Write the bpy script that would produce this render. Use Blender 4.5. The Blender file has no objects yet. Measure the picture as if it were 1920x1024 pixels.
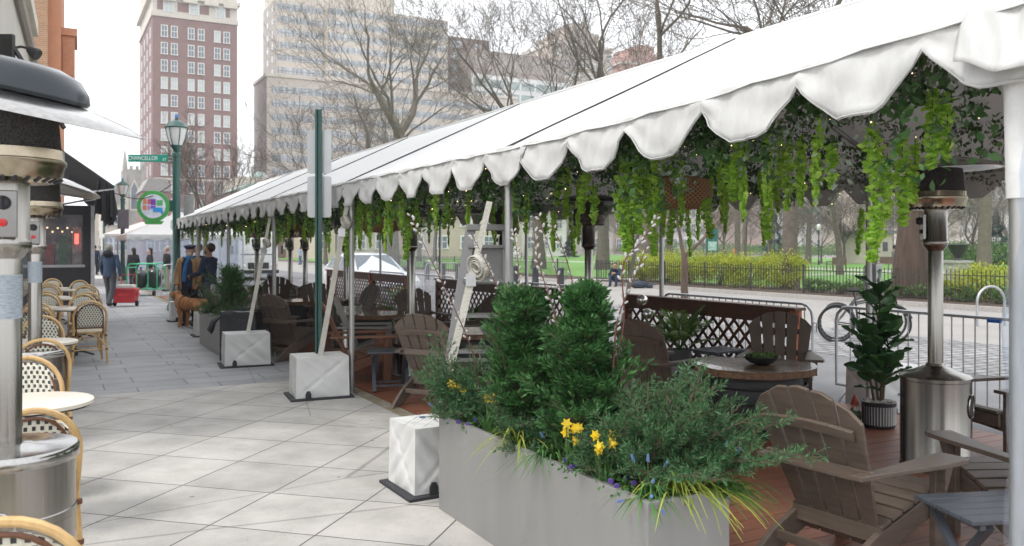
import bpy, math, random
import numpy as np
from mathutils import Vector, Matrix, Euler
random.seed(7); RNG = np.random.default_rng(7)
PI = math.pi
SC = bpy.context.scene
COL = SC.collection
# ---------------- camera geometry (metres; camera at origin, eye 1.68 m) ------------
H = 1.68; F = 1600.0; HY = 462.0
C0 = Vector((1.74, 2.99, 0)); U = Vector((-.4769, .879, 0)); V = Vector((.879, .4769, 0))
ANG = math.atan2(V.y, V.x)          # rotation that maps local x->V, local y->U
def TU(t, v, z=0): return Vector((C0.x + U.x*t + V.x*v, C0.y + U.y*t + V.y*v, z))
def G(px, py, z=0):
    Y = (H - z)*F/(py - HY); return Vector(((px-960)*Y/F, Y, z))
def W(px, py, Y): return Vector(((px-960)*Y/F, Y, H - (py-HY)*Y/F))
def RV(px, v, z=0):
    k = (px-960)/F; Y = (v+2.956)/(.879*k+.4769); return Vector((k*Y, Y, z))
def tv(p):
    d = Vector((p.x, p.y, 0)) - C0; return d.dot(U), d.dot(V)
# ---------------- materials ----------------
MC = {}
def mt(name, col, rough=.6, metal=0., var=.15, scale=6., bump=.0, bscale=None, col2=None, stretch=None, emit=0, trans=0., sheen=0., spec=None, coat=0., ao=None):
    if name in MC: return MC[name]
    m = bpy.data.materials.new(name); m.use_nodes = True; MC[name] = m
    nt = m.node_tree; b = nt.nodes['Principled BSDF']; L = nt.links
    b.inputs['Roughness'].default_value = rough; b.inputs['Metallic'].default_value = metal
    if spec is not None: b.inputs['Specular IOR Level'].default_value = spec
    if coat: b.inputs['Coat Weight'].default_value = coat
    tc = nt.nodes.new('ShaderNodeTexCoord'); mp = nt.nodes.new('ShaderNodeMapping')
    L.new(tc.outputs['Object'], mp.inputs['Vector'])
    if stretch: mp.inputs['Scale'].default_value = stretch
    nz = nt.nodes.new('ShaderNodeTexNoise'); nz.inputs['Scale'].default_value = scale; nz.inputs['Detail'].default_value = 5; nz.inputs['Roughness'].default_value = .6
    L.new(mp.outputs[0], nz.inputs['Vector'])
    mx = nt.nodes.new('ShaderNodeMix'); mx.data_type = 'RGBA'
    a = tuple(max(0, c*(1-var)) for c in col); c2 = col2 or tuple(min(1, c*(1+var)) for c in col)
    mx.inputs[6].default_value = (*a, 1); mx.inputs[7].default_value = (*c2, 1)
    rp = nt.nodes.new('ShaderNodeMapRange'); rp.inputs[1].default_value = .3; rp.inputs[2].default_value = .7
    L.new(nz.outputs['Fac'], rp.inputs[0]); L.new(rp.outputs[0], mx.inputs[0]); L.new(mx.outputs[2], b.inputs['Base Color'])
    rr = nt.nodes.new('ShaderNodeMapRange'); rr.inputs[3].default_value = max(0, rough-.08); rr.inputs[4].default_value = min(1, rough+.1)
    L.new(nz.outputs['Fac'], rr.inputs[0]); L.new(rr.outputs[0], b.inputs['Roughness'])
    if bump:
        n2 = nz
        if bscale:
            n2 = nt.nodes.new('ShaderNodeTexNoise'); n2.inputs['Scale'].default_value = bscale; n2.inputs['Detail'].default_value = 4
            L.new(mp.outputs[0], n2.inputs['Vector'])
        bp = nt.nodes.new('ShaderNodeBump'); bp.inputs['Strength'].default_value = bump; bp.inputs['Distance'].default_value = .02
        L.new(n2.outputs['Fac'], bp.inputs['Height']); L.new(bp.outputs[0], b.inputs['Normal'])
    if emit:
        b.inputs['Emission Color'].default_value = (*col, 1); b.inputs['Emission Strength'].default_value = emit
    if trans:
        tr = nt.nodes.new('ShaderNodeBsdfTranslucent'); ms = nt.nodes.new('ShaderNodeMixShader'); ms.inputs[0].default_value = trans
        L.new(mx.outputs[2], tr.inputs['Color']); L.new(b.outputs[0], ms.inputs[1]); L.new(tr.outputs[0], ms.inputs[2])
        L.new(ms.outputs[0], nt.nodes['Material Output'].inputs['Surface'])
    return m
def leafmat(name, c1, c2, trans=.25, rough=.5):
    """leaf colour varies from leaf to leaf (random per island)"""
    if name in MC: return MC[name]
    m = bpy.data.materials.new(name); m.use_nodes = True; MC[name] = m
    nt = m.node_tree; b = nt.nodes['Principled BSDF']; L = nt.links
    g = nt.nodes.new('ShaderNodeNewGeometry'); mx = nt.nodes.new('ShaderNodeMix'); mx.data_type = 'RGBA'
    mx.inputs[6].default_value = (*c1, 1); mx.inputs[7].default_value = (*c2, 1)
    L.new(g.outputs['Random Per Island'], mx.inputs[0]); L.new(mx.outputs[2], b.inputs['Base Color'])
    b.inputs['Roughness'].default_value = rough; b.inputs['Specular IOR Level'].default_value = .28
    tr = nt.nodes.new('ShaderNodeBsdfTranslucent'); ms = nt.nodes.new('ShaderNodeMixShader'); ms.inputs[0].default_value = trans
    L.new(mx.outputs[2], tr.inputs['Color']); L.new(b.outputs[0], ms.inputs[1]); L.new(tr.outputs[0], ms.inputs[2])
    L.new(ms.outputs[0], nt.nodes['Material Output'].inputs['Surface'])
    return m
def brickmat(name, c1, c2, mortar, bw, bh, ms=.01, offset=.5, rot=0., loc=(0,0,0), rough=.8, bump=.3, stain=.25, space='Object', vertical=False, stainscale=1.2, spots=False):
    if name in MC: return MC[name]
    m = bpy.data.materials.new(name); m.use_nodes = True; MC[name] = m
    nt = m.node_tree; b = nt.nodes['Principled BSDF']; L = nt.links
    tc = nt.nodes.new('ShaderNodeTexCoord'); mp = nt.nodes.new('ShaderNodeMapping'); mp.vector_type = 'POINT'
    L.new(tc.outputs[space], mp.inputs['Vector'])
    mp.inputs['Rotation'].default_value = (0, 0, rot); mp.inputs['Location'].default_value = loc
    vec = mp.outputs[0]
    if vertical:   # wall: x+y along the wall, z up
        sp = nt.nodes.new('ShaderNodeSeparateXYZ'); cb = nt.nodes.new('ShaderNodeCombineXYZ'); ad = nt.nodes.new('ShaderNodeMath')
        L.new(vec, sp.inputs[0]); L.new(sp.outputs[0], ad.inputs[0]); L.new(sp.outputs[1], ad.inputs[1])
        L.new(ad.outputs[0], cb.inputs[0]); L.new(sp.outputs[2], cb.inputs[1]); vec = cb.outputs[0]
    wob = nt.nodes.new('ShaderNodeTexNoise'); wob.inputs['Scale'].default_value = 3.; wob.inputs['Detail'].default_value = 2
    L.new(vec, wob.inputs['Vector'])
    va = nt.nodes.new('ShaderNodeVectorMath'); va.operation = 'MULTIPLY_ADD'; va.inputs[1].default_value = (.012,)*3
    L.new(wob.outputs['Color'], va.inputs[0]); L.new(vec, va.inputs[2])
    br = nt.nodes.new('ShaderNodeTexBrick'); br.offset = offset; br.squash = 1
    br.inputs['Color1'].default_value = (*c1, 1); br.inputs['Color2'].default_value = (*c2, 1); br.inputs['Mortar'].default_value = (*mortar, 1)
    br.inputs['Scale'].default_value = 1; br.inputs['Mortar Size'].default_value = ms; br.inputs['Brick Width'].default_value = bw; br.inputs['Row Height'].default_value = bh
    br.inputs['Mortar Smooth'].default_value = .1
    L.new(va.outputs[0] if not vertical else vec, br.inputs['Vector'])
    n1 = nt.nodes.new('ShaderNodeTexNoise'); n1.inputs['Scale'].default_value = stainscale; n1.inputs['Detail'].default_value = 8; n1.inputs['Roughness'].default_value = .65
    L.new(vec, n1.inputs['Vector'])
    r1 = nt.nodes.new('ShaderNodeMapRange'); r1.inputs[1].default_value = .35; r1.inputs[2].default_value = .72; r1.inputs[3].default_value = 1+stain*.3; r1.inputs[4].default_value = 1-stain
    L.new(n1.outputs['Fac'], r1.inputs[0])
    n2 = nt.nodes.new('ShaderNodeTexNoise'); n2.inputs['Scale'].default_value = 60; n2.inputs['Detail'].default_value = 4
    L.new(vec, n2.inputs['Vector'])
    r2 = nt.nodes.new('ShaderNodeMapRange'); r2.inputs[3].default_value = .86; r2.inputs[4].default_value = 1.12
    L.new(n2.outputs['Fac'], r2.inputs[0])
    mm = nt.nodes.new('ShaderNodeMath'); mm.operation = 'MULTIPLY'; L.new(r1.outputs[0], mm.inputs[0]); L.new(r2.outputs[0], mm.inputs[1])
    if spots:   # gum spots and hairline cracks
        vo = nt.nodes.new('ShaderNodeTexVoronoi'); vo.inputs['Scale'].default_value = 2.6; L.new(vec, vo.inputs['Vector'])
        rs_ = nt.nodes.new('ShaderNodeMapRange'); rs_.inputs[1].default_value = .035; rs_.inputs[2].default_value = .06; rs_.inputs[3].default_value = .55; rs_.inputs[4].default_value = 1; L.new(vo.outputs['Distance'], rs_.inputs[0])
        v2 = nt.nodes.new('ShaderNodeTexVoronoi'); v2.inputs['Scale'].default_value = 11; L.new(vec, v2.inputs['Vector'])
        r4 = nt.nodes.new('ShaderNodeMapRange'); r4.inputs[1].default_value = .05; r4.inputs[2].default_value = .08; r4.inputs[3].default_value = .72; r4.inputs[4].default_value = 1; L.new(v2.outputs['Distance'], r4.inputs[0])
        ve = nt.nodes.new('ShaderNodeTexVoronoi'); ve.feature = 'DISTANCE_TO_EDGE'; ve.inputs['Scale'].default_value = .38; L.new(va.outputs[0], ve.inputs['Vector'])
        r5 = nt.nodes.new('ShaderNodeMapRange'); r5.inputs[1].default_value = .0; r5.inputs[2].default_value = .0035; r5.inputs[3].default_value = .55; r5.inputs[4].default_value = 1; L.new(ve.outputs['Distance'], r5.inputs[0])
        for q in (rs_, r4, r5):
            m9 = nt.nodes.new('ShaderNodeMath'); m9.operation = 'MULTIPLY'; L.new(mm.outputs[0], m9.inputs[0]); L.new(q.outputs[0], m9.inputs[1]); mm = m9
    mu = nt.nodes.new('ShaderNodeVectorMath'); mu.operation = 'SCALE'; L.new(br.outputs['Color'], mu.inputs[0]); L.new(mm.outputs[0], mu.inputs['Scale'])
    L.new(mu.outputs[0], b.inputs['Base Color'])
    b.inputs['Roughness'].default_value = rough
    if bump:
        sb = nt.nodes.new('ShaderNodeMath'); sb.operation = 'MULTIPLY_ADD'; sb.inputs[1].default_value = -1.; L.new(br.outputs['Fac'], sb.inputs[0]); 
        k = nt.nodes.new('ShaderNodeMath'); k.operation = 'MULTIPLY'; k.inputs[1].default_value = .5; L.new(n2.outputs['Fac'], k.inputs[0]); L.new(k.outputs[0], sb.inputs[2])
        bp = nt.nodes.new('ShaderNodeBump'); bp.inputs['Strength'].default_value = bump; bp.inputs['Distance'].default_value = .008
        L.new(sb.outputs[0], bp.inputs['Height']); L.new(bp.outputs[0], b.inputs['Normal'])
    return m
def glassmat(name, tint=(.9,.95,1), alpha=.1, rough=.05, milky=0.):
    """thin clear sheet: see-through film with a faint milky veil and glossy highlights at grazing angles"""
    if name in MC: return MC[name]
    m = bpy.data.materials.new(name); m.use_nodes = True; MC[name] = m
    nt = m.node_tree; L = nt.links; N = nt.nodes.new; nt.nodes.remove(nt.nodes['Principled BSDF'])
    tr = N('ShaderNodeBsdfTransparent'); tr.inputs[0].default_value = (*tint,1); gl = N('ShaderNodeBsdfGlossy'); gl.inputs['Roughness'].default_value = rough
    df = N('ShaderNodeBsdfTranslucent'); df.inputs[0].default_value = (.8,.83,.9,1); d2 = N('ShaderNodeBsdfDiffuse'); d2.inputs[0].default_value = (.8,.83,.9,1)
    ad = N('ShaderNodeMixShader'); L.new(df.outputs[0], ad.inputs[1]); L.new(d2.outputs[0], ad.inputs[2])
    tc = N('ShaderNodeTexCoord'); mp = N('ShaderNodeMapping'); mp.inputs['Scale'].default_value = (3,3,.6); nz = N('ShaderNodeTexNoise'); nz.inputs['Scale'].default_value = 2.2; nz.inputs['Detail'].default_value = 2
    L.new(tc.outputs['Object'], mp.inputs[0]); L.new(mp.outputs[0], nz.inputs['Vector'])
    bp = N('ShaderNodeBump'); bp.inputs['Strength'].default_value = .12; bp.inputs['Distance'].default_value = .05; L.new(nz.outputs['Fac'], bp.inputs['Height']); L.new(bp.outputs[0], gl.inputs['Normal'])
    fr = N('ShaderNodeFresnel'); fr.inputs[0].default_value = 1.25; L.new(bp.outputs[0], fr.inputs['Normal'])
    m1 = N('ShaderNodeMixShader'); m1.inputs[0].default_value = alpha; L.new(tr.outputs[0], m1.inputs[1]); L.new(ad.outputs[0], m1.inputs[2])
    m2 = N('ShaderNodeMixShader'); mn=N('ShaderNodeMath'); mn.operation='MINIMUM'; mn.inputs[1].default_value=.10; L.new(fr.outputs[0], mn.inputs[0]); L.new(mn.outputs[0], m2.inputs[0]); L.new(m1.outputs[0], m2.inputs[1]); L.new(gl.outputs[0], m2.inputs[2])
    L.new(m2.outputs[0], nt.nodes['Material Output'].inputs['Surface'])
    return m
# ---------------- mesh builder ----------------
class MB:
    def __init__(s): s.v = []; s.f = []; s.mi = []; s.m = 0; s.M = None
    def add(s, vs, fs):
        o = len(s.v)
        if s.M is not None: vs = [s.M @ Vector(p) for p in vs]
        s.v += [tuple(p) for p in vs]; s.f += [tuple(i+o for i in f) for f in fs]; s.mi += [s.m]*len(fs); return s
    def box(s, a, b):
        x0,y0,z0 = a; x1,y1,z1 = b
        return s.add([(x0,y0,z0),(x1,y0,z0),(x1,y1,z0),(x0,y1,z0),(x0,y0,z1),(x1,y0,z1),(x1,y1,z1),(x0,y1,z1)],
                     [(3,2,1,0),(4,5,6,7),(0,1,5,4),(1,2,6,5),(2,3,7,6),(3,0,4,7)])
    def cbox(s, c, d, R=None):
        vs = [Vector((sx*d[0]/2, sy*d[1]/2, sz*d[2]/2)) for sz in (-1,1) for sx, sy in ((-1,-1),(1,-1),(1,1),(-1,1))]
        if R is not None: vs = [R @ p for p in vs]
        return s.add([Vector(c)+p for p in vs], [(3,2,1,0),(4,5,6,7),(0,1,5,4),(1,2,6,5),(2,3,7,6),(3,0,4,7)])
    def beam(s, p, q, w, h, up=(0,0,1)):
        """box bar from p to q, width w, height h"""
        p = Vector(p); q = Vector(q); d = (q-p).normalized(); x = d.cross(Vector(up))
        x = x.normalized() if x.length > 1e-4 else Vector((1,0,0)); y = x.cross(d).normalized()
        vs = [e + x*sx*w/2 + y*sy*h/2 for e in (p, q) for sx, sy in ((-1,-1),(1,-1),(1,1),(-1,1))]
        return s.add(vs, [(0,1,2,3),(7,6,5,4),(0,4,5,1),(1,5,6,2),(2,6,7,3),(3,7,4,0)])
    def path(s, pts, r, n=8, caps=True, closed=False):
        pts = [Vector(p) for p in pts]; N = len(pts); rs = r if hasattr(r, '__len__') else [r]*N
        vs = []; fs = []; prev = None
        for i, p in enumerate(pts):
            a = pts[(i-1) % N] if (i or closed) else p; b = pts[(i+1) % N] if (i < N-1 or closed) else p
            d = (b-a); d = d.normalized() if d.length > 1e-9 else Vector((0,0,1))
            if prev is None:
                x = d.orthogonal().normalized()
            else:
                x = prev - d*prev.dot(d); x = x.normalized() if x.length > 1e-6 else d.orthogonal().normalized()
            prev = x; y = d.cross(x)
            for k in range(n):
                a2 = 2*PI*k/n; vs.append(p + (x*math.cos(a2)+y*math.sin(a2))*rs[i])
        R = N if closed else N-1
        for i in range(R):
            j = (i+1) % N
            for k in range(n): fs.append((i*n+k, i*n+(k+1)%n, j*n+(k+1)%n, j*n+k))
        if caps and not closed and n > 2: fs.append(tuple(range(n-1,-1,-1))); fs.append(tuple((N-1)*n+k for k in range(n)))
        return s.add(vs, fs)
    def tube(s, p, q, r0, r1=None, n=10): return s.path([p, q], [r0, r0 if r1 is None else r1], n)
    def lathe(s, prof, n=24, c=(0,0,0), axis=None):
        """profile [(r,z)...] around z"""
        vs = []; fs = []; c = Vector(c)
        for r, z in prof:
            for k in range(n):
                a = 2*PI*k/n; p = Vector((r*math.cos(a), r*math.sin(a), z)); p = (axis @ p) if axis is not None else p; vs.append(c+p)
        for i in range(len(prof)-1):
            for k in range(n): fs.append((i*n+k, i*n+(k+1)%n, (i+1)*n+(k+1)%n, (i+1)*n+k))
        if prof[0][0] > 1e-6: fs.append(tuple(range(n-1,-1,-1)))
        if prof[-1][0] > 1e-6: fs.append(tuple((len(prof)-1)*n+k for k in range(n)))
        return s.add(vs, fs)
    def ell(s, c, r, n=12, m=8, R=None):
        vs = []; fs = []; c = Vector(c)
        for i in range(m+1):
            th = PI*i/m
            for k in range(n):
                a = 2*PI*k/n; p = Vector((r[0]*math.sin(th)*math.cos(a), r[1]*math.sin(th)*math.sin(a), -r[2]*math.cos(th)))
                if R is not None: p = R @ p
                vs.append(c+p)
        for i in range(m):
            for k in range(n): fs.append((i*n+k, i*n+(k+1)%n, (i+1)*n+(k+1)%n, (i+1)*n+k))
        return s.add(vs, fs)
    def prism(s, outline, a, b, axis='x'):
        """outline in the plane across axis, extruded from a to b"""
        n = len(outline)
        def P(u, v, w): return {'x': (w,u,v), 'y': (u,w,v), 'z': (u,v,w)}[axis]
        vs = [P(u,v,a) for u,v in outline] + [P(u,v,b) for u,v in outline]
        fs = [tuple(range(n-1,-1,-1)), tuple(range(n,2*n))] + [(i,(i+1)%n,n+(i+1)%n,n+i) for i in range(n)]
        return s.add(vs, fs)
    def build(s, name, mats, parent=None, smooth=False, bevel=0, loc=None, rot=None):
        me = bpy.data.meshes.new(name); me.from_pydata(s.v, [], s.f)
        for m in (mats if isinstance(mats, (list, tuple)) else [mats]): (me.materials.append(m) if m else None)
        if any(s.mi): me.polygons.foreach_set('material_index', s.mi)
        if smooth: me.polygons.foreach_set('use_smooth', [True]*len(s.f))
        me.validate(); me.update()
        import bmesh
        if len(s.f) < 60000:
            bm = bmesh.new(); bm.from_mesh(me); bmesh.ops.recalc_face_normals(bm, faces=bm.faces); bm.to_mesh(me); bm.free()
        if smooth:
            try: me.set_sharp_from_angle(angle=math.radians(42))
            except Exception: pass
        o = bpy.data.objects.new(name, me); COL.objects.link(o)
        if parent: o.parent = parent
        if loc is not None: o.location = loc
        if rot is not None: o.rotation_euler = rot
        if bevel:
            md = o.modifiers.new('bevel', 'BEVEL'); md.width = bevel; md.segments = 2; md.limit_method = 'ANGLE'
        return o
def tag(o, label=None, cat=None, group=None, kind=None):
    if label: o['label'] = label
    if cat: o['category'] = cat
    if group: o['group'] = group
    if kind: o['kind'] = kind
    return o
def thing(name, label, cat, loc=(0,0,0), rz=0, group=None):
    o = bpy.data.objects.new(name, None); COL.objects.link(o); o.location = loc; o.rotation_euler = (0,0,rz); o.empty_display_size = .1
    return tag(o, label, cat, group)
def dup(o, loc, rz=None, label=None, parent=None, scale=None):
    c = o.copy(); COL.objects.link(c)
    if parent is not None: c.parent = parent
    if parent is None:
        c.location = loc
        if rz is not None: c.rotation_euler = (0,0,rz)
        if label: c['label'] = label
        if scale: c.scale = scale if hasattr(scale,'__len__') else (scale,)*3
    for ch in list(KIDS.get(o.name, [])): dup(ch, None, parent=c)
    return c
KIDS = {}
def index_kids():
    KIDS.clear()
    for o in bpy.data.objects:
        if o.parent: KIDS.setdefault(o.parent.name, []).append(o)
def leaves(name, P, D, S, mat, parent=None, aspect=.5, fold=False, up=None, extra=None):
    """many small leaf-shaped quads: P centres (n,3), D long axes (n,3), S lengths (n)"""
    P = np.asarray(P, float); D = np.asarray(D, float); S = np.asarray(S, float); n = len(P)
    D = D/np.maximum(np.linalg.norm(D, axis=1, keepdims=True), 1e-6)
    R = RNG.normal(size=(n,3)) if up is None else np.asarray(up, float) + RNG.normal(size=(n,3))*.3
    X = np.cross(D, R); X /= np.maximum(np.linalg.norm(X, axis=1, keepdims=True), 1e-6)
    L = S[:,None]; A = X*(L*aspect/2)
    if fold:
        N = np.cross(X, D); lift = N*(L*.12)
        v = np.stack([P-D*L/2, P+A-D*L*.05+lift, P+A*.75+D*L*.25+lift, P+D*L/2, P-A*.75+D*L*.25+lift, P-A-D*L*.05+lift], 1).reshape(-1,3); k = 6
    else:
        v = np.stack([P-D*L/2, P+A, P+D*L/2, P-A], 1).reshape(-1,3); k = 4
    me = bpy.data.meshes.new(name); me.vertices.add(n*k); me.vertices.foreach_set('co', v.astype(np.float32).ravel())
    me.loops.add(n*k); me.loops.foreach_set('vertex_index', np.arange(n*k, dtype=np.int32))
    me.polygons.add(n); me.polygons.foreach_set('loop_start', (np.arange(n)*k).astype(np.int32))
    me.materials.append(mat); me.update(calc_edges=True)
    o = bpy.data.objects.new(name, me); COL.objects.link(o)
    if parent: o.parent = parent
    return o
def sheet(name, corners, mat, z=0, kind='structure'):
    b = MB(); b.add([(p[0],p[1],z) for p in corners], [tuple(range(len(corners)))])
    o = b.build(name, mat); tag(o, kind=kind); return o
def text(s, size, mat, parent, loc, rot=(PI/2,0,0), name='lettering', ext=.002, align='CENTER'):
    cu = bpy.data.curves.new(name, 'FONT'); cu.body = s; cu.size = size; cu.extrude = ext; cu.align_x = align; cu.align_y = 'CENTER'; cu.resolution_u = 3
    o = bpy.data.objects.new(name, cu); COL.objects.link(o); cu.materials.append(mat); me = bpy.data.meshes.new_from_object(o); bpy.data.objects.remove(o); o = bpy.data.objects.new(name, me); COL.objects.link(o); o.parent = parent; o.location = loc; o.rotation_euler = rot
    return o
# ---------------- camera, light ----------------
cam = bpy.data.cameras.new('camera'); co = bpy.data.objects.new('camera', cam); COL.objects.link(co); SC.camera = co
cam.sensor_width = 36; cam.lens = 30; cam.shift_y = -50/1920; cam.clip_end = 2000; cam.clip_start = .05
co.location = (0,0,H); co.rotation_euler = (PI/2,0,0)
cam.dof.use_dof = True; cam.dof.focus_distance = 6.0; cam.dof.aperture_fstop = 4.5
SUN_EL, SUN_AZ = math.radians(58), math.radians(-120)
w = bpy.data.worlds.new('World'); SC.world = w; w.use_nodes = True; nt = w.node_tree; bg = nt.nodes['Background']
sky = nt.nodes.new('ShaderNodeTexSky'); sky.sky_type = 'NISHITA'; sky.sun_disc = False; sky.sun_elevation = SUN_EL; sky.sun_rotation = SUN_AZ; sky.dust_density = 4; sky.air_density = 1
hs = nt.nodes.new('ShaderNodeHueSaturation'); hs.inputs['Saturation'].default_value = .25; nt.links.new(sky.outputs[0], hs.inputs['Color'])
mx = nt.nodes.new('ShaderNodeMix'); mx.data_type = 'RGBA'; mx.inputs[0].default_value = .8; mx.inputs[7].default_value = (7.6,7.8,8.1,1)   # cloud deck
nt.links.new(hs.outputs[0], mx.inputs[6]); nt.links.new(mx.outputs[2], bg.inputs['Color']); bg.inputs['Strength'].default_value = .13
sl = bpy.data.lights.new('sun', 'SUN'); so = bpy.data.objects.new('sun', sl); COL.objects.link(so); sl.energy = 1.0; sl.angle = math.radians(14); sl.color = (1,.96,.9)
sd = Vector((math.cos(SUN_EL)*math.sin(SUN_AZ), math.cos(SUN_EL)*math.cos(SUN_AZ), math.sin(SUN_EL)))
so.rotation_euler = sd.to_track_quat('Z','Y').to_euler(); so.location = (0,0,30)
SC.view_settings.view_transform = 'Standard'; SC.view_settings.look = 'None'; SC.view_settings.exposure = 1.0; SC.view_settings.gamma = 1
SC.cycles.max_bounces = 8; SC.cycles.transparent_max_bounces = 16; SC.cycles.diffuse_bounces = 3; SC.cycles.glossy_bounces = 3
try: SC.cycles.use_denoising = True
except Exception: pass
# ---------------- ground ----------------
asph = mt('asphalt', (.17,.17,.175), .85, var=.18, scale=1.1, bump=.25, bscale=90)
road2 = mt('worn_asphalt', (.30,.285,.27), .85, var=.12, scale=.6, bump=.2, bscale=60)
conc = brickmat('concrete_slabs', (.47,.45,.42), (.40,.385,.36), (.11,.10,.095), .7, .7, ms=.006, offset=0, rot=math.radians(15.0), loc=(-.417,-5.9,0), stain=.40, rough=.75, spots=True)
blue = brickmat('bluestone', (.345,.35,.36), (.285,.29,.30), (.11,.11,.11), .92, .46, ms=.007, offset=.37, rot=-ANG, stain=.3, rough=.65, stainscale=.8, spots=True)
cob = brickmat('cobbles', (.36,.355,.36), (.22,.22,.225), (.09,.088,.085), .34, .21, ms=.024, offset=.5, rot=-ANG, stain=.3, bump=1.)
soil = mt('soil', (.085,.06,.045), .95, var=.35, scale=9, bump=.8, bscale=40)
curbm = mt('granite', (.36,.34,.32), .8, var=.2, scale=14, bump=.15)
ST = -.14
def strip(name, t0, t1, v0, v1, z, mat): return sheet(name, [TU(t0,v0), TU(t0,v1), TU(t1,v1), TU(t1,v0)], mat, z)
g = sheet('ground', [(-900,-300),(900,-300),(900,900),(-900,900)], mt('far_ground', (.2,.19,.18), .95), -.30)
strip('road', -40, 120, .30, 20.0, ST, asph)
strip('road_lane', -40, 120, 12.4, 19.99, ST+.004, road2)
strip('cobblestones', -40, 45, 8.6, 12.4, ST+.006, cob)
b = MB()   # sidewalk slabs: real step down to the road
def slab(name, t0, t1, v0, v1, z, mat, zb=-.3):
    bb = MB(); pts = [TU(t0,v0), TU(t0,v1), TU(t1,v1), TU(t1,v0)]
    bb.add([(p.x,p.y,zb) for p in pts]+[(p.x,p.y,z) for p in pts], [(3,2,1,0),(4,5,6,7),(0,1,5,4),(1,2,6,5),(2,3,7,6),(3,0,4,7)])
    return tag(bb.build(name, mat), kind='structure')
slab('sidewalk', -8, 8.9, -9, .10, 0, conc)
slab('sidewalk_paving', 8.9, 120, -9, .10, 0, blue)
ykerb = mt('kerb_yellow_paint', (.36,.25,.07), .8, var=.55, scale=7, col2=(.30,.28,.25))
slab('kerb', -8, 120, .10, .26, 0.001, ykerb)
slab('park_kerb', -60, 33.2, 20.0, 20.25, 0, curbm); slab('park_kerb', 35.2, 140, 20.0, 20.25, 0, curbm); slab('park_kerb', 33.2, 35.2, 20.0, 20.25, -.08, curbm)
lawn = mt('lawn', (.10,.24,.045), .9, var=.25, scale=2.2, bump=.4, bscale=60, col2=(.16,.34,.06))
path = mt('park_path', (.38,.36,.33), .9, var=.1, scale=2)
slab('planting_bed', -60, 33.2, 20.25, 23.6, .02, soil); slab('planting_bed', 35.2, 140, 20.25, 23.0, .02, soil)
slab('lawn', -60, 33.2, 23.6, 46, .015, lawn); slab('lawn', 35.2, 140, 23.0, 46, .015, lawn)
slab('park_path', 33.2, 35.2, 20.25, 46, 0, path)
slab('park_path', -60, 140, 46, 49, 0.0, path); slab('lawn', -60, 140, 49, 92, .01, lawn); slab('park_path', -60,140, 92, 100, 0, path)
# far-off cross street beyond the tents
strip('cross_street', 46, 56, -30, .0, .012, road2)
for k in range(5):
    strip('crosswalk_marking', 47.0+k*.9, 47.5+k*.9, -4.0, -.2, .016, mt('road_paint', (.7,.7,.68), .7, var=.25, scale=8))
# ---------------- deck ----------------
deckm = mt('stained_deck', (.21,.070,.036), .38, var=.35, scale=3.5, stretch=(1,12,8), bump=.12, bscale=40, col2=(.29,.11,.06))
D = thing('deck', 'reddish brown timber deck under the white tent', 'deck', (C0.x,C0.y,0), ANG)
bb = MB(); rr = random.Random(3)
# planks run across the tent near the camera
t = -2.2; i = 0
while t < 29:
    wd = .137; x0 = .27
    cuts = sorted([x0, 4.46] + ([rr.uniform(1.2,2.2), rr.uniform(2.8,3.8)]))
    for a, c in zip(cuts[:-1], cuts[1:]):
        bb.box((a+.002, t, -.03), (c-.002, t+wd, .012+rr.uniform(-.0012,.0012)))
    t += wd+.006
o = bb.build('plank_floor', deckm, D)
MB().box((.27,-2.2,-.13),(4.46,29,-.031)).build('deck_base', mt('dark_wood',(.05,.03,.02),.8), D)

hzb = MB().box((-330,-30,-1.3),(420,340,75)).build('haze', None); hzb.data.materials.clear()
hm = bpy.data.materials.new('haze_air'); hm.use_nodes=True; hn=hm.node_tree; hn.nodes.remove(hn.nodes['Principled BSDF']); pv=hn.nodes.new('ShaderNodeVolumePrincipled'); pv.inputs['Density'].default_value=.0008; pv.inputs['Color'].default_value=(.93,.95,1,1); pv.inputs['Anisotropy'].default_value=.2
hn.links.new(pv.outputs[0],hn.nodes['Material Output'].inputs['Volume']); hzb.data.materials.append(hm); tag(hzb,'thin pale city haze','haze',kind='stuff')
SC.cycles.volume_bounces = 0; SC.cycles.volume_step_rate = 10
# ---------------- tent ----------------
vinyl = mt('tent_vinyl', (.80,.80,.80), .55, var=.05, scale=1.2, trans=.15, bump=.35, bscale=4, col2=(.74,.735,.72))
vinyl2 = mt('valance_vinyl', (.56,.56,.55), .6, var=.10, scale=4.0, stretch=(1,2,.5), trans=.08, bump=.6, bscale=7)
alu = mt('aluminium', (.42,.42,.41), .42, .85, var=.15, scale=20, stretch=(1,1,.15))
white = mt('white_paint', (.72,.72,.70), .5, var=.06)
lace = mt('roof_lacing', (.04,.04,.045), .9)
ZE, ZR, TW = 2.39, 3.47, 4.57
# solve ridge from the photograph: half width 2.45

S = [0, 3.83, 7.60, 11.4, 15.2, 19.0, 22.8]
T = thing('frame_tent', 'long white vinyl frame tent with scalloped edge over the deck', 'tent', (C0.x,C0.y,0), ANG)
def dz(t): return .12*max(0,1-max(t,-.2)/3.0)**1.3
def roofz(v): return ZE + (ZR-ZE)*(1-abs(v-TW/2)/(TW/2))
rr = random.Random(5)
def nz(a, b, c=0): 
    return math.sin(a*2.1+b*1.3+c)*.5+math.sin(a*5.3-b*2.2+c*2)*.3+math.sin(a*9.1+b*7+c)*.2
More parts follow.
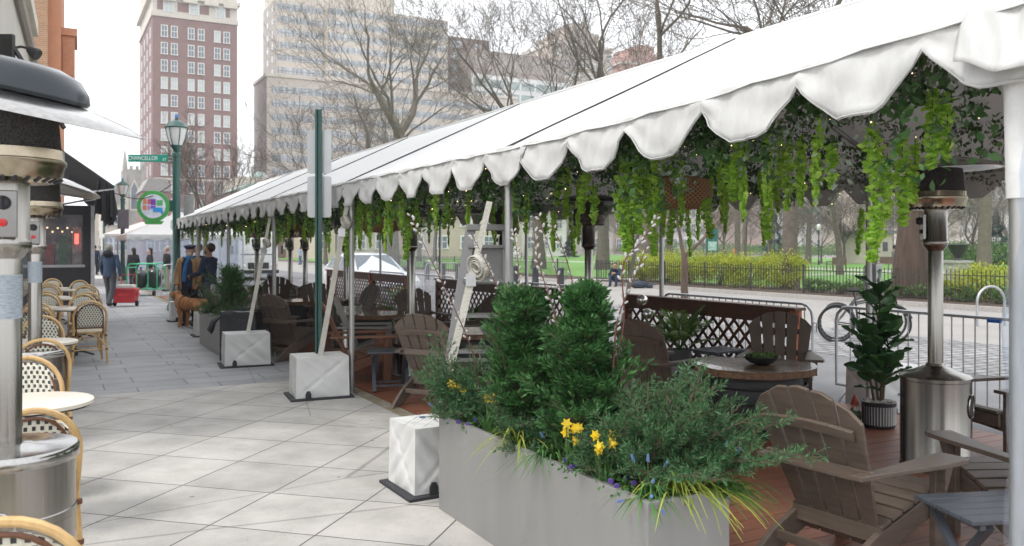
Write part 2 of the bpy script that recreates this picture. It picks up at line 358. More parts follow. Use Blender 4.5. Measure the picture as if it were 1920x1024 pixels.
# roof: one sheet per pitch with soft sag between rafters
for side in (0, 1):
    b = MB(); NT, NV = 150, 16; t0, t1 = -.35, 23.15; vs = []; fs = []
    for i in range(NT+1):
        t = t0+(t1-t0)*i/NT
        for j in range(NV+1):
            q = j/NV; v = (-.03 + q*(TW/2+.03)) if side == 0 else (TW+.03 - q*(TW/2+.03))
            z = roofz(max(0,min(TW,v))) + .012
            ph = (t % 3.8)/3.8
            z -= .055*math.sin(PI*ph)**1*math.sin(PI*q)      # sag
            z += .006*nz(t*1.4, q*3, side)*(1-q*.6)
            if side==0: z += dz(t)*(1-q)
            z += .010*nz(t*4.3,q*2,3+side)*max(0,1-q*5)
            if j == 0: z -= .015
            vs.append((v, t, z))
    for i in range(NT):
        for j in range(NV):
            a = i*(NV+1)+j; fs.append((a, a+1, a+NV+2, a+NV+1))
    b.add(vs, fs); o = b.build('roof', vinyl, T, smooth=True)
    sm = o.modifiers.new('thickness','SOLIDIFY'); sm.thickness = .004
# gable ends
for tt in (-.34, 23.14):
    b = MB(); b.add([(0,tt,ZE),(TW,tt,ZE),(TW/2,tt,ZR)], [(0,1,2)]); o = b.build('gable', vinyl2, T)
    sm = o.modifiers.new('thickness','SOLIDIFY'); sm.thickness = .004
# valance with scallops, front and rear, made section by section so the ends overlap like real tents
def valance(tA, tB, v, n, name, out, lift=0):
    b = MB(); vs = []; fs = []; M = n*14; K = 7
    for i in range(M+1):
        t = tA+(tB-tA)*i/M; x = (i/14) % 1.0
        if i == M: x = 1.0
        xx=1-abs(2*x-1); sc_=min(1,(1-(1-xx)**1.5)*1.16)
        d = .095 + .190*min(sc_*1.06, 1.0)
        for j in range(K+1):
            q = j/K; z = ZE+.02+lift+(dz(t) if v==0 else 0) - d*q
            wv = .012*nz(t*3, q*2, v)*(.3+q) + .009*math.sin(t*23+q*3)*q + .008*math.sin(t*37-q*7+2*math.sin(t*5))*(.4+q)+.006*math.sin(t*13+q*9)
            bulge = .006*math.sin(q*PI*.9)
            vs.append((v + out*(.008+bulge+.03*q) + wv, t, z))
    for i in range(M):
        for j in range(K):
            a = i*(K+1)+j; fs.append((a, a+1, a+K+2, a+K+1))
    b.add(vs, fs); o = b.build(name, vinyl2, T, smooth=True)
    hem=MB(); ed=[Vector(vs[i*(K+1)+K])+Vector((out*.004,0,.007)) for i in range(M+1)]; hem.path(ed,.0035,4); hem.build('hem',mt('hem_stitching',(.45,.45,.44),.8),o)
    sm = o.modifiers.new('thickness','SOLIDIFY'); sm.thickness = .004
secs = [(-.33,3.46,6), (3.40,7.66,7), (7.60,11.42,6), (11.38,15.2,6), (15.18,19.0,6), (18.98,23.15,6)]
for k,(a,c,n) in enumerate(secs):
    valance(a, c, 0, n, 'valance', -1); valance(a, c, TW, n, 'valance', 1)
for tt, out in ((-.36,-1),(23.16,1)):   # end valances
    b = MB(); vs=[]; fs=[]; M = 84; K = 5
    for i in range(M+1):
        v = TW*i/M; x = (i/14)%1.0; sc_ = math.sin(PI*x)**.42 if 0<x<1 else 0; d = .115+.19*min(sc_*1.08,1)
        for j in range(K+1):
            q=j/K; vs.append((v, tt+out*(.01+.05*q)+.012*nz(v*3,q), ZE+.02-d*q))
    for i in range(M):
        for j in range(K):
            a=i*(K+1)+j; fs.append((a,a+1,a+K+2,a+K+1))
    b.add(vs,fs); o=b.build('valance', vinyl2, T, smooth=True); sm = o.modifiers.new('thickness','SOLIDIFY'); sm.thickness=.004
# stitched seams and laced joints on the roof
for t in (3.76, 7.6, 11.4, 15.2, 19.0):
    for side in (0,1):
        pts = []
        for j in range(25):
            q=j/24; v = q*TW/2 if side==0 else TW-q*TW/2
            pts.append((v, t+.015*math.sin(q*9), roofz(v)+.016))
        MB().path(pts, .009 if side == 0 else .007, 5).build('roof_lacing', lace, T)
MB().path([(TW/2, -.35, ZR+.004),(TW/2,23.15,ZR+.004)], .03, 8).build('ridge', vinyl, T)
# frame: posts, eave rails, rafters, ridge pole
for t in S:
    for v in (0.07, TW-.07):
        zb = 0.012 if v < 1 else ST
        zb = 0. if v<1 else ST
        t_=4.2 if (v>1 and 3<t<4) else t; R_=.036 if (t==0 and v<1) else .031
        b = MB(); b.tube((v,t_,zb),(v,t_,ZE-.03+(dz(t) if v<1 else 0)), R_, n=16); b.tube((v,t_,zb),(v,t_,zb+.02), .065, n=14)
        p = b.build('post', alu, T, smooth=True)
b = MB()
b.path([(.07,t,ZE-.03+dz(t)) for t in (-.2,.3,.8,1.4,2.0,2.6,3.2,23)],.026,8); b.tube((TW-.07,-.2,ZE-.03),(TW-.07,23,ZE-.03),.026,n=8)
b.build('eave_rail', alu, T, smooth=True)
for t in S:
    b = MB(); b.tube((.07,t,ZE-.03+dz(t)),(TW/2,t,ZR-.08),.024,n=8); b.tube((TW-.07,t,ZE-.03),(TW/2,t,ZR-.08),.024,n=8)
    b.build('rafter', alu, T, smooth=True)
MB().tube((TW/2,-.2,ZR-.08),(TW/2,23,ZR-.08),.026,n=8).build('ridge_pole', alu, T, smooth=True)
# fabric cuff and rolled clear sidewall at the near corner post
cuff = MB()
for (r0, z0, z1) in ((.050, ZE-.54, ZE-.14), (.060, ZE-.16, ZE+.0)):
    pts=[(.07,0,z0),(.07,0,(z0+z1)/2),(.07,0,z1)]; cuff.path(pts,[r0*.92,r0,r0*1.08],16)
cuff.build('post_cuff', mt('cuff_vinyl',(.68,.68,.67),.55,var=.05,bump=.4,bscale=14,trans=.1), T, smooth=True)
cl = glassmat('clear_vinyl', (.92,.95,1.), .08, .2)
b = MB(); vs=[]; fs=[]; NA, NZ = 24, 26
for j in range(NZ+1):
    z = .05+(ZE-.35)*j/NZ
    for i in range(NA+1):
        a = -.6+ i/NA*1.9*PI; r = .078+.008*(i/NA*1.9*PI)/PI + .012*math.sin(z*7+a*2)+.006*math.sin(z*19+a*3)
        x = .10 + r*math.cos(a)*(.9+.25*math.sin(z*2)); y = r*math.sin(a)-.03
        vs.append((x,y,z))
for j in range(NZ):
    for i in range(NA):
        a=j*(NA+1)+i; fs.append((a,a+1,a+NA+2,a+NA+1))
b.add(vs,fs); b.build('rolled_sidewall', cl, T, smooth=True)
# gathered fabric where the valance turns the corner
b = MB(); vs=[]; fs=[]; NA, NZ = 40, 10
for i in range(NA+1):
    s_=i/NA; a=-.1+s_*(PI/2+.5); 
    for j in range(NZ+1):
        q=j/NZ; r=.11+.07*q+.012*math.sin(i*.42+q*2)+.006*math.sin(i*.95-q*3); x=.09-r*math.cos(a-.25); y=.14-.56*s_+.012*math.sin(q*4+i*.3)
        vs.append((x-.02*q, y-.06*q*math.sin(a), ZE+dz(0)+.035-.02*math.sin(PI*s_)-(.20+.05*abs(math.sin(s_*PI*1.5)))*q+.006*math.sin(i*.5)))
for i in range(NA):
    for j in range(NZ): a=i*(NZ+1)+j; fs.append((a,a+1,a+NZ+2,a+NZ+1))
b.add(vs,fs); o=b.build('corner_drape', vinyl2, T, smooth=True); sm=o.modifiers.new('thickness','SOLIDIFY'); sm.thickness=.004
# clear vinyl panels along the rear of the far bays
for a, c in ((15.3, 18.9), (19.1, 22.7)):
    b = MB(); vs=[]; fs=[]
    for i in range(31):
        for j in range(9):
            t = a+(c-a)*i/30; vs.append((TW-.10+.03*math.sin(t*4)+.015*math.sin(t*11), t, .1+2.2*j/8))
    for i in range(30):
        for j in range(8): q=i*9+j; fs.append((q,q+1,q+10,q+9))
    b.add(vs,fs); b.build('clear_sidewall', glassmat('clear_sidewall_vinyl',(.95,.97,1.),.22,.12), T, smooth=True)
# ---------------- ballast weights with straps ----------------
wv = mt('weight_cover', (.62,.62,.605), .6, var=.03, scale=1.5, bump=.12, bscale=22, trans=.03)
rub = mt('black_rubber', (.03,.03,.035), .7, bump=.2, bscale=40)
strapm = mt('webbing', (.46,.44,.385), .8, var=.12, scale=9, bump=.4, bscale=60)
steel = mt('steel', (.5,.5,.5), .35, .9)
def creased_box(w_, d_, h_, seed):
    """fabric-covered block: creased faces, slightly slumped"""
    b = MB(); N=30; r=random.Random(seed)
    def disp(p, n):
        x,y,z = p; u_ = (x/w_ if abs(n[0])<.5 else y/d_)*2; s_ = (z/h_)*2-1
        X = min(abs(u_-s_), abs(u_+s_))          # diagonal creases from the packing folds
        k = -.010*max(0,1-X*6)+.012*math.sin(u_*2.2+seed)*math.cos(s_*2.5+seed)+.006*math.sin(u_*9+s_*7+seed)
        e = (1-min(1,abs(u_))**6)*(1-min(1,abs(s_))**6) if abs(n[2])<.5 else 1
        return k*e if abs(n[2])<.5 else -.012*(1-(2*x/w_)**2)*(1-(2*y/d_)**2)+.003*math.sin(x*30+y*20)
    faces = [((-1,-1),(1,0),(0,-1,0)),((1,-1),(0,1),(1,0,0)),((1,1),(-1,0),(0,1,0)),((-1,1),(0,-1),(-1,0,0))]
    for st, dr, n in faces:
        vs=[];fs=[]
        for i in range(N+1):
            for j in range(N+1):
                x=(st[0]+dr[0]*2*i/N)*w_/2; y=(st[1]+dr[1]*2*i/N)*d_/2; z=h_*j/N
                k=disp((x,y,z),n); tp = 1+.03*(1-j/N)
                vs.append(((x+n[0]*k)*tp,(y+n[1]*k)*tp,z))
        for i in range(N):
            for j in range(N): q=i*(N+1)+j; fs.append((q,q+N+1,q+N+2,q+1))
        b.add(vs,fs)
    vs=[];fs=[]
    for i in range(N+1):
        for j in range(N+1):
            x=(-1+2*i/N)*w_/2; y=(-1+2*j/N)*d_/2; e=0 if i in(0,N) or j in(0,N) else 1
            vs.append((x,y,h_+disp((x,y,h_),(0,0,1))*e))
    for i in range(N):
        for j in range(N): q=i*(N+1)+j; fs.append((q,q+N+1,q+N+2,q+1))
    b.add(vs,fs); b.box((-w_/2+.02,-d_/2+.02,.001),(w_/2-.02,d_/2-.02,h_-.03))
    return b
def weight(px_py, label, rz, top=None, w_=.56, d_=.50, h_=.44, seed=1, z=0, roll=True):
    p = G(px_py[0], px_py[1], z); t_ = thing('ballast_weight', label, 'tent weight', p, rz, 'fabric covered ballast blocks beside the tent posts')
    creased_box(w_, d_, h_, seed).build('cover', wv, t_, smooth=True, loc=(0,0,.022))
    MB().prism([(-w_/2-.07,-d_/2-.07),(w_/2+.05,-d_/2-.06),(w_/2+.06,d_/2+.04),(-w_/2-.06,d_/2+.05)],0.001,.02,'z').build('rubber_mat', rub, t_)
    b=MB(); b.prism([(-.03,0.001),(.03,0.001),(.03,.05),(.015,.08),(-.015,.08),(-.03,.05)], -.012,.0,'y'); b.build('handle_hole', rub, t_, loc=(-w_/2+.12,-d_/2-.03,.022))
    return t_, p
def strap(P, Q, label, rollat=.62, wd=.05, rl=.075):
    """webbing strap from the block's ring P up to the tent frame Q, slack rolled up on the ratchet"""
    s = thing('tie_down_strap', label, 'strap', P, 0, 'webbing straps tying the tent to its weights')
    P = Vector((0,0,0)); q = Q - s.location
    d = q.normalized(); side = d.cross(Vector((0,1,0))).normalized()
    b=MB(); b.beam(P+d*.06, P+q*rollat, wd, .006, up=(0,1,0)); b.beam(P+q*rollat, P+q, wd*.8,.005, up=(0,1,0))
    b.build('webbing', strapm, s)
    ring=MB(); ring.path([P+d*.03+Vector((math.cos(a)*.025,0,math.sin(a)*.03)) for a in [k*PI/5 for k in range(10)]],.005,6,closed=True)
    c=P+q*(rollat-.03); ring.cbox(c,(wd*1.3,.05,.09)); ring.tube(c+side*-.05,c+side*.05,.012,n=8); ring.build('ratchet', steel, s, smooth=True)
    b=MB(); cc=P+q*(rollat+.03)+Vector((.035,-.04,0))
    Rq=Matrix.Rotation(math.radians(-48),3,'Z')@Matrix.Rotation(math.radians(14),3,'X'); hw=wd*.5; NS=110; vs=[]; fs=[]
    for j in range(NS+1):
        a=j/NS*2*PI*6; r=rl*(.30+.70*j/NS)+.003*math.sin(a*2.3); c2=Vector((math.cos(a)*r,0,math.sin(a)*r)); k_=.008*math.sin(a*.7)
        vs += [cc+Rq@(c2+Vector((0,-hw+k_,0))), cc+Rq@(c2+Vector((0,hw+k_,0)))]
        if j: q_=len(vs)-4; fs.append((q_,q_+1,q_+3,q_+2))
    b.add(vs,fs)
    o=b.build('rolled_slack', strapm, s, smooth=True); m=o.modifiers.new('th','SOLIDIFY'); m.thickness=.007
    return s
WR = math.radians(4)
w2,p2 = weight((598,742), 'creased white cloth weight block on black mat beside the green sign post', ANG-WR*1.2, seed=2, w_=.57,d_=.46)
strap(W(597,688,p2.y), TU(7.6,.05,ZE-.05), 'white strap with roll of slack running up from weight beside green sign post', .78, .06)
w3,p3 = weight((461,684), 'creased white weight block in front of the black trash can', ANG-WR, seed=3, w_=.60,d_=.44)
strap(W(463,634,p3.y), TU(11.4,.05,ZE-.05), 'white strap rising from weight in front of the trash can', .66, .055)
w1,p1 = weight((806,912), 'white weight block wedged against the metal planter end', ANG+math.radians(2), seed=5, w_=.42,d_=.44)
strap(Vector((-.52,5.95,.46)), W(918,378,6.3), 'wide strap with coiled slack leaning past the aluminium ladder', .66, .056, .10)
w4,p4 = weight((388,629), 'small white weight block behind the golden dog', ANG, seed=7, w_=.42,d_=.40,h_=.42)
w5,p5 = weight((334,602), 'white weight block standing at foot of the near lamp post', ANG, seed=8, w_=.34,d_=.40,h_=.42)
w6,p6 = weight((1668,768), 'white weight block behind the potted fiddle leaf plant', ANG, seed=9, w_=.8,d_=.5,h_=.46,z=ST)
# ---------------- chairs ----------------
poly = mt('brown_board', (.125,.095,.075), .38, var=.22, scale=5, stretch=(1,1,8), bump=.08, bscale=60)
grey = mt('slate_board', (.06,.068,.082), .4, var=.12, scale=5, stretch=(8,1,1))
cherry = mt('red_brown_board', (.20,.085,.045), .45, var=.15, scale=5)
def adirondack(name, label, m):
    r = thing(name, label, 'lounge chair', (0,0,0), 0, 'slatted lounge chairs on the timber deck')
    for s in (-1,1):
        b=MB(); b.box((s*.285-.018,.29,0),(s*.285+.018,.385,.545)); b.prism([(.30,.545),(.385,.545),(.31,.40),(.30,.40)], s*.30-(.05 if s<0 else 0), s*.30+(.05 if s>0 else 0),'x')
        b.build('leg', m, r, bevel=.004)
        MB().prism([(.385,.395),(.385,.275),(.10,.19),(-.16,.10),(-.34,.0),(-.54,.0),(-.50,.035),(-.33,.16),(-.14,.245),(.12,.315)], s*.247-.017, s*.247+.017,'x').build('leg', m, r, bevel=.004)
        a=[(s*.235,.44),(s*.40,.44),(s*.415,.38),(s*.40,.20),(s*.345,-.12),(s*.315,-.36),(s*.255,-.36),(s*.262,-.10)]
        if s<0: a=a[::-1]
        MB().prism(a,.546,.572,'z').build('arm', m, r, bevel=.005)
    b=MB(); yz=[(.395,.375),(.30,.362),(.205,.343),(.11,.318),(.015,.290),(-.08,.262)]
    for i,(y,z) in enumerate(yz): b.cbox((0,y,z+.02),(.53,.086,.022),Matrix.Rotation(math.radians(9+i*1.5),3,'X'))
    b.cbox((0,.41,.335),(.53,.022,.09)); b.build('seat', m, r, bevel=.004)
    b=MB(); th=math.radians(24); dn=Vector((0,-math.sin(th),math.cos(th))); nrm=Vector((0,-math.cos(th),-math.sin(th)))
    base=Vector((0,-.085,.24))
    for i in range(-2,3):
        L=.80-.030*i*i; xb=i*.092; xt=i*.131; wb=.077; wt=.115; out=[]
        def q(x,l,o): return base+Vector((x,0,0))+dn*l+nrm*o
        arc=lambda x: .80-1.0*x*x-5.*x**4-.010*((abs(x)%.131)/.131)
        lt=[(xt-wt/2,arc(xt-wt/2)),(xt,arc(xt)+.003),(xt+wt/2,arc(xt+wt/2))]
        prof=[(xb-wb/2,-.10),(xb+wb/2,-.10)]+[lt[2],lt[1],lt[0]]
        vs=[q(x,l,0) for x,l in prof]+[q(x,l,.021) for x,l in prof]; n=5
        b.add(vs,[tuple(range(n)),tuple(range(2*n-1,n-1,-1))]+[(k,n+k,n+(k+1)%n,(k+1)%n) for k in range(n)])
    b.build('backrest', m, r, bevel=.004)
    c=base+dn*.60+nrm*.036; b=MB()
    for k in range(4):
        x0=-.27+.135*k; x1=x0+.135; f=lambda x: c+Vector((x,0,0))+nrm*(-.0)+dn*(-.02*(x/.27)**2)
        b.beam(f(x0),f(x1),.024,.055,up=dn)
    b.build('back_brace', m, r, bevel=.003)
    c=base+dn*.335+nrm*.034; MB().box((-.315,c.y-.03,c.z-.012),(.315,c.y+.0,c.z+.05)).build('back_brace', m, r, bevel=.003)
    MB().box((-.262,-.30,.115),(.262,-.275,.165)).build('stretcher', m, r, bevel=.003)
    MB().box((-.262,-.13,.19),(.262,-.10,.27)).build('stretcher', m, r, bevel=.003)
    return r
chairs = {}
for key,m in (('brown',poly),('dark',mt('dark_brown_board',(.115,.086,.068),.45,var=.15,scale=5)),('grey',mt('weathered_grey_board',(.25,.235,.215),.5,var=.12,scale=5)),('red',cherry)): chairs[key]=None
def place_chair(px, py, face, kind, label, z=.014, P=None):
    """face: heading of the sitter in degrees, 0 = along the tent away from the camera, 90 = towards the park"""
    p = P if P is not None else G(px,py,z); p.z = z
    rz = ANG - math.radians(face)
    m = {'brown':poly,'dark':MC['dark_brown_board'],'grey':MC['weathered_grey_board'],'red':cherry}[kind]
    if chairs[kind] is None:
        o = adirondack('adirondack_chair', label, m); index_kids(); chairs[kind]=o; o.location=p; o.rotation_euler=(0,0,rz); return o
    return dup(chairs[kind], p, rz, label)
# big near chair, seen from behind
place_chair(1575,1040,85,'brown','large brown slatted lounge chair with its back to the camera at lower right', P=Vector((1.78,4.50,0)))
place_chair(0,0,25,'brown','brown lounge chair cut off by the corner post, behind the blue folding table', P=Vector((2.88,4.66,0)))
place_chair(1900,800,-75,'brown','brown lounge chair behind the stainless heater beside the corner post', P=Vector((4.05,6.85,0)))
place_chair(0,0,80,'dark','brown lounge chair left of the live edge table, in front of silver spheres', P=Vector((1.50,8.45,0)))
place_chair(0,0,226,'dark','dark lounge chair right of the live edge table, before the lattice panel end', P=RV(1462,3.62))
place_chair(0,0,52,'brown','brown lounge chair seen from behind left of the ladder', P=Vector((-.80,9.2,0)))
place_chair(0,0,100,'red','reddish brown lounge chair leaning behind the second tent post', P=Vector((-1.95,10.7,0)))
place_chair(0,0,112,'grey','pale grey lounge chair turned sideways beside the reddish one', P=Vector((-2.05,11.9,0)))
place_chair(0,0,182,'dark','dark lounge chair behind the heater base at mid deck', P=Vector((-1.5,14.0,0)))
place_chair(0,0,268,'dark','dark lounge chair facing left beside orange panel end', P=Vector((-.60,12.2,0)))
place_chair(0,0,178,'dark','dark lounge chair backed against the far lattice panel near the white car', P=Vector((-3.60,16.2,0)))
place_chair(0,0,262,'brown','small brown lounge chair turned left by the fern at the metal fence', P=Vector((-2.9,15.6,0)))
place_chair(0,0,60,'dark','dark lounge chair seen between green sign post and second tent post', P=Vector((-3.35,12.9,0)))
place_chair(0,0,112,'grey','pale grey lounge chair left of the green sign post', P=Vector((-4.25,14.1,0)))
place_chair(0,0,60,'dark','dark lounge chair beyond the pale grey one left of the sign post', P=Vector((-5.2,16.9,0)))
place_chair(0,0,110,'grey','grey lounge chair just right of the third tent post', P=Vector((-5.15,15.9,0)))
place_chair(0,0,190,'dark','far dark lounge chair with rounded back against the lattice', P=Vector((-5.3,19.3,0)))
place_chair(0,0,100,'dark','dark lounge chair farthest along the deck edge', P=Vector((-6.5,18.6,0)))
# ---------------- folding side tables ----------------
def fold_table(name,label,m):
    r=thing(name,label,'side table',(0,0,0),0,'folding slatted side tables on the deck')
    b=MB()
    for i in range(5): b.box((-.27,-.21+i*.085,.442),(.27,-.21+i*.085+.077,.464))
    for x in(-.21,.21): b.box((x-.015,-.20,.414),(x+.015,.20,.440))
    b.build('tabletop',m,r,bevel=.004)
    for x,s in((-.19,1),(-.158,-1),(.19,1),(.158,-1)):
        MB().beam((x,-.20*s,0.01),(x,.17*s,.42),.026,.042,up=(1,0,0)).build('leg',m,r)
    b=MB(); b.beam((-.19,-.15,.07),(.19,-.15,.07),.03,.02); b.beam((-.158,.15,.07),(.158,.15,.07),.03,.02); b.build('stretcher',m,r)
    return r
ft=fold_table('folding_table','slate blue slatted folding table at lower right corner of the deck',grey)
ft.location=Vector((2.25,3.98,.012)); ft.rotation_euler=(0,0,ANG-math.radians(20)); index_kids()
dup(ft,(-1.42,9.95,.012),ANG-.3,'small folding table between the brown and grey chairs left of the ladder')
dup(ft,(-3.95,13.35,.012),ANG-.6,'small folding table beside pale grey chair left of the sign post')
dup(ft,(2.42,10.0,.012),ANG+.1,'blue folding table under the palm at the lattice panel')
# ---------------- fire tables: live edge slab on a black barrel ----------------
slabm = mt('live_edge_wood',(.12,.062,.034),.20,var=.5,scale=2.5,stretch=(1,3.5,1),col2=(.30,.20,.115),coat=.5)
blackm = mt('black_barrel',(.014,.014,.016),.55,var=.3,scale=8,bump=.4)
bark = mt('bark_edge',(.16,.09,.05),.8,var=.4,scale=20,bump=.6)
def barrel_table(label,loc,R,hgt,seed):
    r=thing('round_table',label,'table',loc,0,'round live edge tables on black barrel bases'); rr=random.Random(seed)
    n=48; out=[]
    for k in range(n):
        a=2*PI*k/n; q=R*(1+.035*math.sin(3*a+seed)+.02*math.sin(7*a)+.012*rr.uniform(-1,1)); out.append((q*math.cos(a),q*math.sin(a)*.92))
    MB().prism(out,hgt-.012,hgt,'z').build('tabletop',slabm,r,bevel=.003)
    MB().prism([(x*.985,y*.985) for x,y in out],hgt-.065,hgt-.0125,'z').build('bark_edge',bark,r)
    b=MB(); b.lathe([(R*.70,0),(R*.74,.03),(R*.80,.18),(R*.82,.30),(R*.80,.42),(R*.74,hgt-.10),(R*.74,hgt-.066)],36); b.build('barrel_base',blackm,r,smooth=True)
    for z in(.10,.32,hgt-.16):
        q=R*(.74+.08*math.sin(PI*min(1,z/.6)))+.012; b=MB(); b.path([(q*math.cos(k*PI/18),q*math.sin(k*PI/18),z) for k in range(36)],.014,6,closed=True); b.build('hoop',blackm,r,smooth=True)
    return r
tb=Vector((2.20,7.72,.012)); barrel_table('round live edge table with dark bowl of succulents',tb,.54,.60,1)
barrel_table('round wood table beyond the ladder with a dark base',Vector((-.42,10.6,.012)),.52,.62,4)
barrel_table('round wood table behind the grey chair at mid deck',Vector((-2.1,13.4,.012)),.55,.62,6)
barrel_table('round wood table behind the green sign post',Vector((-4.1,16.6,.012)),.55,.62,8)
# ---------------- patio heaters ----------------
def brushed(name,col,rough,stretch):
    return mt(name,col,rough,1.,var=.14,scale=30,stretch=stretch)
ssteel = brushed('brushed_steel',(.34,.325,.30),.24,(1,1,.02)); ssr = brushed('polished_steel',(.42,.41,.395),.16,(1,1,1))
dkst = mt('dark_bronze_steel',(.10,.085,.075),.35,.9,var=.2,scale=12); meshm = mt('burner_screen',(.035,.033,.033),.7,.4,var=.6,scale=120,bump=.6,bscale=160,col2=(.12,.11,.11))
capm = mt('smoked_reflector',(.05,.05,.055),.3,.9,var=.2,scale=5)
def heater(label,loc,tilt=0,dark=False,can='lidded',hole=0,top=2.24,tiltdir=0,base=.82,R=.47,double=False):
    r=thing('patio_heater',label,'patio heater',loc,0,'mushroom patio heaters')
    body=dkst if dark else ssteel
    b=MB()
    if can=='lidded':
        b.lathe([(.255,0),(.262,.02),(.255,.04),(.25,.06),(.25,base*.66),(.254,base*.665),(.254,base*.70),(.25,base*.705),(.25,base-.05)],48); b.build('tank_housing',body,r,smooth=True)
        b=MB(); b.lathe([(.262,base-.055),(.266,base-.05),(.266,base-.01),(.258,base),(.10,base+.006),(.085,base+.012)],48); b.build('lid',ssr,r,smooth=True)
    else:
        b.lathe([(.25,0),(.252,.02),(.246,.03),(.246,base-.08),(.252,base-.075),(.252,base-.05),(.236,base-.035),(.16,base-.01),(.07,base+.03),(.062,base+.05)],48); b.build('tank_housing',body,r,smooth=True)
    if hole is not None:
        a=hole; 
        vs=[]; n=20
        for k in range(n):
            q=2*PI*k/n; aa=a+math.cos(q)*.055/.25; rad=.2535; vs.append((rad*math.cos(aa),rad*math.sin(aa),base*.66+math.sin(q)*.085))
        bb=MB(); bb.add(vs,[tuple(range(n))]); bb.build('hand_hole',rub,r)
        bb=MB(); bb.path(vs,.006,6,closed=True); bb.build('hole_rim',ssr,r,smooth=True)
    b=MB(); b.lathe([(.054,base),(.054,top-.62),(.05,top-.61)],20); b.build('pole',ssteel,r,smooth=True)
    b=MB(); b.lathe([(.05,top-.64),(.082,top-.60),(.09,top-.585),(.09,top-.56),(.082,top-.55),(.082,top-.33),(.09,top-.325)],28); b.build('burner_body',body,r,smooth=True)
    if can=='lidded': MB().lathe([(.0548,top-.88),(.0552,top-.88),(.0552,top-.70),(.0548,top-.70)],20).build('instruction_label',mt('label_print',(.30,.34,.38),.5,var=.35,scale=40,stretch=(1,1,6)),r,smooth=True)
    pn=MB(); ca=-1.2 if can=='lidded' else 2.9
    Rz=Matrix.Rotation(ca,4,'Z'); pn.M=Rz; pn.box((.075,-.05,top-.55),(.098,.05,top-.36)); pn.build('control_panel',mt('panel_steel',(.26,.25,.24),.2,1.),r,bevel=.004)
    kb=MB(); kb.M=Rz; ax=Matrix.Rotation(PI/2,3,'Y'); kb.lathe([(.028,0),(.028,.02),(.022,.028),(0,.03)],18,(.098,0,top-.41),ax); kb.cbox((.13,0,top-.41),(.012,.01,.05)); kb.build('knob',rub,r,smooth=True)
    kb=MB(); kb.M=Rz; kb.lathe([(.016,0),(.016,.012),(0,.014)],16,(.098,0,top-.49),ax); kb.build('igniter_button',mt('red_button',(.6,.02,.02),.3) if can=='lidded' else rub,r,smooth=True)
    b=MB(); b.lathe([(.09,top-.33),(.17,top-.325),(.20,top-.31),(.21,top-.26),(.218,top-.25),(.218,top-.235),(.21,top-.23),(.208,top-.19)],40)
    b.build('burner_ring',mt('heat_tinted_steel',(.42,.36,.27),.2,1.,var=.25,scale=9) if not dark else dkst,r,smooth=True)
    b=MB()
    for k in range(28):
        a=2*PI*k/28; R3=Matrix.Rotation(a,3,'Z'); b.cbox(R3@Vector((.188,0,top-.3165)),(.035,.014,.006),R3@Matrix.Rotation(math.radians(-27),3,'Y'))
    b.build('vent_slots',rub,r)
    b=MB(); b.lathe([(.195,top-.195),(.198,top-.19),(.185,top-.03),(.18,top-.02)],40); b.build('burner_screen',meshm,r,smooth=True)
    Rt=Matrix.Rotation(tiltdir,3,'Z')@Matrix.Rotation(tilt,3,'Y')
    b=MB(); b.lathe([(.02,top+.075),(.16,top+.066),(R*.62,top+.040),(R*.86,top+.008),(R,top-.022),(R+.004,top-.030),(R-.004,top-.030),(R*.84,top-.002),(R*.6,top+.026),(.16,top+.050),(.02,top+.058)],64)
    c=Vector((0,0,top)); b.v=[tuple(c+Rt@(Vector(p)-c)) for p in b.v]
    b.build('reflector',capm if dark else ssr,r,smooth=True)
    b=MB()
    for k in range(3):
        a=k*2*PI/3+.5; b.tube(c+Rt@Vector((math.cos(a)*.15,math.sin(a)*.15,.055)),(math.cos(a)*.15,math.sin(a)*.15,top-.03),.006,n=6)
    b.tube((0,0,top-.03),c+Rt@Vector((0,0,.09)),.012,n=8)
    b.build('bracket',steel,r,smooth=True)
    if double:   # deep smoked bowl over the screen
        b=MB(); b.lathe([(.29,top+.05),(.30,top+.065),(.29,top+.10),(.25,top+.15),(.17,top+.18),(0.0,top+.19)],48); b.v=[tuple(c+Rt@(Vector(p)-c)*1.0) for p in b.v]
        b.build('bowl',mt('gunmetal_bowl',(.055,.06,.065),.18,.9,var=.1),r,smooth=True)
    return r
heater('large stainless heater cut off by the left edge, with red igniter button',Vector((-2.07,3.50,0)),tilt=math.radians(12),tiltdir=-.15,base=.86,R=.53,hole=-1.15,top=2.265,double=True)
heater('second stainless heater on the left, behind the closest cafe chairs',Vector((-4.08,7.30,0)),tilt=math.radians(13),tiltdir=.7,base=.80,R=.52,hole=None,top=2.25)
heater('polished stainless heater standing beside the big chair at right',W(1754,900,6.45).xy.to_3d()+Vector((0,0,.012)),can='round',hole=-.75,top=2.27,base=.74,tilt=math.radians(2),tiltdir=PI,R=.46)
heater('dark topped heater behind the tallest arborvitae',Vector((.99,11.0,.012)),can='round',top=2.26,base=.74,dark=True)
heater('dark capped heater behind the aluminium ladder',Vector((-.10,10.9+1.6,.012)),can='round',top=2.17,base=.74,dark=True,R=.5)
heater('stainless heater behind the brown chair at mid deck',Vector((-1.32,11.15,.012)),can='round',top=2.24,base=.74,hole=-1.5)
heater('heater just behind the second tent post',Vector((-2.75,14.2,.012)),can='round',top=2.2,base=.74,dark=False)
heater('right of two heaters standing side by side left of green sign post',Vector((-4.75,19.6,.012)),can='round',top=2.2,base=.74)
heater('left of two heaters standing side by side left of green sign post',Vector((-5.25,20.2,.012)),can='round',top=2.2,base=.74)
heater('far heater behind third tent post above dark trash can',Vector((-5.95,19.9,.012)),can='round',top=2.2,base=.74)
